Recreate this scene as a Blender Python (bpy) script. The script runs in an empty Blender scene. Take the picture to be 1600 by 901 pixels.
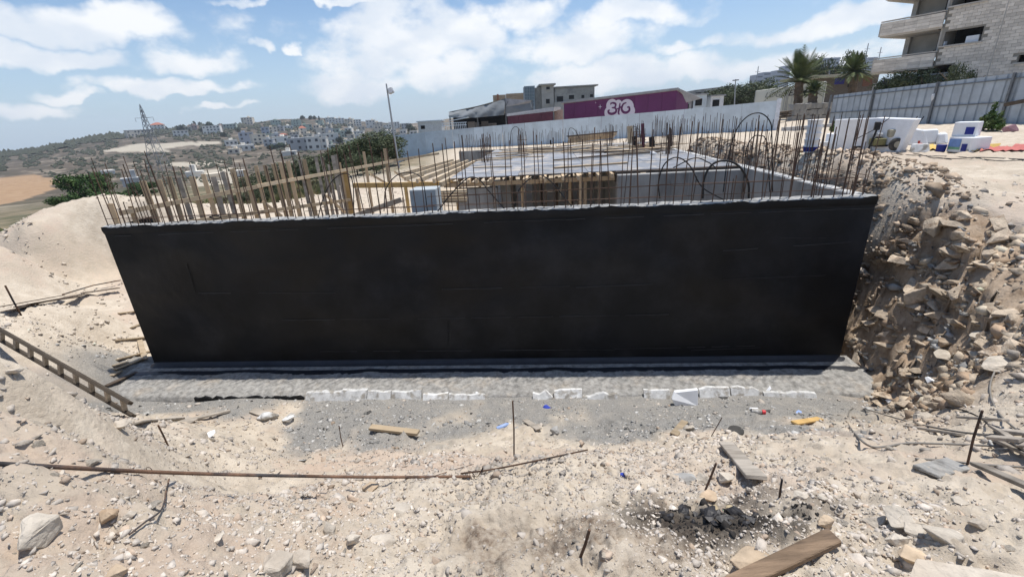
import bpy, bmesh, math, random
import numpy as np
from mathutils import Vector, Matrix, Euler, noise as mnoise

random.seed(11)
rng = np.random.default_rng(11)
SC = bpy.context.scene
COL = SC.collection
R = math.radians

# ------------------------------------------------------------------ camera
CAM_Z = 5.0
F_PX, CX, CY = 695.0, 800.0, 450.5            # measured in the 1600 px wide photograph
PITCH, ROLL = R(20.687), R(3.270)
cp, sp, cr, sr = math.cos(PITCH), math.sin(PITCH), math.cos(ROLL), math.sin(ROLL)
cam_data = bpy.data.cameras.new('camera')
cam = bpy.data.objects.new('camera', cam_data)
COL.objects.link(cam)
cam_data.sensor_width = 36.0
cam_data.lens = F_PX / 1600 * 36
cam_data.clip_start = 0.05
cam_data.clip_end = 20000
right = Vector((cr, -sr * sp, -sr * cp))
up = Vector((sr, cr * sp, cr * cp))
back = -Vector((0, cp, -sp))
m = Matrix((right, up, back)).transposed().to_4x4()
m.translation = Vector((0, 0, CAM_Z))
cam.matrix_world = m
SC.camera = cam

# ------------------------------------------------------------------ light
SUN_AZ, SUN_EL = R(55), R(75)                 # azimuth measured from +Y towards +X
sun_dir = Vector((math.sin(SUN_AZ) * math.cos(SUN_EL), math.cos(SUN_AZ) * math.cos(SUN_EL), math.sin(SUN_EL)))
sd = bpy.data.lights.new('sun', 'SUN')
sd.energy = 3.5
sd.angle = R(0.9)
sd.color = (1.0, 0.955, 0.89)
so = bpy.data.objects.new('sun', sd)
so.rotation_euler = sun_dir.to_track_quat('Z', 'Y').to_euler()
so.location = (20, 20, 60)
COL.objects.link(so)

SC.view_settings.view_transform = 'Standard'
SC.view_settings.look = 'None'
SC.view_settings.exposure = 0.52
SC.view_settings.gamma = 1.0
SC.render.engine = 'CYCLES'
SC.cycles.use_denoising = True
SC.cycles.max_bounces = 6
SC.cycles.transparent_max_bounces = 8

def px_dir(x, y):
    ax, ay = (x - CX) / F_PX, (y - CY) / F_PX
    r = ax * cr - ay * sr
    d = ax * sr + ay * cr
    return Vector((r, cp - d * sp, -sp - d * cp))

# ------------------------------------------------------------------ sky
W = bpy.data.worlds.new('World')
SC.world = W
W.use_nodes = True
nt = W.node_tree
nt.nodes.clear()
def wn(t, **k):
    n = nt.nodes.new(t)
    for a, b in k.items():
        setattr(n, a, b)
    return n
def wl(a, b):
    nt.links.new(a, b)
def wmath(op, a, b=None, clamp=False):
    n = wn('ShaderNodeMath', operation=op, use_clamp=clamp)
    for i, v in enumerate((a, b)):
        if v is None: continue
        if isinstance(v, (int, float)): n.inputs[i].default_value = v
        else: wl(v, n.inputs[i])
    return n.outputs[0]
sky = wn('ShaderNodeTexSky', sky_type='NISHITA', sun_disc=False)
sky.sun_elevation = SUN_EL
sky.sun_rotation = SUN_AZ
sky.altitude = 400
sky.air_density = 1.0
sky.dust_density = 1.2
sky.ozone_density = 1.6
tc = wn('ShaderNodeTexCoord')
DIR = tc.outputs['Generated']
# cumulus banks: (px, py, half width, half height) in degrees-like tangent units around a direction
CLOUDS = [
    (650, 60, .17, .085), (575, 100, .12, .055), (570, 130, .14, .04), (690, 120, .15, .05),
    (300, 96, .085, .034), (270, 137, .13, .017), (60, 92, .11, .026), (140, 44, .17, .036),
    (425, 77, .022, .014), (470, 79, .018, .012), (830, 28, .085, .045), (900, 72, .17, .055), (1035, 82, .06, .018),
    (985, 25, .15, .035), (960, 118, .26, .036), (1290, 45, .20, .024), (1210, 100, .22, .026),
    (90, 155, .045, .013), (20, 175, .07, .014), (340, 168, .05, .008), (520, 4, .20, .012),
]
cn = wn('ShaderNodeTexNoise', noise_dimensions='3D')
cn.inputs['Scale'].default_value = 7.5
cn.inputs['Detail'].default_value = 6
cn.inputs['Roughness'].default_value = 0.62
mp = wn('ShaderNodeMapping')
mp.inputs['Scale'].default_value = (1, 1, 1.7)
wl(DIR, mp.inputs['Vector'])
wl(mp.outputs[0], cn.inputs['Vector'])
# everywhere else: scattered fair-weather cloud of the same sort
gn = wn('ShaderNodeTexNoise', noise_dimensions='3D')
gn.inputs['Scale'].default_value = 2.6
gn.inputs['Detail'].default_value = 3
mp2 = wn('ShaderNodeMapping')
mp2.inputs['Scale'].default_value = (1, 1, 2.6)
mp2.inputs['Location'].default_value = (3.1, 1.7, .4)
wl(DIR, mp2.inputs['Vector'])
wl(mp2.outputs[0], gn.inputs['Vector'])
wn1 = wn('ShaderNodeTexNoise', noise_dimensions='3D')
wn1.inputs['Scale'].default_value = 11.0
wn1.inputs['Detail'].default_value = 4
wl(DIR, wn1.inputs['Vector'])
wv = wn('ShaderNodeVectorMath', operation='SUBTRACT'); wl(wn1.outputs['Color'], wv.inputs[0]); wv.inputs[1].default_value = (.5, .5, .5)
ws = wn('ShaderNodeVectorMath', operation='MULTIPLY_ADD'); wl(wv.outputs[0], ws.inputs[0]); ws.inputs[1].default_value = (.16, .16, .085); wl(DIR, ws.inputs[2])
WDIR = ws.outputs[0]
best = wmath('MULTIPLY_ADD', gn.outputs[0], 2.6)
best.node.inputs[2].default_value = -1.75
vert = None
for (cxp, cyp, a, b) in CLOUDS:
    C = px_dir(cxp, cyp).normalized()
    A = Vector((C.y, -C.x, 0)).normalized()
    B = A.cross(C).normalized()
    if B.z < 0: B = -B
    d1 = wn('ShaderNodeVectorMath', operation='DOT_PRODUCT'); wl(WDIR, d1.inputs[0]); d1.inputs[1].default_value = A / a
    d2 = wn('ShaderNodeVectorMath', operation='DOT_PRODUCT'); wl(WDIR, d2.inputs[0]); d2.inputs[1].default_value = B / b
    v2 = wmath('ADD', d2.outputs['Value'], -(C.dot(B) / b))
    # flat base: the lower half falls off faster than the top
    lo = wmath('MULTIPLY', wmath('MINIMUM', v2, 0.0), 0.5)
    v2 = wmath('ADD', v2, lo)
    q = wmath('ADD', wmath('MULTIPLY', d1.outputs['Value'], d1.outputs['Value']), wmath('MULTIPLY', v2, v2))
    s = wmath('SUBTRACT', 1.0, q)
    best = wmath('SMOOTH_MAX', best, s)
    best.node.inputs[2].default_value = 0.12
nz = wmath('MULTIPLY', wmath('SUBTRACT', cn.outputs[0], 0.5), 3.0)
field = wmath('ADD', wmath('MAXIMUM', best, -1.2), nz)
ms = wn('ShaderNodeMapRange', interpolation_type='SMOOTHSTEP')
wl(field, ms.inputs['Value'])
ms.inputs['From Min'].default_value = -0.12
ms.inputs['From Max'].default_value = 0.82
ms.inputs['To Max'].default_value = 0.93
# brightness inside the cloud: puffs catch the light, hollows and bases stay grey
cn2 = wn('ShaderNodeTexNoise', noise_dimensions='3D')
cn2.inputs['Scale'].default_value = 9.0
cn2.inputs['Detail'].default_value = 4
mp3 = wn('ShaderNodeMapping')
mp3.inputs['Location'].default_value = (0, 0, -0.035)
mp3.inputs['Scale'].default_value = (1, 1, 1.9)
wl(DIR, mp3.inputs['Vector'])
wl(mp3.outputs[0], cn2.inputs['Vector'])
lit = wn('ShaderNodeMapRange', interpolation_type='SMOOTHSTEP')
wl(cn2.outputs[0], lit.inputs['Value'])
lit.inputs['From Min'].default_value = 0.34
lit.inputs['From Max'].default_value = 0.62
cc = wn('ShaderNodeMix', data_type='RGBA')
wl(lit.outputs[0], cc.inputs[0])
cc.inputs[6].default_value = (3.9, 4.2, 4.6, 1)
cc.inputs[7].default_value = (5.0, 5.05, 5.1, 1)
# pale moist air low over the horizon
sep = wn('ShaderNodeSeparateXYZ')
wl(DIR, sep.inputs[0])
hz = wn('ShaderNodeMapRange', interpolation_type='SMOOTHSTEP')
wl(sep.outputs['Z'], hz.inputs['Value'])
hz.inputs['From Min'].default_value = 0.0
hz.inputs['From Max'].default_value = 0.26
hz.inputs['To Min'].default_value = 0.62
hz.inputs['To Max'].default_value = 0.0
gain = wn('ShaderNodeMix', data_type='RGBA', blend_type='MULTIPLY')
gain.inputs[0].default_value = 1
wl(sky.outputs[0], gain.inputs[6])
gain.inputs[7].default_value = (.52, .60, .66, 1)
hm = wn('ShaderNodeMix', data_type='RGBA')
wl(hz.outputs[0], hm.inputs[0])
wl(gain.outputs[2], hm.inputs[6])
hm.inputs[7].default_value = (2.85, 3.55, 4.35, 1)
fm = wn('ShaderNodeMix', data_type='RGBA')
wl(ms.outputs[0], fm.inputs[0])
wl(hm.outputs[2], fm.inputs[6])
wl(cc.outputs[2], fm.inputs[7])
bg = wn('ShaderNodeBackground')
bg.inputs['Strength'].default_value = 0.15
wl(fm.outputs[2], bg.inputs['Color'])
ow = wn('ShaderNodeOutputWorld')
wl(bg.outputs[0], ow.inputs['Surface'])
W.cycles.sampling_method = 'MANUAL'
W.cycles.sample_map_resolution = 512

# ------------------------------------------------------------------ helpers
CAM = Vector((0, 0, CAM_Z))
O2 = Vector((-8.402, 9.231, 0))               # wall frame: left front foot, u along the wall, w away from the camera
U2 = Vector((0.99578, -0.09185, 0))
W2 = Vector((0.09185, 0.99578, 0))
WALL_L, WALL_H = 15.05, 3.4
def uw(u, w, z=0.0):
    return O2 + U2 * u + W2 * w + Vector((0, 0, z))
def at_z(x, y, z):                            # z absolute
    d = px_dir(x, y)
    return CAM + d * ((z - CAM_Z) / d.z)
def at_plane(x, y, p, n):
    d = px_dir(x, y)
    return CAM + d * ((p - CAM).dot(n) / d.dot(n))
def at_w(x, y, w):                            # on the plane parallel to the wall, w metres behind its face
    return at_plane(x, y, uw(0, w), W2)
def at_y(x, y, Y):
    d = px_dir(x, y)
    return CAM + d * (Y / d.y)
def depth(p):
    return (p - CAM).dot(Vector((0, cp, -sp)))
def px_size(p):                               # metres per photograph pixel at a point
    return depth(p) / F_PX
def project(X, Y, Z):                         # numpy arrays -> photograph pixels
    X, Y, Z = np.asarray(X, float), np.asarray(Y, float), np.asarray(Z, float) - CAM_Z
    r = X * right.x + Y * right.y + Z * right.z
    u_ = X * up.x + Y * up.y + Z * up.z
    d = np.maximum(Y * cp - Z * sp, 1e-3)
    return CX + F_PX * r / d, CY - F_PX * u_ / d

def hash2(ix, iy, seed=0):
    h = (ix.astype(np.int64) * 374761393 + iy.astype(np.int64) * 668265263 + seed * 1442695041) & 0xFFFFFFFF
    h = ((h ^ (h >> 13)) * 1274126177) & 0xFFFFFFFF
    return ((h ^ (h >> 16)) & 0xFFFF) / 65535.0
def vnoise(x, y, seed=0):
    x = np.asarray(x, float); y = np.asarray(y, float)
    ix, iy = np.floor(x), np.floor(y)
    fx, fy = x - ix, y - iy
    fx = fx * fx * (3 - 2 * fx); fy = fy * fy * (3 - 2 * fy)
    a = hash2(ix, iy, seed); b = hash2(ix + 1, iy, seed); c = hash2(ix, iy + 1, seed); d = hash2(ix + 1, iy + 1, seed)
    return (a + (b - a) * fx) * (1 - fy) + (c + (d - c) * fx) * fy - 0.5
def fbm(x, y, oct=4, seed=0, gain=.5):
    s, a, f = 0, 1.0, 1.0
    for o in range(oct):
        s = s + a * vnoise(x * f + 17.3 * o, y * f - 9.1 * o, seed + o)
        a *= gain; f *= 2.03
    return s
def sstep(a, b, x):
    t = np.clip((np.asarray(x, float) - a) / (b - a), 0, 1)
    return t * t * (3 - 2 * t)

# --- objects
def tag(o, label=None, cat=None, group=None, kind=None):
    if label: o['label'] = label
    if cat:
        o['category'] = cat
        if not kind: o['kind'] = 'thing'
    if group: o['group'] = group
    if kind: o['kind'] = kind
    return o
def empty(name, loc, label=None, cat=None, group=None):
    o = bpy.data.objects.new(name, None)
    o.location = loc
    o.empty_display_size = .3
    COL.objects.link(o)
    return tag(o, label, cat, group)
def link(name, me, mat=None, parent=None, loc=None, rot=None, scale=None):
    o = bpy.data.objects.new(name, me)
    if mat is not None and len(me.materials) == 0: me.materials.append(mat)
    COL.objects.link(o)
    if parent is not None: o.parent = parent
    if loc is not None: o.location = loc
    if rot is not None: o.rotation_euler = rot
    if scale is not None: o.scale = scale
    return o
def dup(o, parent=None, loc=None, rot=None, scale=None, kids=True):
    c = o.copy()
    COL.objects.link(c)
    c.parent = parent
    if loc is not None: c.location = loc
    if rot is not None: c.rotation_euler = rot
    if scale is not None: c.scale = scale
    if kids:
        for ch in list(o.children): dup(ch, c)
    return c

class MB:
    """collects shapes (world coordinates) and builds them as one mesh object"""
    def __init__(s): s.v, s.f, s.sm = [], [], []
    def add(s, vs, fs, smooth=False):
        n = len(s.v)
        s.v += [tuple(v) for v in vs]
        s.f += [tuple(i + n for i in f) for f in fs]
        s.sm += [smooth] * len(fs)
        return s
    def box(s, c, size, ax=None, jit=0.0):
        c = Vector(c)
        X, Y, Z = ax if ax else (Vector((1, 0, 0)), Vector((0, 1, 0)), Vector((0, 0, 1)))
        vs = []
        for k in (-.5, .5):
            for j in (-.5, .5):
                for i in (-.5, .5):
                    p = c + X * (i * size[0]) + Y * (j * size[1]) + Z * (k * size[2])
                    if jit: p += Vector((random.uniform(-jit, jit), random.uniform(-jit, jit), random.uniform(-jit, jit)))
                    vs.append(p)
        return s.add(vs, [(0, 2, 3, 1), (4, 5, 7, 6), (0, 1, 5, 4), (2, 6, 7, 3), (0, 4, 6, 2), (1, 3, 7, 5)])
    def beam(s, p0, p1, w, h, upv=Vector((0, 0, 1)), jit=0.0):
        p0, p1 = Vector(p0), Vector(p1)
        X = (p1 - p0)
        L = X.length
        X = X / L
        Y = Vector(upv).cross(X)
        if Y.length < 1e-3: Y = Vector((0, 1, 0)).cross(X)
        Y.normalize()
        Z = X.cross(Y)
        return s.box((p0 + p1) / 2, (L, w, h), (X, Y, Z), jit)
    def tube(s, pts, r, n=6, caps=True, smooth=True):
        pts = [Vector(p) for p in pts]
        rs = r if isinstance(r, (list, tuple)) else [r] * len(pts)
        vs, fs = [], []
        t0 = (pts[1] - pts[0]).normalized()
        a = t0.orthogonal().normalized()
        for i, p in enumerate(pts):
            t = (pts[min(i + 1, len(pts) - 1)] - pts[max(i - 1, 0)]).normalized()
            a = (a - t * a.dot(t))
            if a.length < 1e-4: a = t.orthogonal()
            a.normalize()
            b = t.cross(a)
            for k in range(n):
                th = 2 * math.pi * k / n
                vs.append(p + (a * math.cos(th) + b * math.sin(th)) * rs[i])
        for i in range(len(pts) - 1):
            for k in range(n):
                fs.append((i * n + k, i * n + (k + 1) % n, (i + 1) * n + (k + 1) % n, (i + 1) * n + k))
        s.add(vs, fs, smooth)
        if caps:
            m_ = len(pts) - 1
            s.add(vs[:n], [tuple(range(n - 1, -1, -1))])
            s.add(vs[m_ * n:], [tuple(range(n))])
        return s
    def prism(s, poly, ext):                  # poly: planar list of points, ext: extrusion vector
        n = len(poly)
        poly = [Vector(p) for p in poly]
        ext = Vector(ext)
        nn = Vector((0, 0, 0))
        for i in range(n): nn += poly[i].cross(poly[(i + 1) % n])
        if nn.dot(ext) > 0: poly = poly[::-1]
        vs = poly + [p + ext for p in poly]
        fs = [tuple(range(n)), tuple(range(2 * n - 1, n - 1, -1))]
        fs += [(i, i + n, (i + 1) % n + n, (i + 1) % n) for i in range(n)]
        return s.add(vs, fs)
    def ngrid(s, rows):                       # quad sheet
        nr, nc = len(rows), len(rows[0])
        vs = [p for r_ in rows for p in r_]
        fs = [(i * nc + j, i * nc + j + 1, (i + 1) * nc + j + 1, (i + 1) * nc + j) for i in range(nr - 1) for j in range(nc - 1)]
        return s.add(vs, fs, True)
    def mesh(s, name, origin=None, bevel=0):
        o = Vector(origin) if origin is not None else Vector((0, 0, 0))
        me = bpy.data.meshes.new(name)
        me.from_pydata([(v[0] - o.x, v[1] - o.y, v[2] - o.z) for v in s.v], [], s.f)
        me.polygons.foreach_set('use_smooth', s.sm)
        if bevel:
            b = bmesh.new(); b.from_mesh(me)
            bmesh.ops.bevel(b, geom=list(b.edges), offset=bevel, segments=1, affect='EDGES')
            b.to_mesh(me); b.free()
        me.update()
        return me
    def build(s, name, mat, parent=None, bevel=0, origin=None):
        if parent is not None:
            o = parent.matrix_world_loc if hasattr(parent, 'matrix_world_loc') else wloc(parent)
            return link(name, s.mesh(name, o, bevel), mat, parent)
        if origin is None:
            a = np.array(s.v)
            origin = ((a[:, 0].min() + a[:, 0].max()) / 2, (a[:, 1].min() + a[:, 1].max()) / 2, a[:, 2].min())
        return link(name, s.mesh(name, origin, bevel), mat, None, origin)
def wloc(o):
    p = Vector(o.location)
    q = o.parent
    while q is not None:
        p += Vector(q.location); q = q.parent
    return p
def thing(mb, name, mat, label, cat, group=None, bevel=0):
    return tag(mb.build(name, mat, bevel=bevel), label, cat, group)

# --- materials
def srgb(r, g, b):
    f = lambda c: (c / 255 / 12.92) if c / 255 <= .04045 else ((c / 255 + .055) / 1.055) ** 2.4
    return (f(r), f(g), f(b))
MATS = {}
def M(name, col=(.5, .5, .5), rough=.85, var=.12, scale=6.0, bump=.15, bscale=45.0, metal=0.0, orand=0.0, stretch=(1, 1, 1), spec=.3, col2=None, c2thr=(.5, .65), c2scale=2.0, attr=None, bdist=.02):
    if name in MATS: return MATS[name]
    mt = bpy.data.materials.new(name)
    mt.use_nodes = True
    t = mt.node_tree
    b = t.nodes['Principled BSDF']
    b.inputs['Roughness'].default_value = rough
    b.inputs['Metallic'].default_value = metal
    b.inputs['Specular IOR Level'].default_value = spec
    L = t.links.new
    tcn = t.nodes.new('ShaderNodeTexCoord')
    mpn = t.nodes.new('ShaderNodeMapping')
    mpn.inputs['Scale'].default_value = stretch
    L(tcn.outputs['Object'], mpn.inputs[0])
    oi = t.nodes.new('ShaderNodeObjectInfo')
    # shift the pattern per object so that copies differ
    ad = t.nodes.new('ShaderNodeVectorMath'); ad.operation = 'MULTIPLY_ADD'
    L(oi.outputs['Random'], ad.inputs[0]); ad.inputs[1].default_value = (37, 23, 51); L(mpn.outputs[0], ad.inputs[2])
    n1 = t.nodes.new('ShaderNodeTexNoise')
    n1.inputs['Scale'].default_value = scale; n1.inputs['Detail'].default_value = 7; n1.inputs['Roughness'].default_value = .62
    L(ad.outputs[0], n1.inputs['Vector'])
    mr = t.nodes.new('ShaderNodeMapRange')
    mr.inputs['From Min'].default_value = .25; mr.inputs['From Max'].default_value = .75
    mr.inputs['To Min'].default_value = 1 - var * 1.6; mr.inputs['To Max'].default_value = 1 + var * 1.6
    L(n1.outputs[0], mr.inputs['Value'])
    val = mr.outputs[0]
    if orand:
        mr2 = t.nodes.new('ShaderNodeMapRange')
        mr2.inputs['To Min'].default_value = 1 - orand; mr2.inputs['To Max'].default_value = 1 + orand
        L(oi.outputs['Random'], mr2.inputs['Value'])
        mm = t.nodes.new('ShaderNodeMath'); mm.operation = 'MULTIPLY'
        L(val, mm.inputs[0]); L(mr2.outputs[0], mm.inputs[1])
        val = mm.outputs[0]
    base = None
    if attr:
        an = t.nodes.new('ShaderNodeAttribute'); an.attribute_name = attr
        base = an.outputs['Color']
    if col2 is not None:
        n2 = t.nodes.new('ShaderNodeTexNoise')
        n2.inputs['Scale'].default_value = c2scale; n2.inputs['Detail'].default_value = 6; n2.inputs['Roughness'].default_value = .65
        L(ad.outputs[0], n2.inputs['Vector'])
        r2 = t.nodes.new('ShaderNodeMapRange'); r2.interpolation_type = 'SMOOTHSTEP'
        r2.inputs['From Min'].default_value = c2thr[0]; r2.inputs['From Max'].default_value = c2thr[1]
        L(n2.outputs[0], r2.inputs['Value'])
        mx = t.nodes.new('ShaderNodeMix'); mx.data_type = 'RGBA'
        L(r2.outputs[0], mx.inputs[0])
        if base is not None: L(base, mx.inputs[6])
        else: mx.inputs[6].default_value = (*col, 1)
        mx.inputs[7].default_value = (*col2, 1)
        base = mx.outputs[2]
    ml = t.nodes.new('ShaderNodeVectorMath'); ml.operation = 'SCALE'
    if base is not None: L(base, ml.inputs[0])
    else: ml.inputs[0].default_value = col
    L(val, ml.inputs['Scale'])
    L(ml.outputs[0], b.inputs['Base Color'])
    if bump:
        n3 = t.nodes.new('ShaderNodeTexNoise')
        n3.inputs['Scale'].default_value = bscale; n3.inputs['Detail'].default_value = 5
        L(ad.outputs[0], n3.inputs['Vector'])
        bp = t.nodes.new('ShaderNodeBump')
        bp.inputs['Strength'].default_value = bump; bp.inputs['Distance'].default_value = bdist
        L(n3.outputs[0], bp.inputs['Height'])
        L(bp.outputs[0], b.inputs['Normal'])
    MATS[name] = mt
    return mt

# ------------------------------------------------------------------ terrain heights
CPTS = []
def cpt(x, y, z): CPTS.append((x, y, z))
def cpp(px, py, zrel):
    p = at_z(px, py, CAM_Z + zrel); cpt(p.x, p.y, p.z)
def cpu(u, w, z):
    p = uw(u, w); cpt(p.x, p.y, z)
# slope from the camera's stand down to the footing
for xx in (-2.3, -0.8, 0.8, 2.2):
    for yy, zz in ((-2, 3.4), (0.0, 3.35), (1.26, 3.2), (2.4, 2.66), (3.5, 1.9), (4.5, 1.15), (5.5, .5), (6.3, .2), (7.0, .05)):
        cpt(xx * (1 + yy * .12), yy, zz)
for u in (0.5, 3, 6, 9, 12, 14.5):
    cpu(u, -1.4, .05); cpu(u, -.6, 0); cpu(u, 0.2, 0)
# mound on the left with its broken edge, pit behind it
for a in ((25, 556, -1.5), (60, 598, -1.8), (100, 624, -2.1), (150, 644, -2.35), (205, 670, -2.7), (245, 704, -3.05), (0, 640, -1.3), (0, 725, -1.25), (0, 820, -1.3), (0, 900, -1.35), (120, 700, -1.75), (120, 800, -1.5), (200, 900, -1.5), (200, 740, -2.0), (300, 760, -2.0)):
    cpp(*a)
cpt(-4.4, 5.2, 1.2); cpt(-5.2, 4.8, 1.7); cpt(-6.4, 5.2, 1.6); cpt(-8, 6, 1.6); cpt(-5.5, 3.0, 3.4); cpt(-7.5, 3.2, 3.2); cpt(-6, 0, 3.6); cpt(-3, -2, 3.5); cpt(-10, 4, 2.6); cpt(-5.6, 6.6, .25)
# pit floor and low shelf left of the wall
for a in ((60, 505, -3.6), (0, 520, -3.4), (120, 485, -3.95), (140, 540, -4.25), (120, 585, -4.4), (172, 545, -4.9), (215, 500, -4.93), (190, 590, -4.93), (200, 650, -4.85), (160, 610, -4.8), (165, 490, -4.6), (0, 470, -3.75), (100, 458, -4.1), (180, 437, -4.4)):
    cpp(*a)
# spoil heap
def pl(*a): return tuple(at_z(a[0], a[1], CAM_Z + a[2]))
def cline(pts, step):
    pts = [Vector(p) for p in pts]
    for a, b in zip(pts, pts[1:]):
        n = max(1, int((b - a).length / step))
        for k in range(n):
            p = a.lerp(b, k / n); cpt(*p)
    cpt(*pts[-1])
cline([pl(-120, 420, -2.75), pl(0, 380, -2.55), pl(50, 354, -2.4), pl(110, 329, -2.15), pl(160, 318, -2.05), pl(230, 316, -2.1), pl(300, 322, -2.6)], 1.6)
cline([pl(-120, 475, -3.75), pl(0, 440, -3.85), pl(90, 436, -4.05), pl(185, 424, -4.3)], 1.6)
cline([pl(-120, 445, -3.2), pl(0, 408, -3.15), pl(90, 384, -3.1), pl(200, 372, -3.3)], 1.6)
cpt(-18.5, 24, .2); cpt(-24, 20, .2); cpt(-14, 26, .6); cpt(-30, 22, -.8); cpt(-24, 30, -.6); cpt(-16, 34, .4); cpt(-40, 24, -2.2); cpt(-34, 36, -2.2); cpt(-24, 44, -1.2)
# inside the shell and the soil beyond it
for u, w, z in ((1.5, 2, .1), (5, 3, 0), (9, 3, 0), (13, 3, 0), (3, 8, .3), (8, 9, 0), (13, 9, 0), (8, 16, .2), (13, 16, .3), (1.2, 6, .6), (14.4, 6, 0), (14.4, 13, .2)):
    cpu(u, w, z)
for a in ((300, 322, -3.4), (430, 312, -3.6), (540, 303, -3.3), (600, 278, -2.9), (640, 249, -2.75), (560, 300, -3.2), (700, 243, -2.75), (480, 285, -3.6)):
    cpp(*a)
for u, w, z in ((3, 20.5, 1.9), (7, 21, 2.2), (11, 21.5, 2.5), (15, 22, 2.9), (4, 30, 1.9), (12, 30, 2.6)):
    cpu(u, w, z)
# bank right of the shell: foot, face and crest lines, densely set
def cline(pts, step):
    pts = [Vector(p) for p in pts]
    for a, b in zip(pts, pts[1:]):
        n = max(1, int((b - a).length / step))
        for k in range(n):
            p = a.lerp(b, k / n); cpt(*p)
    cpt(*pts[-1])
def U3(u, w, z): return tuple(uw(u, w, z))
cline([U3(15.45, 15, .4), U3(15.45, 8, .3), U3(15.45, 3, .2), U3(15.4, 0, .08), (6.75, 7.1, .12), (6.45, 6.2, .3), (6.0, 5.5, .7), (5.3, 4.7, 1.2), (4.4, 3.8, 1.75), (3.6, 3.2, 2.1)], .7)
cline([U3(15.75, 15, 1.8), U3(15.75, 8, 1.8), U3(15.75, 3, 1.75), U3(15.85, .6, 1.7), (7.35, 6.9, 1.6), (7.0, 6.1, 1.75), (6.45, 5.2, 2.0), (5.7, 4.3, 2.25)], .7)
cline([U3(16.05, 15, 2.95), U3(16.05, 8, 2.95), U3(16.05, 3, 2.95), U3(16.15, 1.1, 2.85), (8.1, 7.5, 2.75), (7.75, 6.3, 2.65), (7.1, 5.2, 2.6), (6.5, 4.3, 2.6), (5.6, 3.2, 2.65), (4.6, 2.2, 2.8)], .7)
cline([U3(17.6, 15, 3.2), U3(17.6, 8, 3.25), U3(17.6, 3, 3.25), U3(17.9, 1, 3.18), (9.7, 7.0, 3.1), (9.2, 5.0, 3.05), (8.2, 3.5, 3.0), (6.8, 2.0, 3.0)], 1.2)
for x, y, z in ((3, 1.6, 2.95), (9, 5, 3.25), (8, 3, 3.2), (5, 0, 3.3), (9, -1, 3.3)):
    cpt(x, y, z)
for u, w, z in ((20, 8, 3.35), (21, 5, 3.35), (25, 8, 3.4), (30, 14, 3.45), (20, 18, 3.3), (24, 24, 3.2), (33, 19, 3.5), (38, 10, 3.5), (30, 0, 3.4), (20, -6, 3.3), (34, 32, 3.5), (24.8, 29, 3.1), (15, 35, 2.8)):
    cpu(u, w, z)
for x, y, z in ((-12.8, 55, 1.8), (0, 50, 2.4), (22, 37.4, 3.1), (30, 55, 3.5), (0, 70, 3), (-20, 60, .4), (50, 50, 3.6), (60, 20, 3.6), (-10, 42, 1.5), (40, -10, 3.5), (0, -30, 3.5), (-40, -10, 2), (-30, 6, 1), (0, -8, 3.4), (-15, 8, 1.5), (-14, 0, 2.4)):
    cpt(x, y, z)
_C = np.array(CPTS)
def _phi(r2): return -np.sqrt(r2 + .15)
_n = len(_C)
_A = np.zeros((_n + 1, _n + 1))
_A[:_n, :_n] = _phi((_C[:, None, 0] - _C[None, :, 0]) ** 2 + (_C[:, None, 1] - _C[None, :, 1]) ** 2) + np.eye(_n) * .03
_A[:_n, _n] = 1; _A[_n, :_n] = 1
_w = np.linalg.solve(_A, np.append(_C[:, 2], 0))
def near_h(x, y):
    out = np.empty(x.shape)
    for i in range(0, len(x), 20000):
        sl = slice(i, i + 20000)
        r2 = (x[sl, None] - _C[None, :, 0]) ** 2 + (y[sl, None] - _C[None, :, 1]) ** 2
        out[sl] = _phi(r2) @ _w[:_n] + _w[_n]
    return out
RIDGE_PX = [(-400, 262), (-150, 250), (0, 240), (60, 233), (125, 219), (165, 212), (205, 209), (300, 199), (385, 193), (440, 188), (500, 186), (560, 190), (600, 194), (640, 196), (760, 190)]
_raz, _rel = [], []
for a in RIDGE_PX:
    d = px_dir(*a)
    _raz.append(math.atan2(d.x, d.y)); _rel.append(math.atan2(d.z, math.hypot(d.x, d.y)))
def far_h(x, y):
    r = np.hypot(x, y) + 1e-6
    az = np.arctan2(x, y)
    E = np.interp(az, _raz, _rel)
    e0 = R(-3.3)
    lr = np.log(r)
    K = np.log(np.array([40., 75, 200, 400, 600, 900]))
    el = [np.full_like(r, R(-7.0)), np.full_like(r, R(-6.2)) + (E - e0) * .25, np.full_like(r, e0), e0 + (E - e0) * .36, e0 + (E - e0) * .70, E]
    e = el[0].copy()
    for i in range(5):
        t = np.clip((lr - K[i]) / (K[i + 1] - K[i]), 0, 1)
        e = e + (el[i + 1] - el[i]) * t
    left = CAM_Z + r * np.tan(e)
    left = np.where(r > 900, CAM_Z + 900 * np.tan(E) - (r - 900) * .03, left)
    rightz = np.interp(r, [0, 80, 250, 700, 1500, 8000], [3.4, 3.6, 5.5, 12, 10, 0])
    t = sstep(R(-15), R(-5), az) 
    behind = sstep(R(80), R(110), np.abs(az))
    t = np.maximum(t, behind)
    z = left * (1 - t) + rightz * t
    z = z + fbm(x / 70, y / 70, 4, 5) * sstep(80, 300, r) * 5.0 * (1 - t * .6)
    return z
CREST = [tuple(uw(16.05, 16).xy), tuple(uw(16.05, 8).xy), tuple(uw(16.05, 3).xy), tuple(uw(16.15, 1.1).xy), (8.1, 7.5), (7.75, 6.3), (7.1, 5.2), (6.5, 4.3), (5.6, 3.2)]
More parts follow.
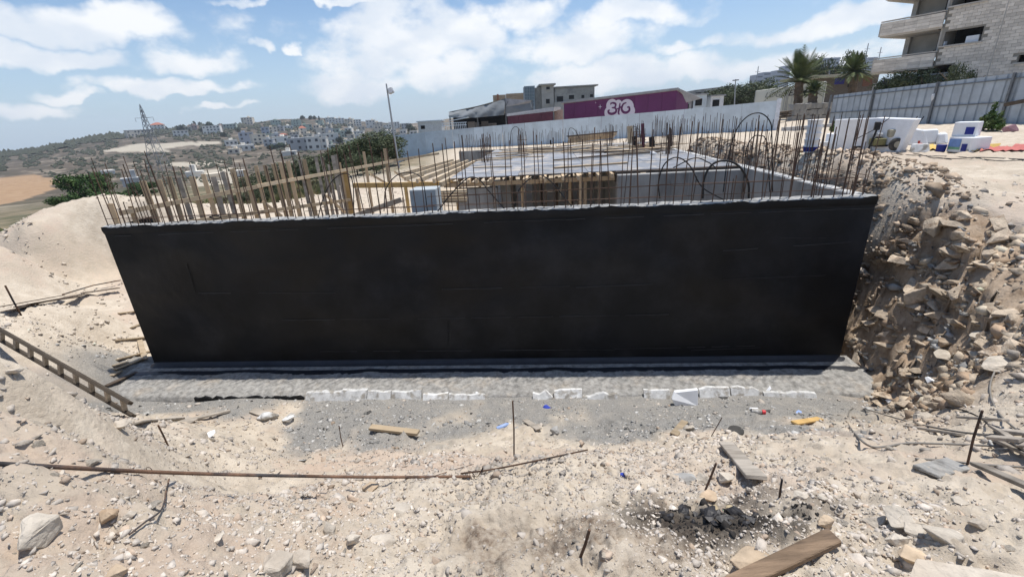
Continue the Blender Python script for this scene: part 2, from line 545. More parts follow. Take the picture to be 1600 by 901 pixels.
def zones(x, y):
    """0..1 masks of what the ground is made of"""
    q = np.stack([x - O2.x, y - O2.y])
    u = q[0] * U2.x + q[1] * U2.y
    w = q[0] * W2.x + q[1] * W2.y
    n = fbm(x * .9, y * .9, 4, 21)
    # grey concrete gravel and spill at the foot of the wall
    front = -w
    lim = 2.3 + .5 * sstep(8, 12, u) + .75 * np.exp(-((u - 11.8) / 1.7) ** 2) - 0.4 * sstep(6, 2, u) + n * 2.6
    grey = sstep(0.75, -.75, front - lim) * sstep(-1.6, -.2, u + n) * sstep(17.2, 15.9, u + n) * (w < .5)
    # dark brown earth between the stones of the bank
    sdm = np.full(x.shape, 1e9); sgn = np.ones(x.shape)
    for (ax_, ay_), (bx_, by_) in zip(CREST, CREST[1:]):
        dx, dy = bx_ - ax_, by_ - ay_
        t_ = np.clip(((x - ax_) * dx + (y - ay_) * dy) / (dx * dx + dy * dy), 0, 1)
        d_ = np.hypot(x - ax_ - t_ * dx, y - ay_ - t_ * dy)
        side = np.sign((x - ax_) * dy - (y - ay_) * dx)      # + on the plateau side
        k = d_ < sdm
        sdm = np.where(k, d_, sdm); sgn = np.where(k, side, sgn)
    sd_ = -sgn * sdm
    bank = sstep(.30, -.10, sd_ + n * .7) * sstep(-1.9, -1.15, sd_ + n * .9 * (u < 15.3)) * sstep(3.2, 4.8, y + n)
    return u, w, n, grey, bank
def height(x, y, detail=True):
    x = np.atleast_1d(np.asarray(x, float)); y = np.atleast_1d(np.asarray(y, float))
    r = np.hypot(x, y)
    t = sstep(42, 72, r)
    z = np.zeros_like(x)
    mn = t < 1
    if mn.any(): z[mn] = near_h(x[mn], y[mn]) * (1 - t[mn])
    mf = t > 0
    if mf.any(): z[mf] += far_h(x[mf], y[mf]) * t[mf]
    ml = r < 60
    if detail and ml.any() and not ml.all():
        z[ml] = height(x[ml], y[ml])
    elif detail and ml.any():
        u, w, n, grey, bank = zones(x, y)
        near = sstep(60, 30, r)
        pit = sstep(-2.4, -1.5, w) * sstep(-.6, 0, u) * sstep(15.6, 15, u)
        amp = near * (1 - .85 * pit)
        z += amp * (.10 * fbm(x * .8, y * .8, 3, 1) + .075 * fbm(x * 2.6, y * 2.6, 3, 2) + .045 * fbm(x * 7, y * 7, 3, 3) + .020 * fbm(x * 24, y * 24, 3, 4, .6) * sstep(9, 4, r)
                    - .11 * np.abs(fbm(x * 2.3, y * 2.3, 3, 14)) + .030 - .075 * np.abs(fbm(x * 6.5, y * 6.5, 3, 15)) + .02 - .035 * np.abs(fbm(x * 17, y * 17, 2, 16)) * sstep(10, 5, r))
        rid = 1 - 2 * np.abs(fbm(x * 1.7, y * 1.7, 3, 8))
        z += bank * (.24 * fbm(x * 1.5, y * 1.5, 3, 31) + .14 * (rid - .75) ) * (u > 15.3)
        zt = z + .5 * fbm(x * 1.3, y * 1.3, 2, 36)
        z += bank * (u > 15.3) * (.07 * np.sin(2 * np.pi * zt / .62) + .05 * np.sin(2 * np.pi * zt / .27 + 1))
    return z
def bank_shift(x, y, z):
    """sideways relief of the cut face, so that ledges and hollows run with its height"""
    b = zones(x, y)[4] * (zones(x, y)[0] > 15.3)
    t_ = x * .6 - y * .8
    s_ = b * (.42 * fbm(t_ * 1.5, z * 2.3, 3, 201) + .20 * fbm(t_ * 4.5, z * 6, 3, 202) - .10 * np.abs(fbm(t_ * 9, z * 11, 2, 203)))
    return -.8 * s_, -.6 * s_
def gz(x, y): return float(height(x, y)[0])
def hit(px, py, rmax=1600, r0=.6):
    d = px_dir(px, py)
    hxy = math.hypot(d.x, d.y)
    rr = np.exp(np.linspace(math.log(r0), math.log(rmax), 130))
    for step in range(2):
        X, Y, Z = rr * d.x / hxy, rr * d.y / hxy, CAM_Z + rr * d.z / hxy
        g = height(X, Y, step == 1)
        k = np.argmax(Z < g)
        if not (Z < g).any(): k = len(rr) - 1
        if step == 0: rr = np.linspace(rr[max(k - 3, 0)], rr[min(k + 2, len(rr) - 1)], 30)
    if k > 0:
        a, b = Z[k - 1] - g[k - 1], Z[k] - g[k]
        t = a / (a - b) if a != b else 0
        return Vector((X[k - 1] + (X[k] - X[k - 1]) * t, Y[k - 1] + (Y[k] - Y[k - 1]) * t, g[k - 1] + (g[k] - g[k - 1]) * t))
    return Vector((X[k], Y[k], g[k]))

# ------------------------------------------------------------------ ground sheet (rings round the place, finer where it is near)
azs = np.concatenate([np.arange(-66, 66, .28), np.arange(66, 294, 4.0)])
rs = [0.25]
while rs[-1] < 28: rs.append(rs[-1] * 1.0095)
while rs[-1] < 2500: rs.append(rs[-1] * (1.018 if rs[-1] < 1200 else 1.08))
rs = np.array(rs)
AZ, RR = np.meshgrid(np.radians(azs), rs)
GX, GY = (RR * np.sin(AZ)).ravel(), (RR * np.cos(AZ)).ravel()
GZ = height(GX, GY)
_k = np.hypot(GX, GY) < 30
_sx, _sy = bank_shift(GX[_k], GY[_k], GZ[_k])
GX[_k] += _sx; GY[_k] += _sy
na, nr = len(azs), len(rs)
idx = np.arange(na * nr).reshape(nr, na)
nxt = np.roll(idx, -1, axis=1)
quads = np.stack([idx[:-1].ravel(), idx[1:].ravel(), nxt[1:].ravel(), nxt[:-1].ravel()], 1)
quads = quads[:, ::-1]
ctr = len(GX)
GXc, GYc, GZc = np.append(GX, 0), np.append(GY, 0), np.append(GZ, height(0, 0)[0])
tris = np.stack([np.full(na, ctr), nxt[0], idx[0]], 1)
gme = bpy.data.meshes.new('ground')
gme.vertices.add(len(GXc))
gme.vertices.foreach_set('co', np.stack([GXc, GYc, GZc], 1).ravel())
loops = np.concatenate([quads.ravel(), tris.ravel()])
gme.loops.add(len(loops))
gme.loops.foreach_set('vertex_index', loops.astype(np.int32))
starts = np.concatenate([np.arange(len(quads)) * 4, len(quads) * 4 + np.arange(len(tris)) * 3])
gme.polygons.add(len(starts))
gme.polygons.foreach_set('loop_start', starts.astype(np.int32))
gme.polygons.foreach_set('use_smooth', np.ones(len(starts), bool))
gme.update(calc_edges=True)
gme.validate()

# what the ground is made of, kept on its points
gu, gw, gn, ggrey, gbank = zones(np.append(RR.ravel() * np.sin(AZ.ravel()), 0), np.append(RR.ravel() * np.cos(AZ.ravel()), 0))
gr = np.hypot(GXc, GYc); gaz = np.degrees(np.arctan2(GXc, GYc))
ppx, ppy = project(GXc, GYc, GZc)
def inpoly(px, py, poly):
    c = np.zeros(len(px), bool)
    n = len(poly)
    for i in range(n):
        (x1, y1), (x2, y2) = poly[i], poly[(i + 1) % n]
        k = ((y1 > py) != (y2 > py)) & (px < (x2 - x1) * (py - y1) / (y2 - y1 + 1e-9) + x1)
        c ^= k
    return c.astype(float)
leftland = sstep(-5, -12, gaz) * (np.abs(gaz) < 85)
veg = sstep(26, 40, gr + 6 * gn) * leftland
veg = np.maximum(veg, sstep(55, 90, gr) * .8)
heap = sstep(24, 20, gr)
wob = 6 * fbm(GXc / 9, GYc / 9, 3, 44)
pxw, pyw = ppx + wob * 3, ppy + fbm(GXc / 30, GYc / 30, 3, 45) * 6
field = inpoly(pxw, ppy, [(-300, 300), (-300, 280), (0, 272), (50, 272), (92, 283), (72, 300), (40, 312), (0, 320), (-300, 335)]) * (gr > 50) * (gr < 420)
pale = inpoly(ppx + wob, pyw * .5 + ppy * .5, [(155, 236), (200, 228), (215, 225), (265, 224), (300, 222), (345, 222), (345, 225), (290, 227), (262, 231), (264, 236), (230, 238), (160, 238)])
pale = np.maximum(pale, inpoly(ppx + wob, pyw, [(255, 254), (300, 252), (350, 251), (352, 256), (300, 261), (256, 260)]))
pale = np.maximum(pale, inpoly(ppx + wob, pyw, [(300, 268), (360, 262), (372, 285), (300, 292)])) * (gr > 60)
burn_c = hit(1112, 806)
bd = np.hypot((GXc - burn_c.x) / .62, (GYc - burn_c.y) / .30)
burn = sstep(1.25, .35, bd + fbm(GXc * 5, GYc * 5, 3, 51) * .9)
sc2 = hit(960, 815)
bd2 = np.hypot((GXc - sc2.x) / .85, (GYc - sc2.y) / .30)
scorch = sstep(1.2, .3, bd2 + fbm(GXc * 4, GYc * 4, 3, 52) * 1.0)
rust = sstep(.12, .3, fbm(GXc * .55 + 3, GYc * .55, 4, 61)) * sstep(30, 12, gr) 
def setattr_col(me, name, arrs):
    a = me.color_attributes.new(name, 'FLOAT_COLOR', 'POINT')
    a.data.foreach_set('color', np.stack(arrs, 1).astype(np.float32).ravel())
one = np.ones(len(GXc))
setattr_col(gme, 'zone', [ggrey, gbank, veg, one])
setattr_col(gme, 'zone2', [field, pale, burn, one])
setattr_col(gme, 'zone3', [np.clip(scorch, 0, 1), rust, sstep(60, 160, gr), one])

gm = bpy.data.materials.new('limestone_ground')
gm.use_nodes = True
t = gm.node_tree
Lk = t.links.new
bs = t.nodes['Principled BSDF']
bs.inputs['Roughness'].default_value = .95
bs.inputs['Specular IOR Level'].default_value = .15
geo = t.nodes.new('ShaderNodeNewGeometry')
def gnoise(scale, detail=6, rough=.6, stretch=None):
    n = t.nodes.new('ShaderNodeTexNoise')
    n.inputs['Scale'].default_value = scale; n.inputs['Detail'].default_value = detail; n.inputs['Roughness'].default_value = rough
    if stretch:
        mpn = t.nodes.new('ShaderNodeMapping'); mpn.inputs['Scale'].default_value = stretch
        Lk(geo.outputs['Position'], mpn.inputs[0]); Lk(mpn.outputs[0], n.inputs['Vector'])
    else: Lk(geo.outputs['Position'], n.inputs['Vector'])
    return n.outputs[0]
def gramp(v, a, b, lo=0.0, hi=1.0):
    n = t.nodes.new('ShaderNodeMapRange'); n.interpolation_type = 'SMOOTHSTEP'
    n.inputs['From Min'].default_value = a; n.inputs['From Max'].default_value = b
    n.inputs['To Min'].default_value = lo; n.inputs['To Max'].default_value = hi
    Lk(v, n.inputs['Value']); return n.outputs[0]
def gmul(a, b):
    n = t.nodes.new('ShaderNodeMath'); n.operation = 'MULTIPLY'
    Lk(a, n.inputs[0])
    if isinstance(b, float): n.inputs[1].default_value = b
    else: Lk(b, n.inputs[1])
    return n.outputs[0]
def gmix(f, a, b):
    n = t.nodes.new('ShaderNodeMix'); n.data_type = 'RGBA'
    if isinstance(f, float): n.inputs[0].default_value = f
    else: Lk(f, n.inputs[0])
    for i, v in ((6, a), (7, b)):
        if isinstance(v, tuple): n.inputs[i].default_value = (*v, 1)
        else: Lk(v, n.inputs[i])
    return n.outputs[2]
def gattr(name):
    a = t.nodes.new('ShaderNodeAttribute'); a.attribute_name = name
    s = t.nodes.new('ShaderNodeSeparateColor'); Lk(a.outputs['Color'], s.inputs[0])
    return s.outputs
Z1, Z2, Z3 = gattr('zone'), gattr('zone2'), gattr('zone3')
nbig, nmid, nfin = gnoise(.5, 5), gnoise(3.2, 7, .65), gnoise(26, 6, .7)
lime = gmix(gramp(nmid, .32, .68), (.455, .385, .30), (.58, .505, .405))
lime = gmix(gramp(nbig, .52, .68), lime, (.51, .42, .335))
lime = gmix(gmul(gramp(nfin, .40, .24), .6), lime, (.33, .265, .20))  # dark flecks put the shade of crevices into the colour
lime = gmix(gmul(gramp(nfin, .62, .74), .6), lime, (.66, .61, .53))
lime = gmix(gmul(Z3[1], gramp(nmid, .38, .6, 0, .55)), lime, (.41, .30, .225))
grav = gmix(gramp(gnoise(70, 4, .8), .36, .62), (.15, .143, .132), (.32, .308, .285))
grav = gmix(gramp(nmid, .45, .7, 0, .5), grav, (.36, .33, .285))
col = gmix(Z1[0], lime, grav)
earth = gmix(gramp(nmid, .3, .66), (.27, .19, .125), (.47, .365, .265))
earth = gmix(gmul(gramp(nfin, .56, .72), .7), earth, (.46, .40, .33))
col = gmix(Z1[1], col, earth)
scrubn = gnoise(.16, 8, .7)
scr = gmix(gramp(scrubn, .36, .62), (.075, .082, .045), (.235, .19, .125))
far_n = gnoise(.035, 8, .72, (1, 1, 6))
farc = gmix(gramp(far_n, .34, .52), (.050, .054, .038), (.105, .086, .066))
farc = gmix(gramp(far_n, .52, .64, 0, .85), farc, (.33, .28, .215))
scr = gmix(Z3[2], scr, farc)
col = gmix(Z1[2], col, scr)
col = gmix(Z2[0], col, gmix(gramp(nbig, .35, .65), (.30, .195, .115), (.36, .245, .15)))
col = gmix(gmul(Z2[1], .8), col, (.47, .42, .335))
col = gmix(gmul(Z3[0], gramp(nfin, .30, .62, .9, .3)), col, (.13, .088, .06))
col = gmix(gmul(Z2[2], gramp(nmid, .25, .6, 1.0, .6)), col, (.022, .019, .018))
Lk(col, bs.inputs['Base Color'])
bp = t.nodes.new('ShaderNodeBump'); bp.inputs['Strength'].default_value = .75; bp.inputs['Distance'].default_value = .035
vor = t.nodes.new('ShaderNodeTexVoronoi'); vor.inputs['Scale'].default_value = 22
Lk(geo.outputs['Position'], vor.inputs['Vector'])
ba = t.nodes.new('ShaderNodeMath'); ba.operation = 'MULTIPLY_ADD'
Lk(vor.outputs['Distance'], ba.inputs[0]); ba.inputs[1].default_value = -.22; Lk(gnoise(14, 8, .72), ba.inputs[2])
Lk(ba.outputs[0], bp.inputs['Height']); Lk(bp.outputs[0], bs.inputs['Normal'])
ground = link('ground', gme, gm)
tag(ground, 'pale limestone rubble ground of the dug site running out to the hills', kind='structure')

# ------------------------------------------------------------------ materials used below
m_tar = M('bitumen_coating', (.0042, .0050, .0068), rough=.50, var=.5, scale=.7, bump=.3, bscale=4, spec=.24, col2=(.0135, .0145, .017), c2thr=(.47, .66), c2scale=.42, bdist=.05)  # second colour paints soft patches of sheen onto the black
tar_t = m_tar.node_tree
tar_b = tar_t.nodes['Principled BSDF']
tar_n = tar_t.nodes.new('ShaderNodeTexNoise'); tar_n.inputs['Scale'].default_value = .55; tar_n.inputs['Detail'].default_value = 6; tar_n.inputs['Distortion'].default_value = .8
tar_m = tar_t.nodes.new('ShaderNodeMapping'); tar_m.inputs['Scale'].default_value = (1, 1, 1.6)
tar_tc = tar_t.nodes.new('ShaderNodeTexCoord'); tar_t.links.new(tar_tc.outputs['Object'], tar_m.inputs[0]); tar_t.links.new(tar_m.outputs[0], tar_n.inputs['Vector'])
tar_r = tar_t.nodes.new('ShaderNodeMapRange'); tar_r.inputs['From Min'].default_value = .35; tar_r.inputs['From Max'].default_value = .65; tar_r.inputs['To Min'].default_value = .34; tar_r.inputs['To Max'].default_value = .66
tar_t.links.new(tar_n.outputs[0], tar_r.inputs['Value']); tar_t.links.new(tar_r.outputs[0], tar_b.inputs['Roughness'])
m_tarcove = M('bitumen_cove', (.022, .024, .030), rough=.42, var=.3, scale=3, bump=.35, bscale=14, spec=.45)
m_conc = M('grey_concrete', (.30, .295, .28), rough=.9, var=.22, scale=1.6, bump=.25, bscale=30, col2=(.19, .19, .185), c2thr=(.48, .7), c2scale=1.1, stretch=(1, 1, .35))
m_concpale = M('pale_concrete', (.46, .455, .44), rough=.9, var=.2, scale=5, bump=.5, bscale=40)
m_foot = M('footing_concrete', (.30, .29, .27), rough=.95, var=.35, scale=10, bump=1.0, bscale=60, col2=(.34, .305, .26), c2thr=(.5, .7), c2scale=2)
m_rebar = M('rusty_steel', (.155, .092, .060), rough=.8, var=.35, scale=9, bump=.3, bscale=160, metal=.25, orand=.35, col2=(.055, .05, .05), c2thr=(.45, .6), c2scale=3)
m_ply = M('phenolic_plywood', (.235, .245, .265), rough=.6, var=.2, scale=2.2, bump=.05, orand=.22, spec=.3, col2=(.36, .32, .27), c2thr=(.46, .64), c2scale=1.1)
m_wood = M('pale_lumber', (.54, .40, .25), rough=.8, var=.2, scale=5, bump=.15, bscale=60, orand=.28, stretch=(1, 1, .25), col2=(.30, .235, .165), c2thr=(.5, .68), c2scale=2.5)
m_woodx = M('pale_lumber_lying', (.46, .36, .24), rough=.8, var=.2, scale=5, bump=.15, bscale=60, orand=.3, stretch=(.3, 1, 1), col2=(.31, .255, .19), c2thr=(.5, .68), c2scale=2.5)
m_woodyel = M('yellow_lumber', (.55, .36, .14), rough=.75, var=.15, scale=5, bump=.1, orand=.15)
m_woodgrey = M('weathered_lumber', (.34, .30, .25), rough=.9, var=.25, scale=7, bump=.35, bscale=50, orand=.25, stretch=(.35, 1, 1), col2=(.22, .19, .155), c2thr=(.48, .66), c2scale=3)
m_wooddark = M('dark_lumber', (.10, .075, .055), rough=.85, var=.3, scale=6, bump=.3, bscale=50, orand=.2)
m_black = M('black_plastic', (.014, .014, .015), rough=.5, var=.15, scale=6, bump=.1)
m_foam = M('white_polystyrene', (.78, .79, .80), rough=.9, var=.05, scale=5, bump=.35, bscale=120, orand=.05, spec=.2)
m_foamdirty = M('dusty_polystyrene', (.60, .60, .585), rough=.95, var=.2, scale=8, bump=.5, bscale=60, orand=.12, col2=(.33, .305, .265), c2thr=(.47, .62), c2scale=5)

# ------------------------------------------------------------------ basement shell
shell = empty('basement_wall', uw(WALL_L / 2, 0), 'long black bitumen coated basement wall bristling with rebar along its top', 'wall')
TH = .25
def wall_sheet(mb, p0, p1, z0, z1, out, nx, nz, amp, seed, flip=False):
    rows = []
    for k in range(nz + 1):
        row = []
        for i in range(nx + 1):
            q = p0.lerp(p1, i / nx)
            e = min(1, 4 * min(i / nx, 1 - i / nx) + .0) * min(1, 4 * min(k / nz, 1 - k / nz))
            zz = z0 + (z1 - z0) * k / nz
            b = (float(fbm(np.array([i * .35]), np.array([k * .5]), 3, seed)[0]) * amp) * e
            row.append(Vector((q.x, q.y, zz)) + out * b)
        rows.append(row if not flip else row[::-1])
    return mb.ngrid(rows)
# one solid U of concrete: front, right and a short left return
mb = MB()
mb.box(uw(WALL_L / 2, TH / 2 + .012, WALL_H / 2 - .02), (WALL_L - .02, TH - .02, WALL_H - .0), (U2, W2, Vector((0, 0, 1))))
mb.box(uw(WALL_L - TH / 2 - .01, TH + 8.9, WALL_H / 2 - .02), (TH, 17.8, WALL_H), (U2, W2, Vector((0, 0, 1))))
mb.box(uw(TH / 2 + .01, TH + .6, WALL_H / 2 - .3), (TH, 1.2, WALL_H - .6), (U2, W2, Vector((0, 0, 1))))
mb.build('concrete_wall', m_conc, shell)
mb = MB()
wall_sheet(mb, uw(0, 0), uw(WALL_L, 0), 0, WALL_H - .035, -W2, 120, 34, .02, 70)
wall_sheet(mb, uw(WALL_L, 0), uw(WALL_L, 18), 0, WALL_H - .05, U2, 60, 20, .015, 71)
wall_sheet(mb, uw(0, 1.4), uw(0, 0), 0, WALL_H - .045, -U2, 10, 20, .01, 72)
mb.build('bitumen_coat', m_tar, shell)
# ragged, broken-off coping of raw concrete
def coping(p0, p1, wd, n, z, name, parent, mat):
    mb = MB()
    d = (p1 - p0).normalized()
    nrm = Vector((-d.y, d.x, 0))
    rows = [[] for _ in range(6)]
    for i in range(n + 1):
        q = p0.lerp(p1, i / n)
        h = [.03 * float(fbm(np.array([i * .11]), np.array([k_ * 3.7]), 4, 79)[0]) + random.uniform(-.003, .003) for k_ in range(6)]
        prof = [(-.010 + h[0] * .3, -.11 + h[0]), (-.012 + h[1] * .5, -.02 + h[1] * 1.6), (.03, .006 + h[2]), (wd * .5, .012 + h[3] * 1.6), (wd - .03, .006 + h[4]), (wd + .012, -.09 + h[5])]
        for k, (a, b) in enumerate(prof): rows[k].append(q + nrm * a + Vector((0, 0, z + b)))
    mb.ngrid(rows[::-1])
    mb.add([r_[0] for r_ in rows], [tuple(range(6))]); mb.add([r_[-1] for r_ in rows], [tuple(range(5, -1, -1))])
    o = mb.build(name, mat, parent)
    for p in o.data.polygons: p.use_smooth = False
    return o
m_cope = M('coping_concrete', (.36, .355, .34), rough=.9, var=.3, scale=5, bump=.5, bscale=40)
coping(uw(.005, 0.004), uw(WALL_L - .005, 0.004), TH, 300, WALL_H - .01, 'coping', shell, m_cope)
coping(uw(WALL_L + .006, TH + .05), uw(WALL_L + .006, 18), TH, 200, WALL_H - .01, 'coping', shell, m_concpale)
# strip of tar daubed over the outer lip, ragged upper edge
mb = MB()
rows = [[], [], []]
for i in range(401):
    u = WALL_L * i / 400
    h = WALL_H - .012 + .05 * float(fbm(np.array([u * 3.0]), np.array([.5]), 4, 77)[0]) + random.uniform(-.006, .006)
    rows[0].append(uw(u, -.012, WALL_H - .16)); rows[1].append(uw(u, -.034, WALL_H - .08)); rows[2].append(uw(u, -.026, h))
mb.ngrid(rows)
mb.build('coating_lip', m_tar, shell)
# formwork joints: thin proud lines left in the coating
m_seam = M('bitumen_seam', (.06, .06, .06), rough=.6, var=.4, scale=2, bump=.3)
SEAMS = [(180, 357 + 12, 1372, 303 + 22), (690, 452, 900, 447), (900, 449, 1060, 442), (1130, 392, 1330, 378), (1130, 437, 1290, 430), (440, 500, 705, 497), (700, 497, 1045, 491), (310, 458, 560, 457), (500, 549, 960, 546), (960, 545, 1180, 540), (640, 562, 980, 563), (1080, 547, 1230, 541), (1220, 372, 1290, 372)]
for (x0, y0, x1, y1) in SEAMS:
    a, b = at_w(x0, y0, -.018), at_w(x1, y1, -.018)
    L = (b - a).length
    n = max(6, int(L / .12))
    mb = MB()
    k = 0
    while k < n:
        run = random.randint(3, 12)
        e = min(n, k + run)
        pts = []
        for j in range(k, e + 1):
            q = a.lerp(b, j / n)
            pts.append(q + Vector((0, 0, random.uniform(-.004, .004))))
        mb.tube(pts, random.uniform(.0025, .0055), 4)
        k = e + random.choice((0, 1, 1, 3, 5))
    mb.build('formwork_seam', m_seam, shell)['kind'] = 'stuff'
for (x0, y0, x1, y1) in [(291, 412, 305, 457), (700, 500, 700, 535)]:
    a, b = at_w(x0, y0, -.018), at_w(x1, y1, -.018)
    MB().tube([a.lerp(b, j / 8) + Vector((random.uniform(-.006, .006), 0, 0)) for j in range(9)], .006, 4).build('formwork_seam', m_tar, shell)
# bitumen cove along the foot, running out past both ends
mb = MB()
rows = [[] for _ in range(5)]
N = 240
for i in range(N + 1):
    u = -.16 + (WALL_L + .85) * i / N
    wdt = .40 + .09 * float(fbm(np.array([u * 1.3]), np.array([2.]), 4, 80)[0]) + .10 * max(0, 1 - abs(u - 15.3) / .7)
    hh = .20 if 0 <= u <= WALL_L else max(.02, .20 - .25 * max(-u, u - WALL_L) / .3)
    jit = random.uniform(-.012, .012)
    for k, (a, b) in enumerate(((0.02, hh + .01), (-.04, hh * .8), (-.16, hh * .38), (-wdt * .75, .118), (-wdt + jit, .098))):
        if u < 0 or u > WALL_L:
            b = min(b, .13 + .02 * random.random())
        rows[k].append(uw(u, a, b))
mb.ngrid(rows[::-1])
mb.build('bitumen_cove', m_tarcove, shell)
# footing
mb = MB()
rows = [[] for _ in range(12)]
for i in range(501):
    u = -.75 + (WALL_L + .95) * i / 500
    ed = 1.17 + .05 * float(fbm(np.array([u * 1.7]), np.array([9.]), 3, 81)[0])
    for k, (a, b) in enumerate(((.12, .108), (-.35, .10), (-.45, .097), (-.55, .093), (-.65, .09), (-.75, .085), (-.85, .08), (-.95, .074), (-1.05, .068), (-ed + .03, .055), (-ed - .02, .03), (-ed - .06, -.15))):
        rg = .035 * float(fbm(np.array([u * 5.0]), np.array([a * 7]), 4, 83)[0]) + random.uniform(-.005, .005) if 1 < k < 11 else 0
        rows[k].append(uw(u, a + rg * .4, b + rg))
mb.ngrid(rows[::-1])
mb.build('footing', m_foot, shell)
MB().prism([uw(1.9, -1.215, -.03), uw(4.25, -1.215, -.03)] + [uw(4.25 - 2.35 * k / 30, -1.215, .055 + random.uniform(-.035, .03)) for k in range(31)], W2 * .04).build('tarred_edge', m_tar, shell)

# ---- reinforcing bars
rb = MB()
rb.tube([(0, 0, 0), (0, 0, 1)], 1, 6, smooth=True)
rebar_me = rb.mesh('rebar')
rebar_me.materials.append(m_rebar)
def bar(parent, p, length, lean=(0, 0), rad=.008, name='rebar'):
    d = Vector((lean[0], lean[1], 1)).normalized()
    o = link(name, rebar_me, None, parent, Vector(p) - wloc(parent), d.to_track_quat('Z', 'Y').to_euler(), (rad, rad, length))
    return o
def hbar(parent, a, b, rad=.007, name='rebar'):
    a, b = Vector(a), Vector(b)
    return link(name, rebar_me, None, parent, a - wloc(parent), (b - a).to_track_quat('Z', 'Y').to_euler(), (rad, rad, (b - a).length))
u = .10
k = 0
while u < WALL_L - .08:
    tall = random.random() < .86
    L_ = (random.uniform(1.15, 1.45) if u > 4 else random.uniform(.95, 1.25)) if tall else random.uniform(.3, .5)
    bar(shell, uw(u, random.uniform(.03, .06), WALL_H - .02), L_, (random.gauss(0, .025), random.gauss(0, .02)), random.choice((.008, .009, .009, .0105)))
    if random.random() < .72:
        v = u + random.uniform(.03, .12)
        if v < WALL_L - .05: bar(shell, uw(v, TH - random.uniform(.03, .06), WALL_H - .02), random.choice((random.uniform(.28, .5), random.uniform(1.1, 1.45))), (random.gauss(0, .03), random.gauss(0, .03)), .0075)
    u += random.uniform(.145, .215) if u > 1.6 else random.uniform(.12, .17)
for z in (.13, .33):
    for (a, b) in ((.1, 4.2), (4.4, 7.2), (6.9, 11.5), (11.2, 14.9)):
        if z > .2 and a < 6: continue
        hbar(shell, uw(a, .055, WALL_H + z + random.uniform(-.02, .02)), uw(b, .06, WALL_H + z + random.uniform(-.02, .02)), .006)
        hbar(shell, uw(a + .3, .2, WALL_H + z - .03 + random.uniform(-.02, .02)), uw(b - .2, .2, WALL_H + z - .02), .006)
# bars along the right-hand wall
w = .3
while w < 17.5:
    bar(shell, uw(WALL_L - .05, w, WALL_H - .02), random.uniform(1.15, 1.5), (random.gauss(0, .02), random.gauss(0, .025)), .008)
    if random.random() < .55: bar(shell, uw(WALL_L - .2, w + random.uniform(.02, .1), WALL_H - .02), random.uniform(.9, 1.45), (random.gauss(0, .03), random.gauss(0, .03)), .008)
    w += random.uniform(.21, .30)
for z in (.14, .32):
    hbar(shell, uw(WALL_L - .05, .3, WALL_H + z), uw(WALL_L - .05, 9, WALL_H + z), .006)
    hbar(shell, uw(WALL_L - .2, .4, WALL_H + z), uw(WALL_L - .2, 7, WALL_H + z + .02), .006)
# corner bundle at the right: thicker, taller starter bars
for k in range(6):
    bar(shell, uw(WALL_L - .1 - random.uniform(0, 1.6), random.uniform(.05, .25), WALL_H - .02), random.uniform(1.35, 1.6), (random.gauss(0, .025), random.gauss(0, .03)), random.choice((.008, .009, .010)))

# bent hoops: black conduit and mild steel, feet set in the shell
def spline(pts, n=10):
    pts = [Vector(p) for p in pts]
    P = [pts[0] * 2 - pts[1]] + pts + [pts[-1] * 2 - pts[-2]]
    out = []
    for i in range(1, len(P) - 2):
        for k in range(n):
            t_ = k / n
            a, b, c, d = P[i - 1], P[i], P[i + 1], P[i + 2]
            out.append(.5 * ((2 * b) + (c - a) * t_ + (2 * a - 5 * b + 4 * c - d) * t_ ** 2 + (3 * b - a - 3 * c + d) * t_ ** 3))
    out.append(pts[-1])
    return out
HOOPS = [([(497, 340), (505, 310), (520, 282), (540, 271), (551, 285), (553, 340)], .12, .010), ([(600, 330), (603, 296), (620, 274), (642, 270), (660, 282), (668, 330)], .45, .010),
         ([(684, 330), (705, 303), (730, 279), (748, 280), (765, 300), (790, 328)], .15, .012), ([(803, 326), (812, 295), (838, 274), (860, 283), (893, 322)], .15, .012),
         ([(1031, 310), (1029, 285), (1038, 257), (1057, 246), (1077, 258), (1097, 292), (1130, 312)], .12, .012), ([(1052, 262), (1085, 247), (1107, 254), (1118, 262)], .9, .011), 
         ([(1170, 310), (1169, 285), (1155, 260), (1132, 251), (1112, 258), (1100, 280), (1098, 310)], .14, .020), ([(1130, 300), (1137, 250), (1150, 205), (1168, 182), (1188, 177), (1203, 190), (1206, 215), (1207, 300)], 2.6, .013),
         ([(1162, 300), (1165, 240), (1175, 216), (1187, 212), (1198, 224), (1203, 300)], 1.7, .011)]
for pts, w_, r_ in HOOPS:
    MB().tube(spline([at_w(x, y, w_) for x, y in pts]), r_, 7).build('bent_hoop', m_black, shell)
# wire tangle on the coping at the left
MB().tube(spline([at_w(x, y, .16) for x, y in ((262, 348), (285, 345), (310, 339), (345, 338), (380, 344))]), .006, 5).build('wire', m_black, shell)
MB().tube(spline([at_w(x, y, .18) for x, y in ((328, 339), (338, 336), (345, 340), (335, 342), (327, 339))]), .012, 5).build('wire', m_black, shell)

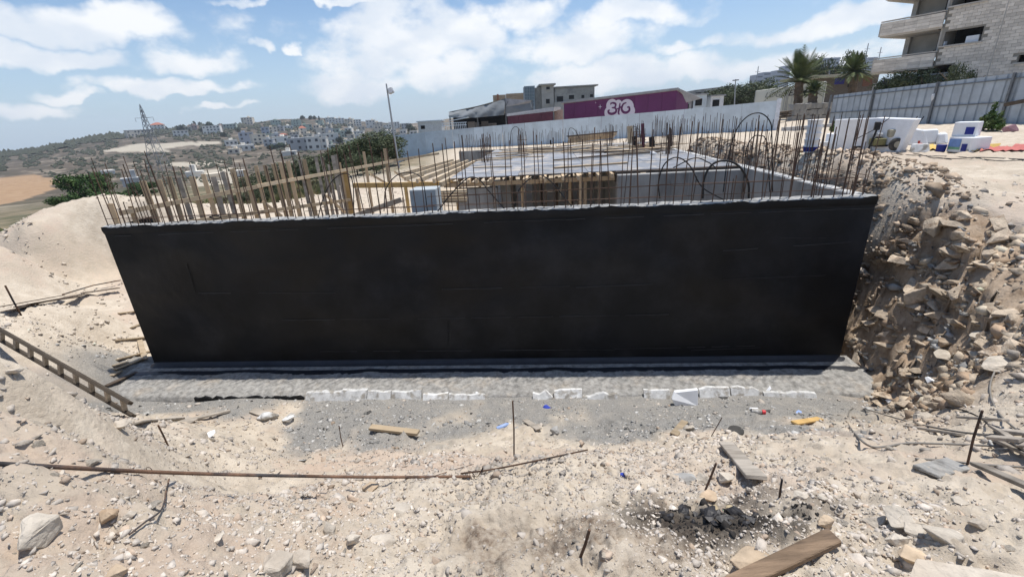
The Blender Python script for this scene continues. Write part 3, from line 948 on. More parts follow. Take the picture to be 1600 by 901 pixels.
# ------------------------------------------------------------------ timber formwork of the left wall: studs and a rail, running back
ZV = Vector((0, 0, 1))
FA, FB = uw(.25, .55), uw(3.75, 15.6)
fdir = (FB - FA).normalized()
fnor = Vector((-fdir.y, fdir.x, 0))
form = empty('stud_formwork', FA.lerp(FB, .3), 'row of upright pale timber studs with a long rail behind the black wall', 'formwork')
def on_form(px, py): return at_plane(px, py, FA, fnor)
STUDS = [(172, 318), (204, 322), (222, 283), (248, 281), (263, 276), (278, 277), (300, 276), (318, 272), (334, 276), (348, 268), (363, 264), (382, 265), (400, 259), (414, 258), (427, 256), (438, 254), (450, 252), (467, 250), (474, 249), (493, 246), (502, 245), (513, 257), (519, 243), (524, 242), (531, 254), (568, 237), (600, 232)]
for i, (px, py) in enumerate(STUDS):
    top = on_form(px + random.uniform(-1, 1), py)
    base = Vector((top.x, top.y, gz(top.x, top.y) - .05)) + fdir * random.uniform(-.1, .1)
    wd = random.choice((.09, .10, .10, .12))
    b = MB().beam(base, top, .045, wd, upv=Vector((1, .35, 0)))
    b.build('stud', random.choice((m_wood, m_wood, m_woodgrey)), form)
# a broad new board among them
a = on_form(538, 268); MB().beam(Vector((a.x, a.y, .3)), a, .045, .2, upv=Vector((1, .35, 0))).build('stud', m_woodyel, form)
for (q0, q1, off) in (((184, 333), (404, 291), .06), ((398, 291), (612, 252), .07), ((606, 252), (684, 240), .06)):
    p0, p1 = on_form(*q0), on_form(*q1)
    MB().beam(p0 - fnor * off, p1 - fnor * off, .045, .10).build('rail', m_woodx, form)
for (q0, q1) in (((405, 315), (428, 338)), ((505, 305), (528, 332)), ((575, 272), (596, 288)), ((612, 268), (640, 290))):
    p0, p1 = on_form(*q0), on_form(*q1)
    MB().beam(p0 - fnor * .12, p1 - fnor * .3, .04, .08).build('brace', m_wood, form)
# second low rail and scrap boards seen between the studs
p0, p1 = on_form(184, 362), on_form(545, 312)
MB().beam(p0 - fnor * .06, p1 - fnor * .06, .045, .10).build('rail', m_woodx, form)

# ------------------------------------------------------------------ decking of the slab behind the wall
DZ = WALL_H
deck = empty('formwork_deck', uw(10, 12, 0), 'bluish plywood slab formwork deck resting on timber joists behind the wall', 'formwork')
AX = (U2, W2, ZV)
DU0, DU1, DW0, DW1 = 6.15, 14.75, 5.62, 19.6
nu, nw = 4, 11
su, sw = (DU1 - DU0) / nu, (DW1 - DW0) / nw
for i in range(nu):
    for j in range(nw):
        c = uw(DU0 + su * (i + .5), DW0 + sw * (j + .5), DZ - .01 + random.uniform(-.006, .006) + .004 * ((i + j) % 2))
        tilt = random.uniform(-.004, .004)
        X = (U2 + ZV * tilt).normalized()
        MB().box(c, (su - .012, sw - .010, .018), (X, W2, X.cross(W2))).build('plywood_sheet', m_ply, deck)
# joists poking out under the front edge
for px, y0, y1 in ((729, 284, 291), (742, 283, 291), (765, 281, 288), (796, 279, 285), (823, 279, 284), (845, 279, 283), (852, 279, 284), (880, 277, 283), (904, 277, 285), (924, 275, 280), (936, 275, 283), (958, 274, 281)):
    top = at_plane(px, y0 + 2, uw(0, 5.0), W2)
    uu = (top - O2).dot(U2)
    ext = random.uniform(.25, .75)
    MB().box(uw(uu, DW0 - ext + 1.6, DZ - .085), (.075, 3.2, .125), AX).build('joist', m_wood, deck)
for k in range(9):
    MB().box(uw(6.4 + k * .95 + random.uniform(-.1, .1), 12.3, DZ - .085), (.075, 13, .125), AX).build('joist', m_wood, deck)
MB().box(uw(8.6, DW0 + .05, DZ - .215), (5.3, .09, .13), AX).build('beam', m_wood, deck)
MB().box(uw(10, 9.5, DZ - .215), (9.0, .09, .13), AX).build('beam', m_wood, deck)
MB().box(uw(10, 14, DZ - .215), (9.0, .09, .13), AX).build('beam', m_wood, deck)
props = [(7.5, 5.7), (8.35, 6.3), (8.8, 5.7), (9.5, 7.2), (10.35, 5.68), (10.9, 6.8), (9.1, 9.5), (7.4, 9.5), (8.1, 11), (10.2, 10.5), (6.5, 9.5), (8.9, 14), (7.6, 14), (10.4, 14), (9.9, 6.1)]
for (u, w) in props:
    MB().beam(uw(u, w, -.05), uw(u + random.uniform(-.04, .04), w, DZ - .28), .09, .09, upv=U2).build('prop', random.choice((m_wood, m_woodgrey, m_wooddark)), deck)
# wide pale post in front and its stub
MB().beam(uw(10.2, 5.5, 0), uw(10.2, 5.5, DZ - .05), .24, .06, upv=U2).build('prop', m_wood, deck)
# joists not yet sheeted, left of the deck
for (u0, w0, u1, w1) in ((5.55, 6.0, 5.9, 12.5), (4.95, 6.2, 5.5, 13), (4.3, 7.0, 5.0, 13.5), (3.7, 8.5, 4.6, 14), (6.0, 5.0, 6.2, 9)):
    MB().beam(uw(u0, w0, DZ - .1), uw(u1, w1, DZ - .1), .08, .14).build('joist', m_woodx, deck)
MB().beam(uw(2.6, 6.6, DZ - .2), uw(6.3, 6.1, DZ - .24), .09, .16).build('beam', m_woodyel, deck)
MB().beam(uw(3.4, 12.2, DZ - .2), uw(6.3, 12.0, DZ - .22), .09, .14).build('beam', m_woodx, deck)
MB().beam(uw(1.6, 5.2, 2.0), uw(4.4, 6.0, 2.75), .08, .16).build('brace', m_woodgrey, deck)
for (u, w) in ((2.7, 6.55), (4.5, 6.3), (3.5, 12.2), (5.2, 12.1), (6.25, 6.1)):
    MB().beam(uw(u, w, -.05), uw(u, w, DZ - .3), .09, .09, upv=U2).build('prop', m_woodyel if u > 4 and w < 7 else m_wood, deck)

# concrete core walls below and in front of the deck
def cwall(u0, u1, w0, w1, z1, label, z0=-.1):
    b = MB().box(uw((u0 + u1) / 2, (w0 + w1) / 2, (z0 + z1) / 2), (u1 - u0, w1 - w0, z1 - z0), AX)
    root = empty('core_wall', uw((u0 + u1) / 2, (w0 + w1) / 2), label, 'wall')
    b.build('concrete_wall', m_conc, root, bevel=.012)
    n = max(2, int((u1 - u0) / .5))
    for k in range(1, n):                     # board joints proud of the face
        uu = u0 + (u1 - u0) * k / n
        MB().box(uw(uu, w0 - .004, (z0 + z1) / 2), (.012, .01, z1 - z0 - .06), AX).build('board_joint', m_conc, root)
    return root
core = cwall(11.25, 14.78, 5.0, 5.25, DZ - .06, 'bare grey concrete core wall at the right, standing before the deck')
# dark edge board along the core wall's top
MB().box(uw(13.0, 5.45, DZ - .03), (3.5, .12, .06), AX).build('edge_board', m_wooddark, core)
cwall(6.35, 7.62, 5.7, 6.0, DZ - .35, 'short bare grey concrete wall under the deck edge, left of the dark opening')
cwall(7.66, 8.0, 6.3, 8.5, DZ - .35, 'dark shaded concrete pier just inside the opening under the deck')
cwall(11.3, 11.55, 5.4, 9.5, DZ - .35, 'shaded concrete wall end in the right of the opening under the deck')
cwall(10.55, 10.95, 8.6, 9.0, DZ - .35, 'square concrete column deep in the opening under the deck')
cwall(8.5, 8.9, 11.6, 12.0, DZ - .35, 'farthest square concrete column seen under the deck')
# pale block pier close behind the wall
a, b = at_w(639, 297, 1.0), at_w(680, 297, 1.0)
ua, ub = (a - O2).dot(U2), (b - O2).dot(U2)
m_pier = M('pale_block', (.40, .43, .44), rough=.85, var=.1, scale=4, bump=.2)
pier = thing(MB().box(uw((ua + ub) / 2, 1.25, 1.7), (ub - ua, .5, a.z * 2 - 3.4 if a.z * 2 - 3.4 > 1 else 3.5), AX), 'block_pier', m_pier, 'pale blue grey block pier close behind the wall near midway', 'pier', bevel=.015)
pier.location.z = -.05
pier.scale.z = (a.z + .05) / max(1e-3, max(v.co.z for v in pier.data.vertices))
# boards stacked on edge beside it
for k in range(5):
    p0, p1 = at_w(688, 299 + k * 4.0, 3.2 + .05 * k), at_w(712, 298 + k * 4.2, 3.2 + .05 * k)
    d_ = (p1 - p0).normalized()
    thing(MB().beam(p0 - d_ * .5, p1 + d_ * .3, .16, .045), 'plank', m_woodx, ('topmost', 'second', 'third', 'fourth', 'lowest')[k] + ' plank of the small stack right of the block pier', 'plank', 'planks stacked by the block pier')

# ------------------------------------------------------------------ loose timber lying on the deck
def deck_plank(q0, q1, wd=.12, th=.03, lift=.02, mat=None):
    p0, p1 = at_z(*q0, DZ + lift), at_z(*q1, DZ + lift)
    return MB().beam(p0, p1, wd, th), mat or m_woodgrey
PL = [((880, 224), (960, 219), 'long grey plank lying across the middle of the deck'), ((860, 232), (1000, 224), 'longest grey plank lying across the deck'), ((760, 240), (835, 234), 'grey plank on the left back of the deck'),
      ((765, 247), (850, 244), 'thin plank on the bluish sheets at the deck left'), ((866, 262), (980, 254), 'pale board on the front right sheets of the deck'), ((865, 250), (1030, 237), 'dark long plank across the middle of the deck'),
      ((905, 246), (1040, 235), 'dark narrow batten lying beside the long dark plank'), ((870, 229), (962, 218), 'white edged plank at the back of the deck'), ((745, 250), (800, 248), 'short plank on the deck near its left edge'),
      ((950, 241), (1060, 230), 'weathered batten on the right of the deck'), ((780, 234), (860, 229), 'weathered board at the left back corner of the deck'), ((740, 262), (800, 260), 'plank near the front left corner of the deck'), ((985, 232), (1075, 224), 'plank near the far right of the deck')]
for i, (a, b, lab) in enumerate(PL):
    mb_, mt_ = deck_plank(a, b, random.uniform(.10, .2), .035, .02 + .012 * (i % 3), m_wooddark if 'dark' in lab else random.choice((m_woodgrey, m_woodx, m_wood)))
    thing(mb_, 'plank', mt_, lab, 'plank')
for k in range(44):
    x0 = random.uniform(770, 1010); y0 = 224 + (1010 - x0) * .045 + random.uniform(0, 10)
    mb_, mt_ = deck_plank((x0, y0), (x0 + random.uniform(30, 70), y0 - random.uniform(1, 5)), random.uniform(.12, .30), .03, .03 + random.random() * .06, random.choice((m_woodgrey, m_woodx, m_wood, m_wooddark)))
    thing(mb_, 'plank', mt_, 'loose weathered plank in the scatter at the back of the deck', 'plank', 'scattered planks on the deck')
# long dark board raised on a timber stack at the back
a, b = at_z(888, 213, DZ + .45), at_z(962, 206, DZ + .45)
stack = empty('timber_stack', (a + b) / 2 - Vector((0, 0, .45)), 'stack of timber topped by a dark board at the back of the deck', 'timber stack')
MB().beam(a, b, .3, .07).build('top_board', m_wooddark, stack)
for k in range(4):
    MB().beam(a + Vector((.1, .1, -.09 - .09 * k)), b + Vector((random.uniform(-.4, .1), .1, -.09 - .09 * k)), .3, .07).build('board', m_wood, stack)
# crumpled white scrap on the deck
def rock_mesh(name, seed, pts=14, sq=(1, 1, 1)):
    r_ = random.Random(seed)
    bm = bmesh.new()
    for k in range(pts):
        z = r_.uniform(-1, 1); th = r_.uniform(0, 2 * math.pi); q = math.sqrt(1 - z * z); s_ = r_.uniform(.8, 1.08)
        bm.verts.new((q * math.cos(th) * s_ * sq[0], q * math.sin(th) * s_ * sq[1], z * s_ * sq[2]))
    g = bmesh.ops.convex_hull(bm, input=list(bm.verts))
    bmesh.ops.delete(bm, geom=[v for v in bm.verts if not v.link_faces], context='VERTS')
    bmesh.ops.triangulate(bm, faces=list(bm.faces))
    me = bpy.data.meshes.new(name)
    bm.to_mesh(me); bm.free()
    return me
p = at_z(1019, 240, DZ + .05)
o = link('paper_scrap', rock_mesh('paper_scrap', 5, 12, (.22, .1, .1)), m_foam, None, p)
tag(o, 'crumpled white paper scrap lying on the right of the deck', 'scrap')

# ------------------------------------------------------------------ rear row of starter bars, column stubs and upright boards
rear = empty('rear_wall', uw(9.5, 19.9), 'low concrete upstand carrying the far row of rebar at the back of the deck', 'wall')
MB().box(uw(9.6, 20.0, 1.66), (11.6, .3, 3.4), AX).build('concrete_wall', m_conc, rear)
u = 3.9
while u < 15.2:
    if not 7.2 < u < 8.4 or random.random() < .3:
        bar(rear, uw(u, 20.0 + random.uniform(-.1, .1), DZ - .08), random.uniform(.75, 1.15), (random.gauss(0, .03), random.gauss(0, .03)), .010)
        if random.random() < .5: bar(rear, uw(u + .06, 20.05, DZ - .08), random.uniform(.6, 1.0), (random.gauss(0, .03), random.gauss(0, .03)), .010)
    u += random.uniform(.10, .19)
for pts in ([(797, 226), (799, 205), (806, 198), (813, 206), (814, 226)], [(978, 222), (984, 204), (992, 198), (999, 205), (1001, 222)], [(752, 236), (756, 227), (764, 226), (768, 236)], [(888, 216), (890, 201), (898, 203), (905, 216)]):
    MB().tube(spline([at_w(x, y, 19.5) for x, y in pts], 8), .016, 6).build('bent_hoop', m_black, rear)
# columns: bundles of bars rising through the deck
def column(u, w, n, hh, label):
    root = empty('column_cage', uw(u, w, DZ), label, 'rebar cage')
    for k in range(n):
        bar(root, uw(u + random.uniform(-.22, .22), w + random.uniform(-.18, .18), DZ - .05), hh * random.uniform(.8, 1.1), (random.gauss(0, .03), random.gauss(0, .03)), .011)
    for z in (.15, .4, .65):
        c = [uw(u + a * .24, w + b * .2, DZ + z) for a, b in ((-1, -1), (1, -1), (1, 1), (-1, 1), (-1, -1))]
        MB().tube(c, .007, 5, smooth=False).build('tie', m_rebar, root)
for i, (u, w, lab) in enumerate([(6.6, 11, 'left column cage of starter bars rising through the deck'), (8.0, 15, 'column cage of bars left of midway on the deck'), (12.4, 16.5, 'column cage nearest the timber stack'), (13.6, 14, 'column cage of bars by the black wrapped stubs'), (14.0, 10.5, 'column cage of bars at the right edge of the deck'), (14.2, 17.5, 'farthest right column cage on the deck')]):
    column(u, w, 10, 1.15, lab)
for (px, y0, y1, wd, mt, nm, lab, cat) in ((992, 213, 230, .24, m_black, 'wrapped_stub', 'black wrapped column stub left of three on the deck', 'stub'), (1019, 214, 231, .24, m_black, 'wrapped_stub', 'middle black wrapped column stub on the deck', 'stub'), (1047, 210, 229, .2, m_wooddark, 'wrapped_stub', 'dark brown column stub, right one of three', 'stub'),
                                         (985, 197, 224, .3, m_wood, 'upright_board', 'tan upright board standing among the far rebar', 'board'), (1005, 193, 232, .14, M('maroon_paint', (.13, .05, .07)), 'upright_board', 'narrow maroon upright board among the far rebar', 'board'), (861, 219, 226, .1, m_black, 'wrapped_stub', 'smallest black stub near the far left rebar', 'stub')):
    q = at_z(px, y1, DZ + .01)
    tp = at_plane(px - 1, y0, q, W2)
    thing(MB().beam(q, tp, .08, wd, upv=W2.cross(ZV)), nm, mt, lab, cat)

# ------------------------------------------------------------------ white hoarding behind the site
m_white = M('white_sheet_metal', (.54, .61, .66), rough=.5, var=.11, scale=1.1, bump=.06, orand=.07, spec=.35)
m_galv = M('galvanised_sheet', (.36, .40, .44), rough=.45, var=.14, scale=1.4, bump=.05, metal=.25, orand=.08)
m_post = M('grey_steel_post', (.16, .17, .18), rough=.6, var=.2, bump=.1, metal=.3)
def gq(x, y): return Vector((x, y, gz(x, y)))
FL, FR = Vector((-12.8, 55, 0)), Vector((22.0, 37.4, 0))
hoard = empty('white_fence', gq(5, 46), 'long smooth white sheet metal hoarding across the back of the site', 'fence')
ts = [((x_, yt), None) for x_, yt in ((617, 212), (650, 208), (690, 204), (740, 199.5), (800, 194), (860, 188.5), (920, 183.5), (980, 178.5), (1040, 173.5), (1100, 168), (1160, 162.5), (1215, 157))]
fd = (FR - FL).normalized()
fn = Vector((-fd.y, fd.x, 0))
tops = [at_plane(x_, yt, FL, fn) for (x_, yt), _ in ts]
zb_ = lambda p: gz(p.x, p.y) - .15
for a, b in zip(tops, tops[1:]):
    n = max(2, int((b - a).length / 1.05))
    for k in range(n):
        p0, p1 = a.lerp(b, k / n), a.lerp(b, (k + 1) / n) - fd * .012
        off = fn * (.03 * (k % 2))
        MB().prism([p0 + off, p1 + off, Vector((p1.x, p1.y, zb_(p1))) + off, Vector((p0.x, p0.y, zb_(p0))) + off], fn * .006).build('panel', m_white, hoard)
    MB().beam(Vector((a.x, a.y, zb_(a))) + fn * .08, a + fn * .08 + ZV * random.choice((-.05, -.05, .1)), .06, .06, upv=fd).build('post', m_post, hoard)
e = tops[-1] + fd * .12
MB().beam(Vector((e.x, e.y, zb_(e))), e + ZV * .15, .14, .3, upv=fd).build('end_post', M('white_post', (.66, .68, .72)), hoard)

# grey corrugated fence on the right
G0 = at_z(1298, 196, 3.35); G1 = at_z(1574, 193, 3.5); 
gdir = (Vector((G1.x, G1.y, 0)) - Vector((G0.x, G0.y, 0))).normalized(); gnor = Vector((-gdir.y, gdir.x, 0))
gf = empty('grey_fence', gq((G0.x + G1.x) / 2, (G0.y + G1.y) / 2), 'tall grey corrugated metal fence with dark posts and rails at the right', 'fence')
def on_g(x_, y_): return at_plane(x_, y_, Vector((G0.x, G0.y, 0)), gnor)
tl, tr = on_g(1303, 149), on_g(1640, 108)
Lg = (tr - tl).length
ng = int(Lg / .5)
for k in range(ng):
    p0, p1 = tl.lerp(tr, k / ng), tl.lerp(tr, (k + 1) / ng)
    d_ = gdir
    poly = []
    zz0, zz1 = gz(p0.x, p0.y) - .1, gz(p1.x, p1.y) - .1
    # one trapezoid-rib sheet
    prof = [(0, 0), (.70, 0), (.76, .06), (.94, .06), (1.0, 0)]
    top = [p0.lerp(p1, a_) + gnor * b_ for a_, b_ in prof]
    bot = [Vector((q.x, q.y, zz0)) for q in top]
    o = MB().ngrid([top, bot]).build('corrugated_sheet', m_galv, gf)
    for pol in o.data.polygons: pol.use_smooth = False
for x_ in (1300, 1367, 1468, 1588):
    tp = on_g(x_, 149 - (x_ - 1303) * .1217 - 1) - gnor * .06
    MB().beam(Vector((tp.x, tp.y, gz(tp.x, tp.y) - .1)), tp, .10, .10, upv=gdir).build('post', m_post, gf)
for fr in (.10, .56):
    a, b = tl.copy(), tr.copy()
    za, zb2 = gz(a.x, a.y), gz(b.x, b.y)
    a.z -= (a.z - za) * fr; b.z -= (b.z - zb2) * fr
    MB().beam(a - gnor * .045, b - gnor * .045, .05, .06).build('rail', m_post, gf)
q = on_g(1462, 152) - gnor * .16
o = link('cloth_rag', rock_mesh('cloth_rag', 9, 14, (.12, .06, .28)), m_foam, None, q)
tag(o, 'white rag caught on the grey fence post', 'rag')

# ------------------------------------------------------------------ purple shed with its painted sign
m_purple = M('purple_paint', (.130, .030, .105), rough=.6, var=.10, scale=.5, bump=.03)
m_maroon = M('maroon_sheet', (.095, .028, .045), rough=.65, var=.2, scale=.7, bump=.05)
m_pink = M('pale_sign_paint', (.66, .60, .66), rough=.6, var=.04, bump=0)
m_roofgrey = M('grey_roof_sheet', (.30, .30, .31), rough=.6, var=.2, scale=1, bump=.1)
PY0, PY1 = 60.0, 52.0
pA, pB = at_plane(881, 160, Vector((0, 0, 0)) + at_y(881, 160, 60), Vector((0, 1, 0))), None
P_L = at_y(881, 162, 61.0); P_R = at_y(1058, 141, 52.0)
pd = Vector((P_R.x - P_L.x, P_R.y - P_L.y, 0)); PLn = pd.length; pd.normalize(); pn = Vector((-pd.y, pd.x, 0))
shed = empty('purple_shed', gq((P_L.x + P_R.x) / 2, (P_L.y + P_R.y) / 2), 'long purple painted shed with a pale cloud shaped sign behind the white hoarding', 'shed')
def on_p(x_, y_): return at_plane(x_, y_, Vector((P_L.x, P_L.y, 0)), pn)
zl, zr = P_L.z, P_R.z
np_ = 9
for k in range(np_):
    a, b = P_L.lerp(P_R, k / np_), P_L.lerp(P_R, (k + 1) / np_) - pd * .02
    MB().prism([a, b, Vector((b.x, b.y, 2.6)), Vector((a.x, a.y, 2.6))], pn * .12).build('wall_panel', m_purple, shed)
MB().prism([P_L - pn * .25 - pd * .3 + ZV * .02, P_R - pn * .25 + pd * .2 + ZV * .02, P_R + pn * 4.2 + pd * .2 - ZV * .9, P_L + pn * 4.2 - pd * .3 - ZV * .9], ZV * .22).build('roof', m_roofgrey, shed)
for s_ in (P_L + pd * .06, P_R - pd * .06):
    MB().prism([s_ + pn * .14, s_ + pn * 4.0 - ZV * .9, Vector((*(s_ + pn * 4.0).xy, 2.6)), Vector((*(s_ + pn * .14).xy, 2.6))], pd * .05).build('end_wall', m_purple, shed)
# roof end flap in shade, right
c = P_R + pd * .3
MB().prism([c + ZV * .1, c + pd * 2.2 - ZV * 1.0 + pn * .5, c + pd * .6 - ZV * 1.3 + pn * .5], pn * .1).build('awning', m_roofgrey, shed)
# sign
def disc_px(cx_, cy_, r_, off, nm, mat, parent, sq=1.0, n=28):
    c_ = on_p(cx_, cy_) - pn * off
    rr = r_ * px_size(c_)
    poly = [c_ + pd * (math.cos(2 * math.pi * k / n) * rr) + ZV * (math.sin(2 * math.pi * k / n) * rr * sq) for k in range(n)]
    return MB().prism(poly, -pn * .01).build(nm, mat, parent)
sign = disc_px(979, 168, 12.0, .004, 'sign_cloud', m_pink, shed)
# (the cloud is one flat painted outline made of overlapping lobes, each a hair prouder than the last)
for i, (a, b, c2, sq) in enumerate(((956, 165, 9.5, 1), (965, 170, 12, .9), (966, 163, 6.5, 1), (955, 175, 11.5, .8), (980, 174, 13, .8), (949, 178, 4.6, 1))):
    disc_px(a, b, c2, .006 + .002 * i, 'sign_lobe', m_pink, sign, sq)
def stroke(pts, wd, off, nm, parent, mat):
    P = spline([on_p(a, b) - pn * off for a, b in pts], 6)
    rows = [[], []]
    for i, q in enumerate(P):
        t_ = (P[min(i + 1, len(P) - 1)] - P[max(i - 1, 0)]).normalized()
        n_ = t_.cross(pn)
        f_ = .45 + .55 * math.sin(math.pi * (i + .6) / (len(P) + .2))
        w_ = wd * px_size(q) * f_
        rows[0].append(q + n_ * w_); rows[1].append(q - n_ * w_)
    mb_ = MB().ngrid(rows)
    return mb_.build(nm, mat, parent)
stroke([(953.5, 163.5), (957, 161), (962, 162.5), (961, 167.5), (956, 168.5)], 1.5, .03, 'sign_letter', sign, m_purple)
stroke([(957, 168.5), (962, 169.5), (962.5, 175), (957, 178), (952, 177), (950.5, 173.5), (953, 172)], 1.9, .031, 'sign_letter', sign, m_purple)
stroke([(969, 161), (968, 169), (966.5, 176), (968, 179.5)], 1.6, .032, 'sign_letter', sign, m_purple)
stroke([(963.5, 171), (968, 169), (972, 166)], 1.2, .033, 'sign_letter', sign, m_purple)
stroke([(979, 160.5), (974, 163), (971.5, 170), (974, 175), (979, 176), (983.5, 172.5), (983, 167.5), (980, 168)], 1.9, .034, 'sign_letter', sign, m_purple)
for (a, b, rr) in ((938, 167, 3.8), (931, 160.5, 1.6), (954.5, 161.2, 1.8)):
    c_ = on_p(a, b) - pn * .04
    s1 = rr * px_size(c_)
    poly = []
    for k in range(8):
        r_ = s1 if k % 2 == 0 else s1 * .2
        poly.append(c_ + pd * math.cos(k * math.pi / 4) * r_ + ZV * math.sin(k * math.pi / 4) * r_)
    MB().prism(poly, -pn * .01).build('sparkle', m_pink if rr > 1.7 and a < 950 or rr < 1.7 else m_purple, sign)

# ------------------------------------------------------------------ market tent and low maroon kiosk left of the shed
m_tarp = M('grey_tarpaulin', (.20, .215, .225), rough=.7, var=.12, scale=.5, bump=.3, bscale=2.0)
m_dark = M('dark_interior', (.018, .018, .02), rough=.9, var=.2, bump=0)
TY = 62.0
ty = lambda a, b, dy=0: at_y(a, b, TY + dy)
tent = empty('market_tent', gq(ty(760, 190).x, TY), 'grey tarpaulin market tent with a dark open front beside the purple shed', 'tent')
top_l, top_r, bot_r, bot_m, bot_l = ty(701, 175), ty(789, 154), ty(788, 180), ty(745, 184), ty(703, 184)
rows = []
for j in range(7):
    row = []
    for i in range(13):
        t_ = i / 12
        tp = top_l.lerp(top_r, t_)
        bt = (bot_l.lerp(bot_m, t_ * 2) if t_ < .5 else bot_m.lerp(bot_r, t_ * 2 - 1))
        s_ = j / 6
        q = tp.lerp(bt, s_) + Vector((0, -.9 * math.sin(math.pi * s_ * .5) + .25 * math.sin(i * 1.7 + j), -.25 * math.sin(math.pi * t_) * (1 - s_)))
        row.append(q)
    rows.append(row)
MB().ngrid(rows).build('front_canopy', m_tarp, tent)
# roof sheet behind, side gable and dark inside
MB().ngrid([[top_l, top_l.lerp(top_r, .5) - ZV * .12, top_r], [top_l + Vector((2, 9, -.2)), top_l.lerp(top_r, .5) + Vector((2, 9, .3)), top_r + Vector((2, 9, .6))]]).build('roof_sheet', m_tarp, tent)
g1, g2, g3 = ty(789, 154), ty(832, 157, 3), ty(833, 176, 3)
MB().prism([g1, g2, ty(826, 163, 3), ty(790, 167)], Vector((0, .05, 0))).build('gable_sheet', m_roofgrey, tent)
MB().prism([ty(790, 166), ty(828, 160, 3), g3, ty(790, 182)], Vector((.1, .15, 0))).build('side_sheet', m_tarp, tent)
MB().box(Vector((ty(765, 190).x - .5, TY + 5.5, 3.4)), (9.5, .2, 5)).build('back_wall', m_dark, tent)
for (a, y0, y1) in ((789, 154, 196), (746, 184, 200), (703, 184, 205), (832, 158, 196)):
    tp = ty(a, y0, 0 if a < 800 else 3)
    MB().beam(Vector((tp.x, tp.y, gz(tp.x, tp.y))), tp, .14, .14, upv=Vector((1, 0, 0))).build('post', m_post, tent)
MB().beam(ty(789, 168), ty(794, 158), .08, .08).build('brace', m_post, tent)
MB().beam(ty(829, 168, 3), ty(824, 160, 3), .08, .08).build('brace', m_post, tent)
# small white lean-to roof
thing(MB().prism([ty(701, 190, -2), ty(730, 184, -2), ty(736, 184, 1), ty(706, 189, 1)], ZV * .08), 'lean_to_roof', m_white, 'small white lean-to roof at the left foot of the grey tent', 'roof')
# boxes of goods in the tent's shade
m_goods = M('goods_card', (.25, .22, .2), orand=.6)
for i in range(7):
    a = 737 + i * 7.0
    q = ty(a, 199, 1.5 + .8 * (i % 3))
    g_ = gz(q.x, q.y)
    s_ = random.uniform(.5, 1.0)
    thing(MB().box(Vector((q.x, q.y, g_ + s_ * .9)), (s_, .6, s_ * 1.8)), 'market_box', m_goods, ('leftmost', 'second', 'third', 'fourth', 'fifth', 'sixth', 'rightmost')[i] + ' goods box standing in the dark of the market tent', 'box', 'boxes inside the market tent')
kA, kB = at_y(793, 182, 58), at_y(864, 174, 55)
kd = Vector((kB.x - kA.x, kB.y - kA.y, 0)).normalized(); kn = Vector((-kd.y, kd.x, 0))
kiosk = empty('maroon_kiosk', gq((kA.x + kB.x) / 2, (kA.y + kB.y) / 2), 'low maroon metal kiosk between the grey tent and the purple shed', 'kiosk')
for k in range(4):
    a, b = kA.lerp(kB, k / 4), kA.lerp(kB, (k + 1) / 4) - kd * .03
    MB().prism([a, b, Vector((b.x, b.y, 2.4)), Vector((a.x, a.y, 2.4))], kn * .1).build('wall_panel', m_maroon, kiosk)
MB().prism([kA + ZV * .02 - kd * .1, kB + ZV * .02 + kd * .1, kB + kd * .1 + ZV * .45 + kn * .1, kA - kd * .1 + ZV * .30 + kn * .1], kn * 2).build('roof', M('pale_roof', (.45, .43, .42)), kiosk)
kC, kD = at_y(866, 173, 56), at_y(879, 171, 55.4)
MB().prism([kC, kD, Vector((kD.x, kD.y, 2.4)), Vector((kC.x, kC.y, 2.4))], kn * .1).build('side_panel', M('peach_panel', (.42, .29, .24)), kiosk)
# white cabin left end
wA = at_y(655, 193, 57)
cab = empty('white_cabin', gq(at_y(670, 200, 58.5).x, 58.5), 'small off-white cabin behind the left end of the hoarding', 'cabin')
c0 = at_y(671, 190, 58.5)
MB().box(Vector((c0.x, 59.6, c0.z / 2 + .9)), (at_y(690, 190, 58.5).x - at_y(653, 190, 58.5).x, 2.4, c0.z - 1.8)).build('cabin_body', M('offwhite_panel', (.52, .53, .52)), cab)
MB().box(Vector((c0.x, 59.6, c0.z + .06)), (at_y(690, 190, 58.5).x - at_y(653, 190, 58.5).x + .3, 2.7, .12)).build('roof', m_white, cab)
w0 = at_y(661, 199, 58.5)
MB().box(Vector((w0.x, 58.38, w0.z)), (.5, .04, .4)).build('window', m_dark, cab)
# railing of pale bars right of the cabin
rail = empty('white_railing', gq(at_y(712, 200, 57).x, 57), 'white barred railing between the cabin and the tent', 'railing')
for k in range(14):
    a = at_y(691 + k * 2.8, 193 - .15 * k, 57); 
    MB().beam(Vector((a.x, a.y, gz(a.x, a.y))), a, .05, .05, upv=Vector((1, 0, 0))).build('bar', m_white, rail)
MB().beam(at_y(690, 193, 57), at_y(729, 191, 57), .07, .07).build('rail', m_white, rail)
MB().beam(at_y(690, 197, 57), at_y(729, 195, 57), .07, .07).build('rail', m_white, rail)

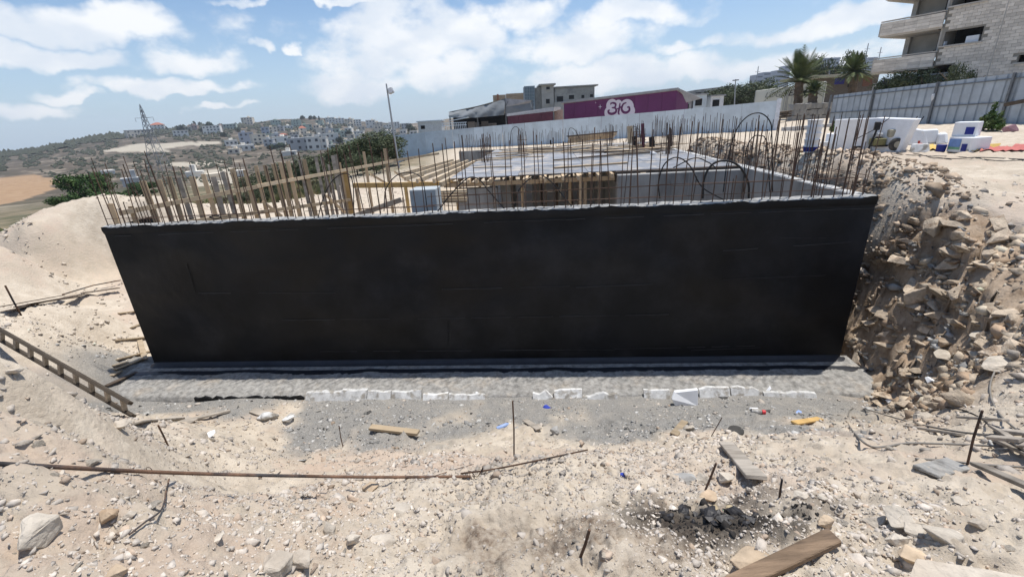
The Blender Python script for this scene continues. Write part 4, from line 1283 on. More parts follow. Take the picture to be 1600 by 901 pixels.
# ------------------------------------------------------------------ unfinished grey building behind the tent, tan block left of it
m_cblock = M('raw_block_wall', (.34, .33, .30), rough=.9, var=.14, scale=.9, bump=.2, bscale=6, col2=(.27, .265, .25), c2thr=(.5, .62), c2scale=.5)
m_cblock2 = M('raw_block_wall_pale', (.42, .40, .36), rough=.9, var=.12, scale=.8, bump=.2, bscale=6)
m_tan = M('tan_plaster', (.40, .30, .20), rough=.9, var=.12, scale=.5)
BY = 120.0
def blk(root, name, x0, x1, ytop, dy, dp, mat, zbase=3.0):
    a, b = at_y(x0, ytop, BY + dy), at_y(x1, ytop, BY + dy)
    tz = (a.z + b.z) / 2
    return MB().box(Vector(((a.x + b.x) / 2, BY + dy + dp / 2, (tz + zbase) / 2)), (b.x - a.x, dp, tz - zbase)).build(name, mat, root)
def win(root, x0, x1, y0, y1, dy, mat=None, name='window', frame=True):
    a, b = at_y(x0, y0, BY + dy - .03), at_y(x1, y1, BY + dy - .03)
    o = MB().box(Vector(((a.x + b.x) / 2, BY + dy - .02, (a.z + b.z) / 2)), (abs(b.x - a.x), .06, abs(a.z - b.z))).build(name, mat or m_dark, root)
    if frame:
        MB().box(Vector(((a.x + b.x) / 2, BY + dy - .08, min(a.z, b.z) - .1)), (abs(b.x - a.x) + .5, .16, .2)).build('sill', m_cblock2, o)
    return o
ub_ = empty('unfinished_building', gq(at_y(880, 160, BY).x, BY), 'unfinished grey block building with black window openings above the purple shed', 'building')
blk(ub_, 'tower_wall', 846, 865, 133, 0, 8, m_cblock2)
blk(ub_, 'wing_wall', 866.2, 929, 136.5, .6, 9, m_cblock)
blk(ub_, 'stair_wall', 836, 845.5, 137, 1.2, 8, m_cblock)
blk(ub_, 'bay_wall', 866.4, 893, 159, -1.2, 1.7, m_cblock2)
MB().box(at_y(855, 133, BY) + Vector((0, 3.8, .1)), (4.1, 8.8, .35)).build('roof_slab', m_cblock2, ub_)
MB().box(at_y(898, 136, BY + .6) + Vector((0, 4.4, .15)), (11.6, 9.4, .3)).build('parapet', m_cblock, ub_)
for x0, x1, y0, y1, dy in ((853, 859, 155, 162, 0), (853.5, 859, 136, 139.8, 0), (870, 880, 151, 161, .6), (889, 897, 149, 155, .6), (908.5, 913, 148.7, 153.5, .6), (922, 926.5, 147.5, 152, .6)):
    win(ub_, x0, x1, y0, y1, dy)
m_glassg = M('green_grey_glass', (.14, .19, .22), rough=.15, var=.1, bump=0, spec=.6)
gl = blk(ub_, 'glazed_stair', 819, 835.5, 134.5, .2, 6, M('stair_frame', (.30, .34, .36)))
for i in range(4):
    for j in range(6):
        x0 = 820 + i * 3.9
        win(gl, x0, x0 + 3.2, 136.5 + j * 5.0, 140.6 + j * 5.0, .12, m_glassg, 'pane', False)
tb = empty('tan_building', gq(at_y(795, 150, 150).x, 150), 'tan flat roofed building peeking over the grey tent', 'building')
BYs = BY
BY = 150.0
blk(tb, 'wall', 770, 790, 148.5, 0, 6, m_tan); blk(tb, 'wall', 790.5, 818, 146, 1, 6, m_tan); blk(tb, 'parapet', 776, 779, 147.3, -.3, 6.6, M('brick_pier', (.34, .16, .09)))
BY = BYs

# ------------------------------------------------------------------ street lamps and pylon
m_pole = M('pale_steel', (.38, .39, .40), rough=.5, var=.1, metal=.3)
lp = hit(622, 262)
base = at_y(621, 246, 34.0)
tp = at_plane(603.5, 131, base, Vector((0, 1, 0)))
tp.x = at_y(603.5, 131, 34).x
lamp = empty('street_lamp', Vector((base.x, base.y, gz(base.x, base.y))), 'tall thin street lamp post with one floodlight left of the hoarding', 'lamp post')
foot = Vector((base.x, base.y, gz(base.x, base.y)))
MB().tube([foot, foot.lerp(tp, .5), tp], [.085, .07, .05], 8).build('pole', m_pole, lamp)
hd = at_y(610.5, 142, 34)
fl = MB().box(hd, (.34, .42, .36), (Vector((.9, 0, .35)).normalized(), Vector((0, 1, 0)), Vector((-.35, 0, .9)).normalized())).build('floodlight', m_pole, lamp, bevel=.03)
MB().box(hd + Vector((.02, -.225, 0)), (.26, .02, .27)).build('lens', M('lamp_glass', (.75, .76, .78), rough=.2, bump=0), fl)
MB().beam(at_y(605, 144, 34), hd, .06, .06).build('arm', m_pole, lamp)
b2 = at_y(1148, 172, 70); t2 = at_y(1149.5, 124, 70)
l2 = empty('street_lamp', Vector((b2.x, 70, gz(b2.x, 70))), 'small grey street lamp with two short arms beyond the hoarding', 'lamp post')
MB().tube([Vector((b2.x, 70, gz(b2.x, 70))), t2], [.1, .07], 7).build('pole', m_pole, l2)
MB().beam(at_y(1145, 126, 70), at_y(1154, 125, 70), .25, .14).build('lamp_head', m_post, l2)

py_b = hit(245, 262); 
PYY = 215.0
def pyl(a, b): return at_y(a, b, PYY)
ptop = pyl(217, 163); pbase = pyl(246, 262)
py = empty('power_pylon', Vector((pbase.x, PYY, far_h(np.array([pbase.x]), np.array([PYY]))[0])), 'steel lattice power pylon on the valley side at the left', 'pylon')
zb3 = far_h(np.array([ptop.x]), np.array([PYY]))[0]
HP = ptop.z - zb3
m_lat = M('lattice_steel', (.24, .25, .26), rough=.6, var=.1, metal=.2, bump=0)
cxp = ptop.x + .3
def pyc(s_, k):                               # corner k at height fraction s_
    hw = (1 - s_) ** 1.25 * 3.0 + .22
    sx, sy = ((-1, -1), (1, -1), (1, 1), (-1, 1))[k]
    return Vector((cxp + sx * hw, PYY + sy * hw, zb3 + HP * s_))
for k in range(4):
    MB().tube([pyc(s_, k) for s_ in (0, .3, .6, .8, .93)] + [Vector((cxp, PYY, zb3 + HP))], .11, 4).build('leg', m_lat, py)
lv = [0, .14, .27, .38, .48, .57, .65, .72, .79, .86, .93]
for a, b in zip(lv, lv[1:]):
    mb_ = MB()
    for k in range(4):
        mb_.tube([pyc(a, k), pyc(b, (k + 1) % 4)], .06, 4); mb_.tube([pyc(a, (k + 1) % 4), pyc(b, k)], .06, 4)
    o = mb_.build('bracing', m_lat, py); o['kind'] = 'stuff'
for s_, hw in ((.80, 4.0), (.62, 4.6)):
    mb_ = MB()
    for sg in (-1, 1):
        e_ = Vector((cxp + sg * hw, PYY, zb3 + HP * s_ + .2))
        for k in range(4): mb_.tube([pyc(s_, k), e_], .08, 4)
        mb_.tube([e_, e_ - ZV * 1.7], .07, 5)
    o = mb_.build('cross_arm', m_lat, py); o['kind'] = 'stuff'

# ------------------------------------------------------------------ stone-clad apartment building at the right
m_stone = M('buff_stone_block', (.66, .60, .52), rough=.9, var=.12, scale=2.0, bump=.35, bscale=9, orand=.16)
m_stonewall = M('buff_stone_backing', (.27, .25, .215), rough=.9, var=.1, scale=1.2, bump=.2)
m_balc = M('balcony_plaster', (.48, .45, .405), rough=.9, var=.12, scale=.8, bump=.15)
m_plaster = M('bare_plaster', (.46, .445, .41), rough=.9, var=.12, scale=1)  # plain plaster tone for loggias, columns and rear wall
BC = at_y(1455, 118, 38.0)                    # left bottom corner of the stone face
BC.z = gz(BC.x, BC.y)
face_r = at_y(1700, 60, 31.0)
bd_ = Vector((face_r.x - BC.x, face_r.y - BC.y, 0)).normalized(); bn_ = Vector((-bd_.y, bd_.x, 0))   # bn_ points away from camera
apt = empty('apartment_building', BC + bd_ * 6, 'stone clad apartment building under construction with open balconies at the upper right', 'building')
def on_a(x_, y_, off=0): return at_plane(x_, y_, Vector((BC.x, BC.y, 0)) + bn_ * off, bn_)
def acoord(p): q = p - BC; return q.dot(bd_), p.z
ZB = BC.z
FH = 3.1
# openings in (s, z) on the face, read off the photograph
def rect(x0, y0, x1, y1, x2, y2, x3, y3):
    c = [acoord(on_a(*q)) for q in ((x0, y0), (x1, y1), (x2, y2), (x3, y3))]
    ss = sorted(q[0] for q in c); zs = sorted(q[1] for q in c)
    return ((ss[0] + ss[1]) / 2, (ss[2] + ss[3]) / 2, (zs[0] + zs[1]) / 2, (zs[2] + zs[3]) / 2)
openings = [rect(1478, 50, 1537, 41, 1533, 64, 1471, 72), rect(1490, -10, 1545, -19, 1542, 0, 1488, 9), rect(1590, 88, 1640, 80, 1640, 93, 1590, 98), rect(1443, 106, 1487, 100, 1485, 111, 1440, 118)]
S1, Z1_ = 12.0, ZB + 13.5
# backing wall pieces round the openings: built as a grid with the openings left open
def wall_with_holes(s0, s1, z0, z1, holes, thick, name, mat, parent, P0=BC, D=bd_, N=bn_):
    xs = sorted(set([s0, s1] + [h[0] for h in holes] + [h[1] for h in holes])); zs = sorted(set([z0, z1] + [h[2] for h in holes] + [h[3] for h in holes]))
    xs = [x for x in xs if s0 <= x <= s1]; zs = [z for z in zs if z0 <= z <= z1]
    mb_ = MB()
    for a, b in zip(xs, xs[1:]):
        run = None
        for c, d in zip(zs, zs[1:]):
            mid = ((a + b) / 2, (c + d) / 2)
            if any(h[0] < mid[0] < h[1] and h[2] < mid[1] < h[3] for h in holes): continue
            q = P0 + D * (a + b) / 2 + N * thick / 2
            mb_.box(Vector((q.x, q.y, (c + d) / 2)), (b - a, thick, d - c), (D, N, ZV))
    return mb_.build(name, mat, parent)
wall_with_holes(0, S1, ZB - .3, Z1_, openings, .25, 'wall', m_stonewall, apt)
# stone blocks on it, one by one (the nearest ones as objects, those past the limit as one part)
bl, bh = .48, .215
blk_me = MB().box((0, 0, 0), (bl - .012, .04, bh - .010)).mesh('stone_block', bevel=.006)
blk_me.materials.append(m_stone)
cand = []
nz_ = int((Z1_ - ZB) / bh)
for j in range(nz_):
    z = ZB + (j + .5) * bh
    for i in range(int(S1 / bl) + 1):
        s_ = (i + .5 + .5 * (j % 2)) * bl - bl * .25
        if s_ > S1 - .2 or s_ < .2: continue
        if any(h[0] - .2 < s_ < h[1] + .2 and h[2] - .08 < z < h[3] + .08 for h in openings): continue
        q = BC + bd_ * s_ - bn_ * .022
        p = Vector((q.x, q.y, z))
        ax_, ay_ = project(p.x, p.y, p.z)
        if -10 < ax_ < 1612 and -12 < ay_ < 150: cand.append((depth(p), p))
cand.sort(key=lambda c: c[0])
rz_ = math.atan2(bd_.y, bd_.x)
for d_, p in cand[:298]:
    link('stone_block', blk_me, None, apt, p - apt.location + bn_ * random.uniform(-.004, .004), (0, 0, rz_))
mb_ = MB()
for d_, p in cand[298:]:
    mb_.box(p + bn_ * random.uniform(-.004, .004), (bl - .012, .04, bh - .010), (bd_, bn_, ZV))
o = mb_.build('stone_blocks', m_stone, apt); o['kind'] = 'stuff'
# dark rooms and what shows inside the openings
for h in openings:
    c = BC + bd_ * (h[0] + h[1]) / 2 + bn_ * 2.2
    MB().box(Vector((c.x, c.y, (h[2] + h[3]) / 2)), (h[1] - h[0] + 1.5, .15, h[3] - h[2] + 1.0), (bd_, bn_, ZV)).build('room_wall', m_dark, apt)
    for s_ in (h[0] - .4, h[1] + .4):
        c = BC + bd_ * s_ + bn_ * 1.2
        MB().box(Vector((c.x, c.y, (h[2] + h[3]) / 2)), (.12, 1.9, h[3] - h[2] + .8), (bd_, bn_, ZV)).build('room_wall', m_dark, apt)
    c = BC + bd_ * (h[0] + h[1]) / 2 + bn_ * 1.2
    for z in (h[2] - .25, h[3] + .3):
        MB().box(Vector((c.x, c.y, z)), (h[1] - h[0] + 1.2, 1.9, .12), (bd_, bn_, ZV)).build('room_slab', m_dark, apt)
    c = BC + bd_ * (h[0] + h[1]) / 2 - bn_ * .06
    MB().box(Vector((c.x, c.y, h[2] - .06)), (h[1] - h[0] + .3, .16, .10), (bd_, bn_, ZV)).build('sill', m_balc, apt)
for (px_, py_, w_, h_) in ((1521, 61, .75, .45), (1474, 69, .3, .3)):
    p = on_a(px_, py_, .35)
    thing(MB().box(p, (w_, .4, h_), (bd_, bn_, ZV)), 'foam_block', m_foam, 'white foam block on the upper window sill, ' + ('right one' if px_ > 1500 else 'smaller left one'), 'foam block', bevel=.02)
# expansion joint on the face
pj = [on_a(*q, -.05) for q in ((1577, 0), (1545, 118))]
MB().beam(Vector((pj[0].x, pj[0].y, pj[0].z)), Vector((pj[0].x, pj[0].y, ZB)), .04, .05, upv=bd_).build('downpipe', m_balc, apt)
# balconies stepping out on the left
bxL = acoord(on_a(1384, 40))[0]
for lvl, (yt, yb) in enumerate(((90, 107), (29, 52), (-33, -8))):
    ztop = on_a(1456 + 10 * lvl, yt - 8 - lvl, 0).z
    zbot = ztop - 1.15
    s0, s1 = bxL - .2, -.02
    cmid = BC + bd_ * (s0 + s1) / 2
    MB().box(Vector((cmid.x, cmid.y, zbot + .1)) + bn_ * 2.2, (s1 - s0, 4.6, .2), (bd_, bn_, ZV)).build('balcony_slab', m_balc, apt)
    nblk = 5
    for k in range(nblk):
        for r_ in range(4):
            a = s0 + (s1 - s0) * (k + .5) / nblk
            c = BC + bd_ * a - bn_ * .14
            MB().box(Vector((c.x, c.y, zbot + .24 + .24 * r_)), ((s1 - s0) / nblk - .012, .16, .228), (bd_, bn_, ZV)).build('parapet_stone', m_stone, apt)
    c = BC + bd_ * (s0 - .07) + bn_ * 2.1
    MB().box(Vector((c.x, c.y, zbot + .6)), (.16, 4.4, 1.0), (bd_, bn_, ZV)).build('balcony_side', m_balc, apt)
    MB().box(Vector((cmid.x, cmid.y, ztop + .02)) - bn_ * .14, (s1 - s0 + .1, .26, .07), (bd_, bn_, ZV)).build('coping', m_balc, apt)
    # inner wall of the loggia, with a corner column
    c = cmid + bn_ * 3.2
    MB().box(Vector((c.x, c.y, ztop + .9)) + bd_ * .5, (s1 - s0 - .6, .2, 2.2), (bd_, bn_, ZV)).build('loggia_wall', m_plaster, apt)
    c = BC + bd_ * (s0 + .7) + bn_ * 2.9
    MB().box(Vector((c.x, c.y, ztop + .85)), (.35, .35, 2.1), (bd_, bn_, ZV)).build('column', m_plaster, apt)
    c = BC + bd_ * -.1 + bn_ * 1.7
    MB().box(Vector((c.x, c.y, ztop + .85)), (.2, 3.0, 2.1), (bd_, bn_, ZV)).build('side_wall', m_plaster, apt)
# ground floor: recess, posts and side volume
c = BC + bd_ * (bxL / 2) + bn_ * 1.5
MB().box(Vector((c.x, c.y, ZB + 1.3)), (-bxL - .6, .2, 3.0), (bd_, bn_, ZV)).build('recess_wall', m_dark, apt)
for s_ in (bxL + .1, bxL + .35, -.6):
    c = BC + bd_ * s_ + bn_ * .2
    MB().box(Vector((c.x, c.y, ZB + 1.2)), (.28, .28, 3.0), (bd_, bn_, ZV)).build('post', m_balc, apt)
c = BC + bd_ * (S1 / 2) + bn_ * 6
MB().box(Vector((c.x, c.y, ZB + 6.5)), (S1 - .1, 7.2, 13.4), (bd_, bn_, ZV)).build('rear_wall', m_plaster, apt)
# pale tent-like roof in front of its foot
thing(MB().prism([on_g(1408, 139) + gnor * 3, on_g(1418, 131) + gnor * 3.5, on_g(1560, 112) + gnor * 3.5, on_g(1580, 118) + gnor * 3], gnor * 2.5), 'canvas_roof', M('pale_canvas', (.50, .53, .52)), 'long pale canvas roof showing above the grey fence', 'roof')
# low house with flat roof left of the apartment building
lh = empty('low_house', gq(at_y(1340, 120, 62).x, 62), 'low brownish shop with a long flat roof behind the palms', 'building')
MB().prism([at_y(1255, 119, 62), at_y(1376, 112, 58), at_y(1376, 116.5, 58), at_y(1255, 123.5, 62)], Vector((.5, 6, 0))).build('roof', M('cream_roof', (.40, .38, .30)), lh)
MB().prism([at_y(1282, 122, 62.4), at_y(1374, 116.5, 59), Vector((at_y(1374, 116, 59).x, 59, 3.4)), Vector((at_y(1282, 122, 62.4).x, 62.4, 3.4))], Vector((.4, 4.5, 0))).build('wall', M('brown_plaster', (.16, .135, .115)), lh)
for (x0, x1, y0, y1, mt) in ((1301, 1314, 123, 132, M('blue_sign', (.045, .045, .19))), (1322, 1336, 124, 136, m_dark), (1345, 1356, 121, 135, M('poster_red', (.15, .07, .045))), (1376, 1383, 124, 133, MATS['blue_sign'])):
    a, b = at_y(x0, y0, 61 if x1 < 1340 else 59.0), at_y(x1, y1, 61 if x1 < 1340 else 59.0)
    MB().box(Vector(((a.x + b.x) / 2, a.y - .5, (a.z + b.z) / 2)), (b.x - a.x, .06, a.z - b.z)).build('sign_board', mt, lh)

# ------------------------------------------------------------------ white box trailer with lettering, block pile and shipping goods beside it
TRY = 56.0
tr_a, tr_b = at_y(1181, 142, TRY), at_y(1291, 127, 52.0)
td = Vector((tr_b.x - tr_a.x, tr_b.y - tr_a.y, 0)).normalized(); tn = Vector((-td.y, td.x, 0))
trl = empty('box_trailer', gq((tr_a.x + tr_b.x) / 2, (tr_a.y + tr_b.y) / 2), 'cream white box trailer with grey and black lettering behind the palm', 'trailer')
m_cream = M('cream_trailer', (.62, .62, .55), rough=.5, var=.06, scale=.6, bump=.03)
zt0 = tr_a.z - 2.75
MB().prism([tr_a, tr_b, tr_b - ZV * 2.75, tr_a - ZV * 2.75], tn * 2.4).build('box_body', m_cream, trl, bevel=.04)
for fr in (.0, .5, 1.0):
    p = tr_a.lerp(tr_b, fr) - tn * .03
    MB().beam(p, p - ZV * 2.75, .08, .05, upv=td).build('edge_strip', m_pole, trl)
for fr in (.45, .48, .56):
    p = tr_a.lerp(tr_b, fr) - tn * .04
    MB().beam(p - ZV * .1, p - ZV * 2.7, .05, .05, upv=td).build('lock_bar', m_pole, trl)
for s_ in (.18, .26, .8):
    c = tr_a.lerp(tr_b, s_) - ZV * 3.15 + tn * .4
    MB().tube([c, c + tn * .3], .48, 16).build('wheel', m_black, trl)
MB().beam(tr_a - ZV * 2.85 + tn * 1.2, tr_b - ZV * 2.85 + tn * 1.2, 1.0, .2).build('chassis', m_post, trl)
def text3(body, p, dx, up_, size, mat, parent, shear=0.0, name='lettering'):
    cu = bpy.data.curves.new(name, 'FONT')
    cu.body = body; cu.size = size; cu.shear = shear; cu.extrude = .004
    cu.offset = .006 * size
    cu.materials.append(mat)
    tmp = bpy.data.objects.new('tmp_text', cu)
    COL.objects.link(tmp)
    me_ = bpy.data.meshes.new_from_object(tmp.evaluated_get(bpy.context.evaluated_depsgraph_get()))
    bpy.data.objects.remove(tmp)
    o = bpy.data.objects.new(name, me_)
    COL.objects.link(o)
    nrm = dx.cross(up_)
    mw = Matrix((dx, up_, nrm)).transposed().to_4x4()
    o.rotation_euler = mw.to_euler()
    o.parent = parent
    o.location = Vector(p) - (wloc(parent) if parent else Vector((0, 0, 0)))
    return o
lt0 = at_plane(1194, 153, tr_a - tn * .05, tn)
tdx = (td + ZV * .0).normalized()
text3('LOGIS', lt0, tdx, ZV, .78, M('letter_grey', (.25, .26, .24), bump=0), trl, .35)
lt1 = at_plane(1222, 150.5, tr_a - tn * .05, tn)
text3('TEAM', lt1, tdx, ZV, .88, M('letter_black', (.03, .03, .03), bump=0), trl, .35)
# grey block heap and bollards at the trailer's foot
hp = empty('block_wall', gq(at_z(1250, 190, 3.3).x, at_z(1250, 190, 3.3).y), 'rough grey stone retaining wall right of the hoarding end', 'wall')
a, b = at_z(1232, 192, 3.3), at_z(1298, 187, 3.35)
hd_ = (b - a); hd_.z = 0
for j in range(3):
    for i in range(7):
        p = a + hd_ * ((i + .5 + .3 * (j % 2)) / 7.3)
        MB().box(Vector((p.x, p.y, 3.3 + .3 + .55 * j)), (hd_.length / 7.4, .7, .52), (hd_.normalized(), Vector((-hd_.y, hd_.x, 0)).normalized(), ZV), jit=.06).build('stone_block', m_conc, hp)
# white fence foot kerb strip right of hoarding
thing(MB().beam(at_z(1222, 205, 3.2), at_z(1300, 199, 3.3), .4, .5), 'concrete_kerb', m_concpale, 'pale concrete kerb block between hoarding and grey fence', 'kerb')
for k in range(3):
    thing(MB().beam(at_y(1219, 176 + 3.5 * k, 45), at_y(1233, 174 + 3.5 * k, 45), .8, .14), 'dark_beam', m_wooddark, ('topmost', 'middle', 'lowest')[k] + ' dark beam stacked behind the hoarding end', 'beam')
# white sheds past the purple one
for i, (x0, x1, yt, mt, lab) in enumerate(((1064, 1085, 158, m_roofgrey, 'small grey stall with open front right of the purple shed'), (1083, 1109, 149, m_white, 'pale grey site hut right of the purple shed'), (1110, 1136, 151, M('white_hut', (.68, .70, .72)), 'white site hut beside the small street lamp'))):
    a, b = at_y(x0, yt, 58), at_y(x1, yt - 1, 57)
    hut = empty('site_hut', gq((a.x + b.x) / 2, 59), lab, 'hut')
    MB().box(Vector(((a.x + b.x) / 2, 59, (a.z + 2.8) / 2)), (b.x - a.x, 2.5, a.z - 2.8)).build('hut_wall', mt, hut)
    MB().box(Vector(((a.x + b.x) / 2, 59, a.z + .07)), (b.x - a.x + .3, 2.9, .14)).build('roof', m_roofgrey, hut)
    MB().box(Vector(((a.x * .6 + b.x * .4), 57.72, a.z - .8)), (.8, .05, .8)).build('window', m_dark, hut)
wf = at_y(1130, 156, 52)
# distant hall beyond, long low grey
dh = empty('distant_hall', gq(at_y(1120, 140, 140).x, 140), 'long low grey hall on the skyline left of the trees', 'building')
a, b = at_y(1085, 141, 140), at_y(1150, 133, 140)
MB().prism([a, b, Vector((b.x, 140, 3)), Vector((a.x, 140, 3))], Vector((1, 10, 0))).build('wall', m_cblock, dh)
for k in range(5):
    p = a.lerp(b, (k + .5) / 5) - ZV * 1.1
    MB().box(p - Vector((0, .05, 0)), (1.5, .1, .7)).build('window', m_dark, dh)
# far towers on the skyline
m_tower = M('far_tower_wall', (.40, .42, .46), var=.05, bump=0)
for i, (x0, x1, yt, lab) in enumerate(((1181, 1193, 117, 'leftmost pale tower block on the far right skyline'), (1193.5, 1205, 113, 'stepped tower block second on the far skyline'), (1214, 1226, 110, 'tower block on the far skyline just left of the palm'), (1226.5, 1236, 103, 'taller tower block half behind the palm fronds'), (1287, 1313, 91, 'wide pale tower block between the two palms'), (1336, 1355, 88, 'bluish tower block beside the balconies'), (1357, 1372, 90, 'grey tower block nearest the balconies'))):
    Yt = 520 + 20 * i
    a, b = at_y(x0, yt, Yt), at_y(x1, yt, Yt)
    tw = empty('tower_block', gq((a.x + b.x) / 2, Yt), lab, 'tower')
    zt = a.z; zb4 = gz(a.x, Yt) - 3
    MB().box(Vector(((a.x + b.x) / 2, Yt + 6, (zt + zb4) / 2)), (b.x - a.x, 12, zt - zb4)).build('wall', m_tower, tw)
    nfl = max(3, int((zt - 16) / 5))
    for r_ in range(min(nfl, 8)):
        MB().box(Vector(((a.x + b.x) / 2, Yt - .1, zt - 2.2 - r_ * 4.2)), ((b.x - a.x) * .8, .3, 1.4)).build('window_band', M('far_glass', (.16, .18, .21), bump=0), tw)
for (x_, yt, lab) in ((1185, 104, 'thin mast on the far skyline above the leftmost tower'), (1357, 68, 'taller thin mast left of the balconies'), (1377, 74, 'thin mast nearest the balconies')):
    a = at_y(x_, yt, 400)
    thing(MB().tube([Vector((a.x, 400, gz(a.x, 400))), a], .35, 5).tube([a - ZV * 4 - Vector((2, 0, 0)), a - ZV * 4 + Vector((2, 0, 0))], .2, 4), 'mast', m_pole, lab, 'mast')

# ------------------------------------------------------------------ things on the upper ground at the right
def gpx(px_, py_): return hit(px_, py_)
m_blue = M('blue_label', (.015, .025, .20), rough=.5, var=.1, bump=0)
m_lblue = M('light_blue_label', (.16, .27, .52), rough=.5, bump=0)
m_green = M('green_label', (.16, .36, .24), rough=.5, bump=0)
m_yel = M('yellow_sheet', (.62, .42, .12), rough=.7, var=.1)
m_red = M('red_paint', (.38, .05, .03), rough=.6, var=.2)
# axes of the row of foam: seen square from the camera
def foam(q, name, label, thick=.25, bev=.02, mat=None):
    """q: four photo corners (bl, br, tr, tl) of the front face; bottom edge stands on the ground"""
    bl_, br_ = gpx(*q[0]), gpx(*q[1])
    bl_ = Vector(bl_); br_ = Vector(br_)
    n_ = Vector((-(br_ - bl_).y, (br_ - bl_).x, 0)).normalized()
    if n_.y < 0: n_ = -n_
    tr_, tl_ = at_plane(*q[2], br_ + n_ * .12, n_), at_plane(*q[3], bl_ + n_ * .12, n_)
    m4 = MB().prism([bl_ - ZV * .03, br_ - ZV * .03, tr_, tl_], n_ * thick)
    return thing(m4, name, mat or m_foam, label, 'foam block', bevel=bev)
foam([(1312, 236), (1366, 236), (1372, 184), (1318, 186)], 'foam_board', 'large white foam board standing left of the wheeled machine', .3)
foam([(1362, 237), (1404, 237), (1430, 186), (1368, 184)], 'foam_board', 'large white foam board standing behind the wheeled machine', .35)
foam([(1295, 236), (1312, 236), (1314, 208), (1300, 209)], 'foam_block', 'narrow white foam block left of the large foam boards', .3)
foam([(1276, 236), (1297, 236), (1298, 221), (1278, 222)], 'foam_block', 'low white foam block beside the pail stack', .3)
foam([(1421, 226), (1452, 226), (1448, 203), (1428, 200)], 'foam_block', 'white foam block right of the wheeled machine', .5, .05)
foam([(1440, 224), (1470, 222), (1468, 201), (1445, 203)], 'foam_block', 'slanting white foam block behind the red reel', .6, .05)
foam([(1462, 226), (1482, 224), (1480, 207), (1466, 208)], 'foam_block', 'rounded white foam piece touching the labelled boxes', .4, .06)
foam([(1420, 237), (1452, 237), (1450, 225), (1424, 225)], 'foam_block', 'low pinkish white foam sheet behind the red reel', .15, .02, m_foamdirty)
# stack of pails
p = gpx(1266, 238)
ps = empty('pail_stack', p, 'tall stack of white plastic pails with a blue label at the bottom', 'pails')
for k in range(5):
    z0 = p.z + k * .17
    MB().tube([Vector((p.x, p.y, z0)), Vector((p.x, p.y, z0 + .15)), Vector((p.x, p.y, z0 + .155)), Vector((p.x, p.y, z0 + .175))], [.17, .19, .2, .2], 16).build('pail', m_foam, ps)
MB().tube([Vector((p.x, p.y, p.z + .03)), Vector((p.x, p.y, p.z + .16))], [.178, .197], 16, caps=False).build('label_band', m_blue, ps)
# labelled boxes
def lbox(q0, q1, h0, zbase, label):
    a, b = gpx(*q0), gpx(*q1)
    d_ = (b - a); d_.z = 0; w_ = d_.length; d_.normalize(); n_ = Vector((-d_.y, d_.x, 0))
    root = empty('carton', Vector(((a.x + b.x) / 2, (a.y + b.y) / 2, a.z + zbase)), label, 'carton')
    c = root.location + n_ * w_ * .5 + ZV * h0 / 2
    MB().box(c, (w_, w_ * .9, h0), (d_, n_, ZV)).build('carton_body', m_foam, root, bevel=.012)
    return root, a, d_, n_, w_
r1, a, d_, n_, w_ = lbox((1476, 237), (1512, 237), .42, 0, 'lower white carton with light blue, green and dark blue labels')
f0 = r1.location - n_ * (w_ * -.05 + .0)
fc = r1.location + n_ * (w_ * .05 - .012)
MB().box(fc - d_ * w_ * .18 + ZV * .26, (w_ * .5, .01, .22), (d_, n_, ZV)).build('label', m_lblue, r1)
MB().box(fc - d_ * w_ * .18 + ZV * .11, (w_ * .5, .01, .07), (d_, n_, ZV)).build('label', m_green, r1)
MB().box(fc + d_ * w_ * .26 + ZV * .14, (w_ * .22, .01, .2), (d_, n_, ZV)).build('label', m_blue, r1)
r2, a, d_, n_, w_ = lbox((1479, 237), (1516, 237), .40, .43, 'upper white carton with a dark blue label, stacked on another')
fc = r2.location + n_ * (w_ * .05 - .012)
MB().box(fc + d_ * w_ * .22 + ZV * .16, (w_ * .36, .01, .2), (d_, n_, ZV)).build('label', m_blue, r2)
p = gpx(1469, 237)
bk = empty('bucket', p, 'small dark blue bucket left of the labelled cartons', 'bucket')
MB().tube([p, p + ZV * .2], [.11, .13], 14).build('bucket_body', m_blue, bk)
MB().tube(spline([p + Vector((-.13, 0, .19)), p + Vector((-.08, 0, .27)), p + Vector((.08, 0, .27)), p + Vector((.13, 0, .19))], 5), .006, 5).build('handle', m_pole, bk)
# red reel
p = gpx(1432, 237)
rl = empty('cable_reel', p, 'round red reel lying upright before the foam pieces', 'reel')
n8 = 18
cc_ = p + ZV * .13
ring = [cc_ + Vector((math.cos(2 * math.pi * k / n8) * .1, -.06, math.sin(2 * math.pi * k / n8) * .1)) for k in range(n8 + 1)]
MB().tube(ring, .04, 8, caps=False).build('ring', m_red, rl)
MB().tube([cc_ + Vector((0, -.09, 0)), cc_ + Vector((0, .09, 0))], .045, 10).build('hub', m_foamdirty, rl)
MB().tube([cc_ + ZV * .12, cc_ + ZV * .2], .03, 8).build('handle', m_red, rl)
def sheet(pts, name, mat, label, cat, lift=.03, amp=.03, nx=10, ny=5):
    c = [gpx(*q) for q in pts]
    rows = []
    for j in range(ny + 1):
        row = []
        for i in range(nx + 1):
            a_, b_ = c[0].lerp(c[1], i / nx), c[3].lerp(c[2], i / nx)
            q = a_.lerp(b_, j / ny)
            g = gz(q.x, q.y)
            row.append(Vector((q.x, q.y, max(g, q.z - .0) + lift + amp * math.sin(i * 1.9 + j * 2.3) * .5 + amp * random.random())))
        rows.append(row)
    top = MB().ngrid(rows)
    low = [[v - ZV * .012 for v in r_][::-1] for r_ in rows]
    top.ngrid(low)
    return thing(top, name, mat, label, cat)
sheet([(1440, 237), (1464, 236), (1462, 229), (1442, 230)], 'yellow_sheet', m_yel, 'orange yellow plastic sheet beside the red reel', 'sheet', .02, .04)
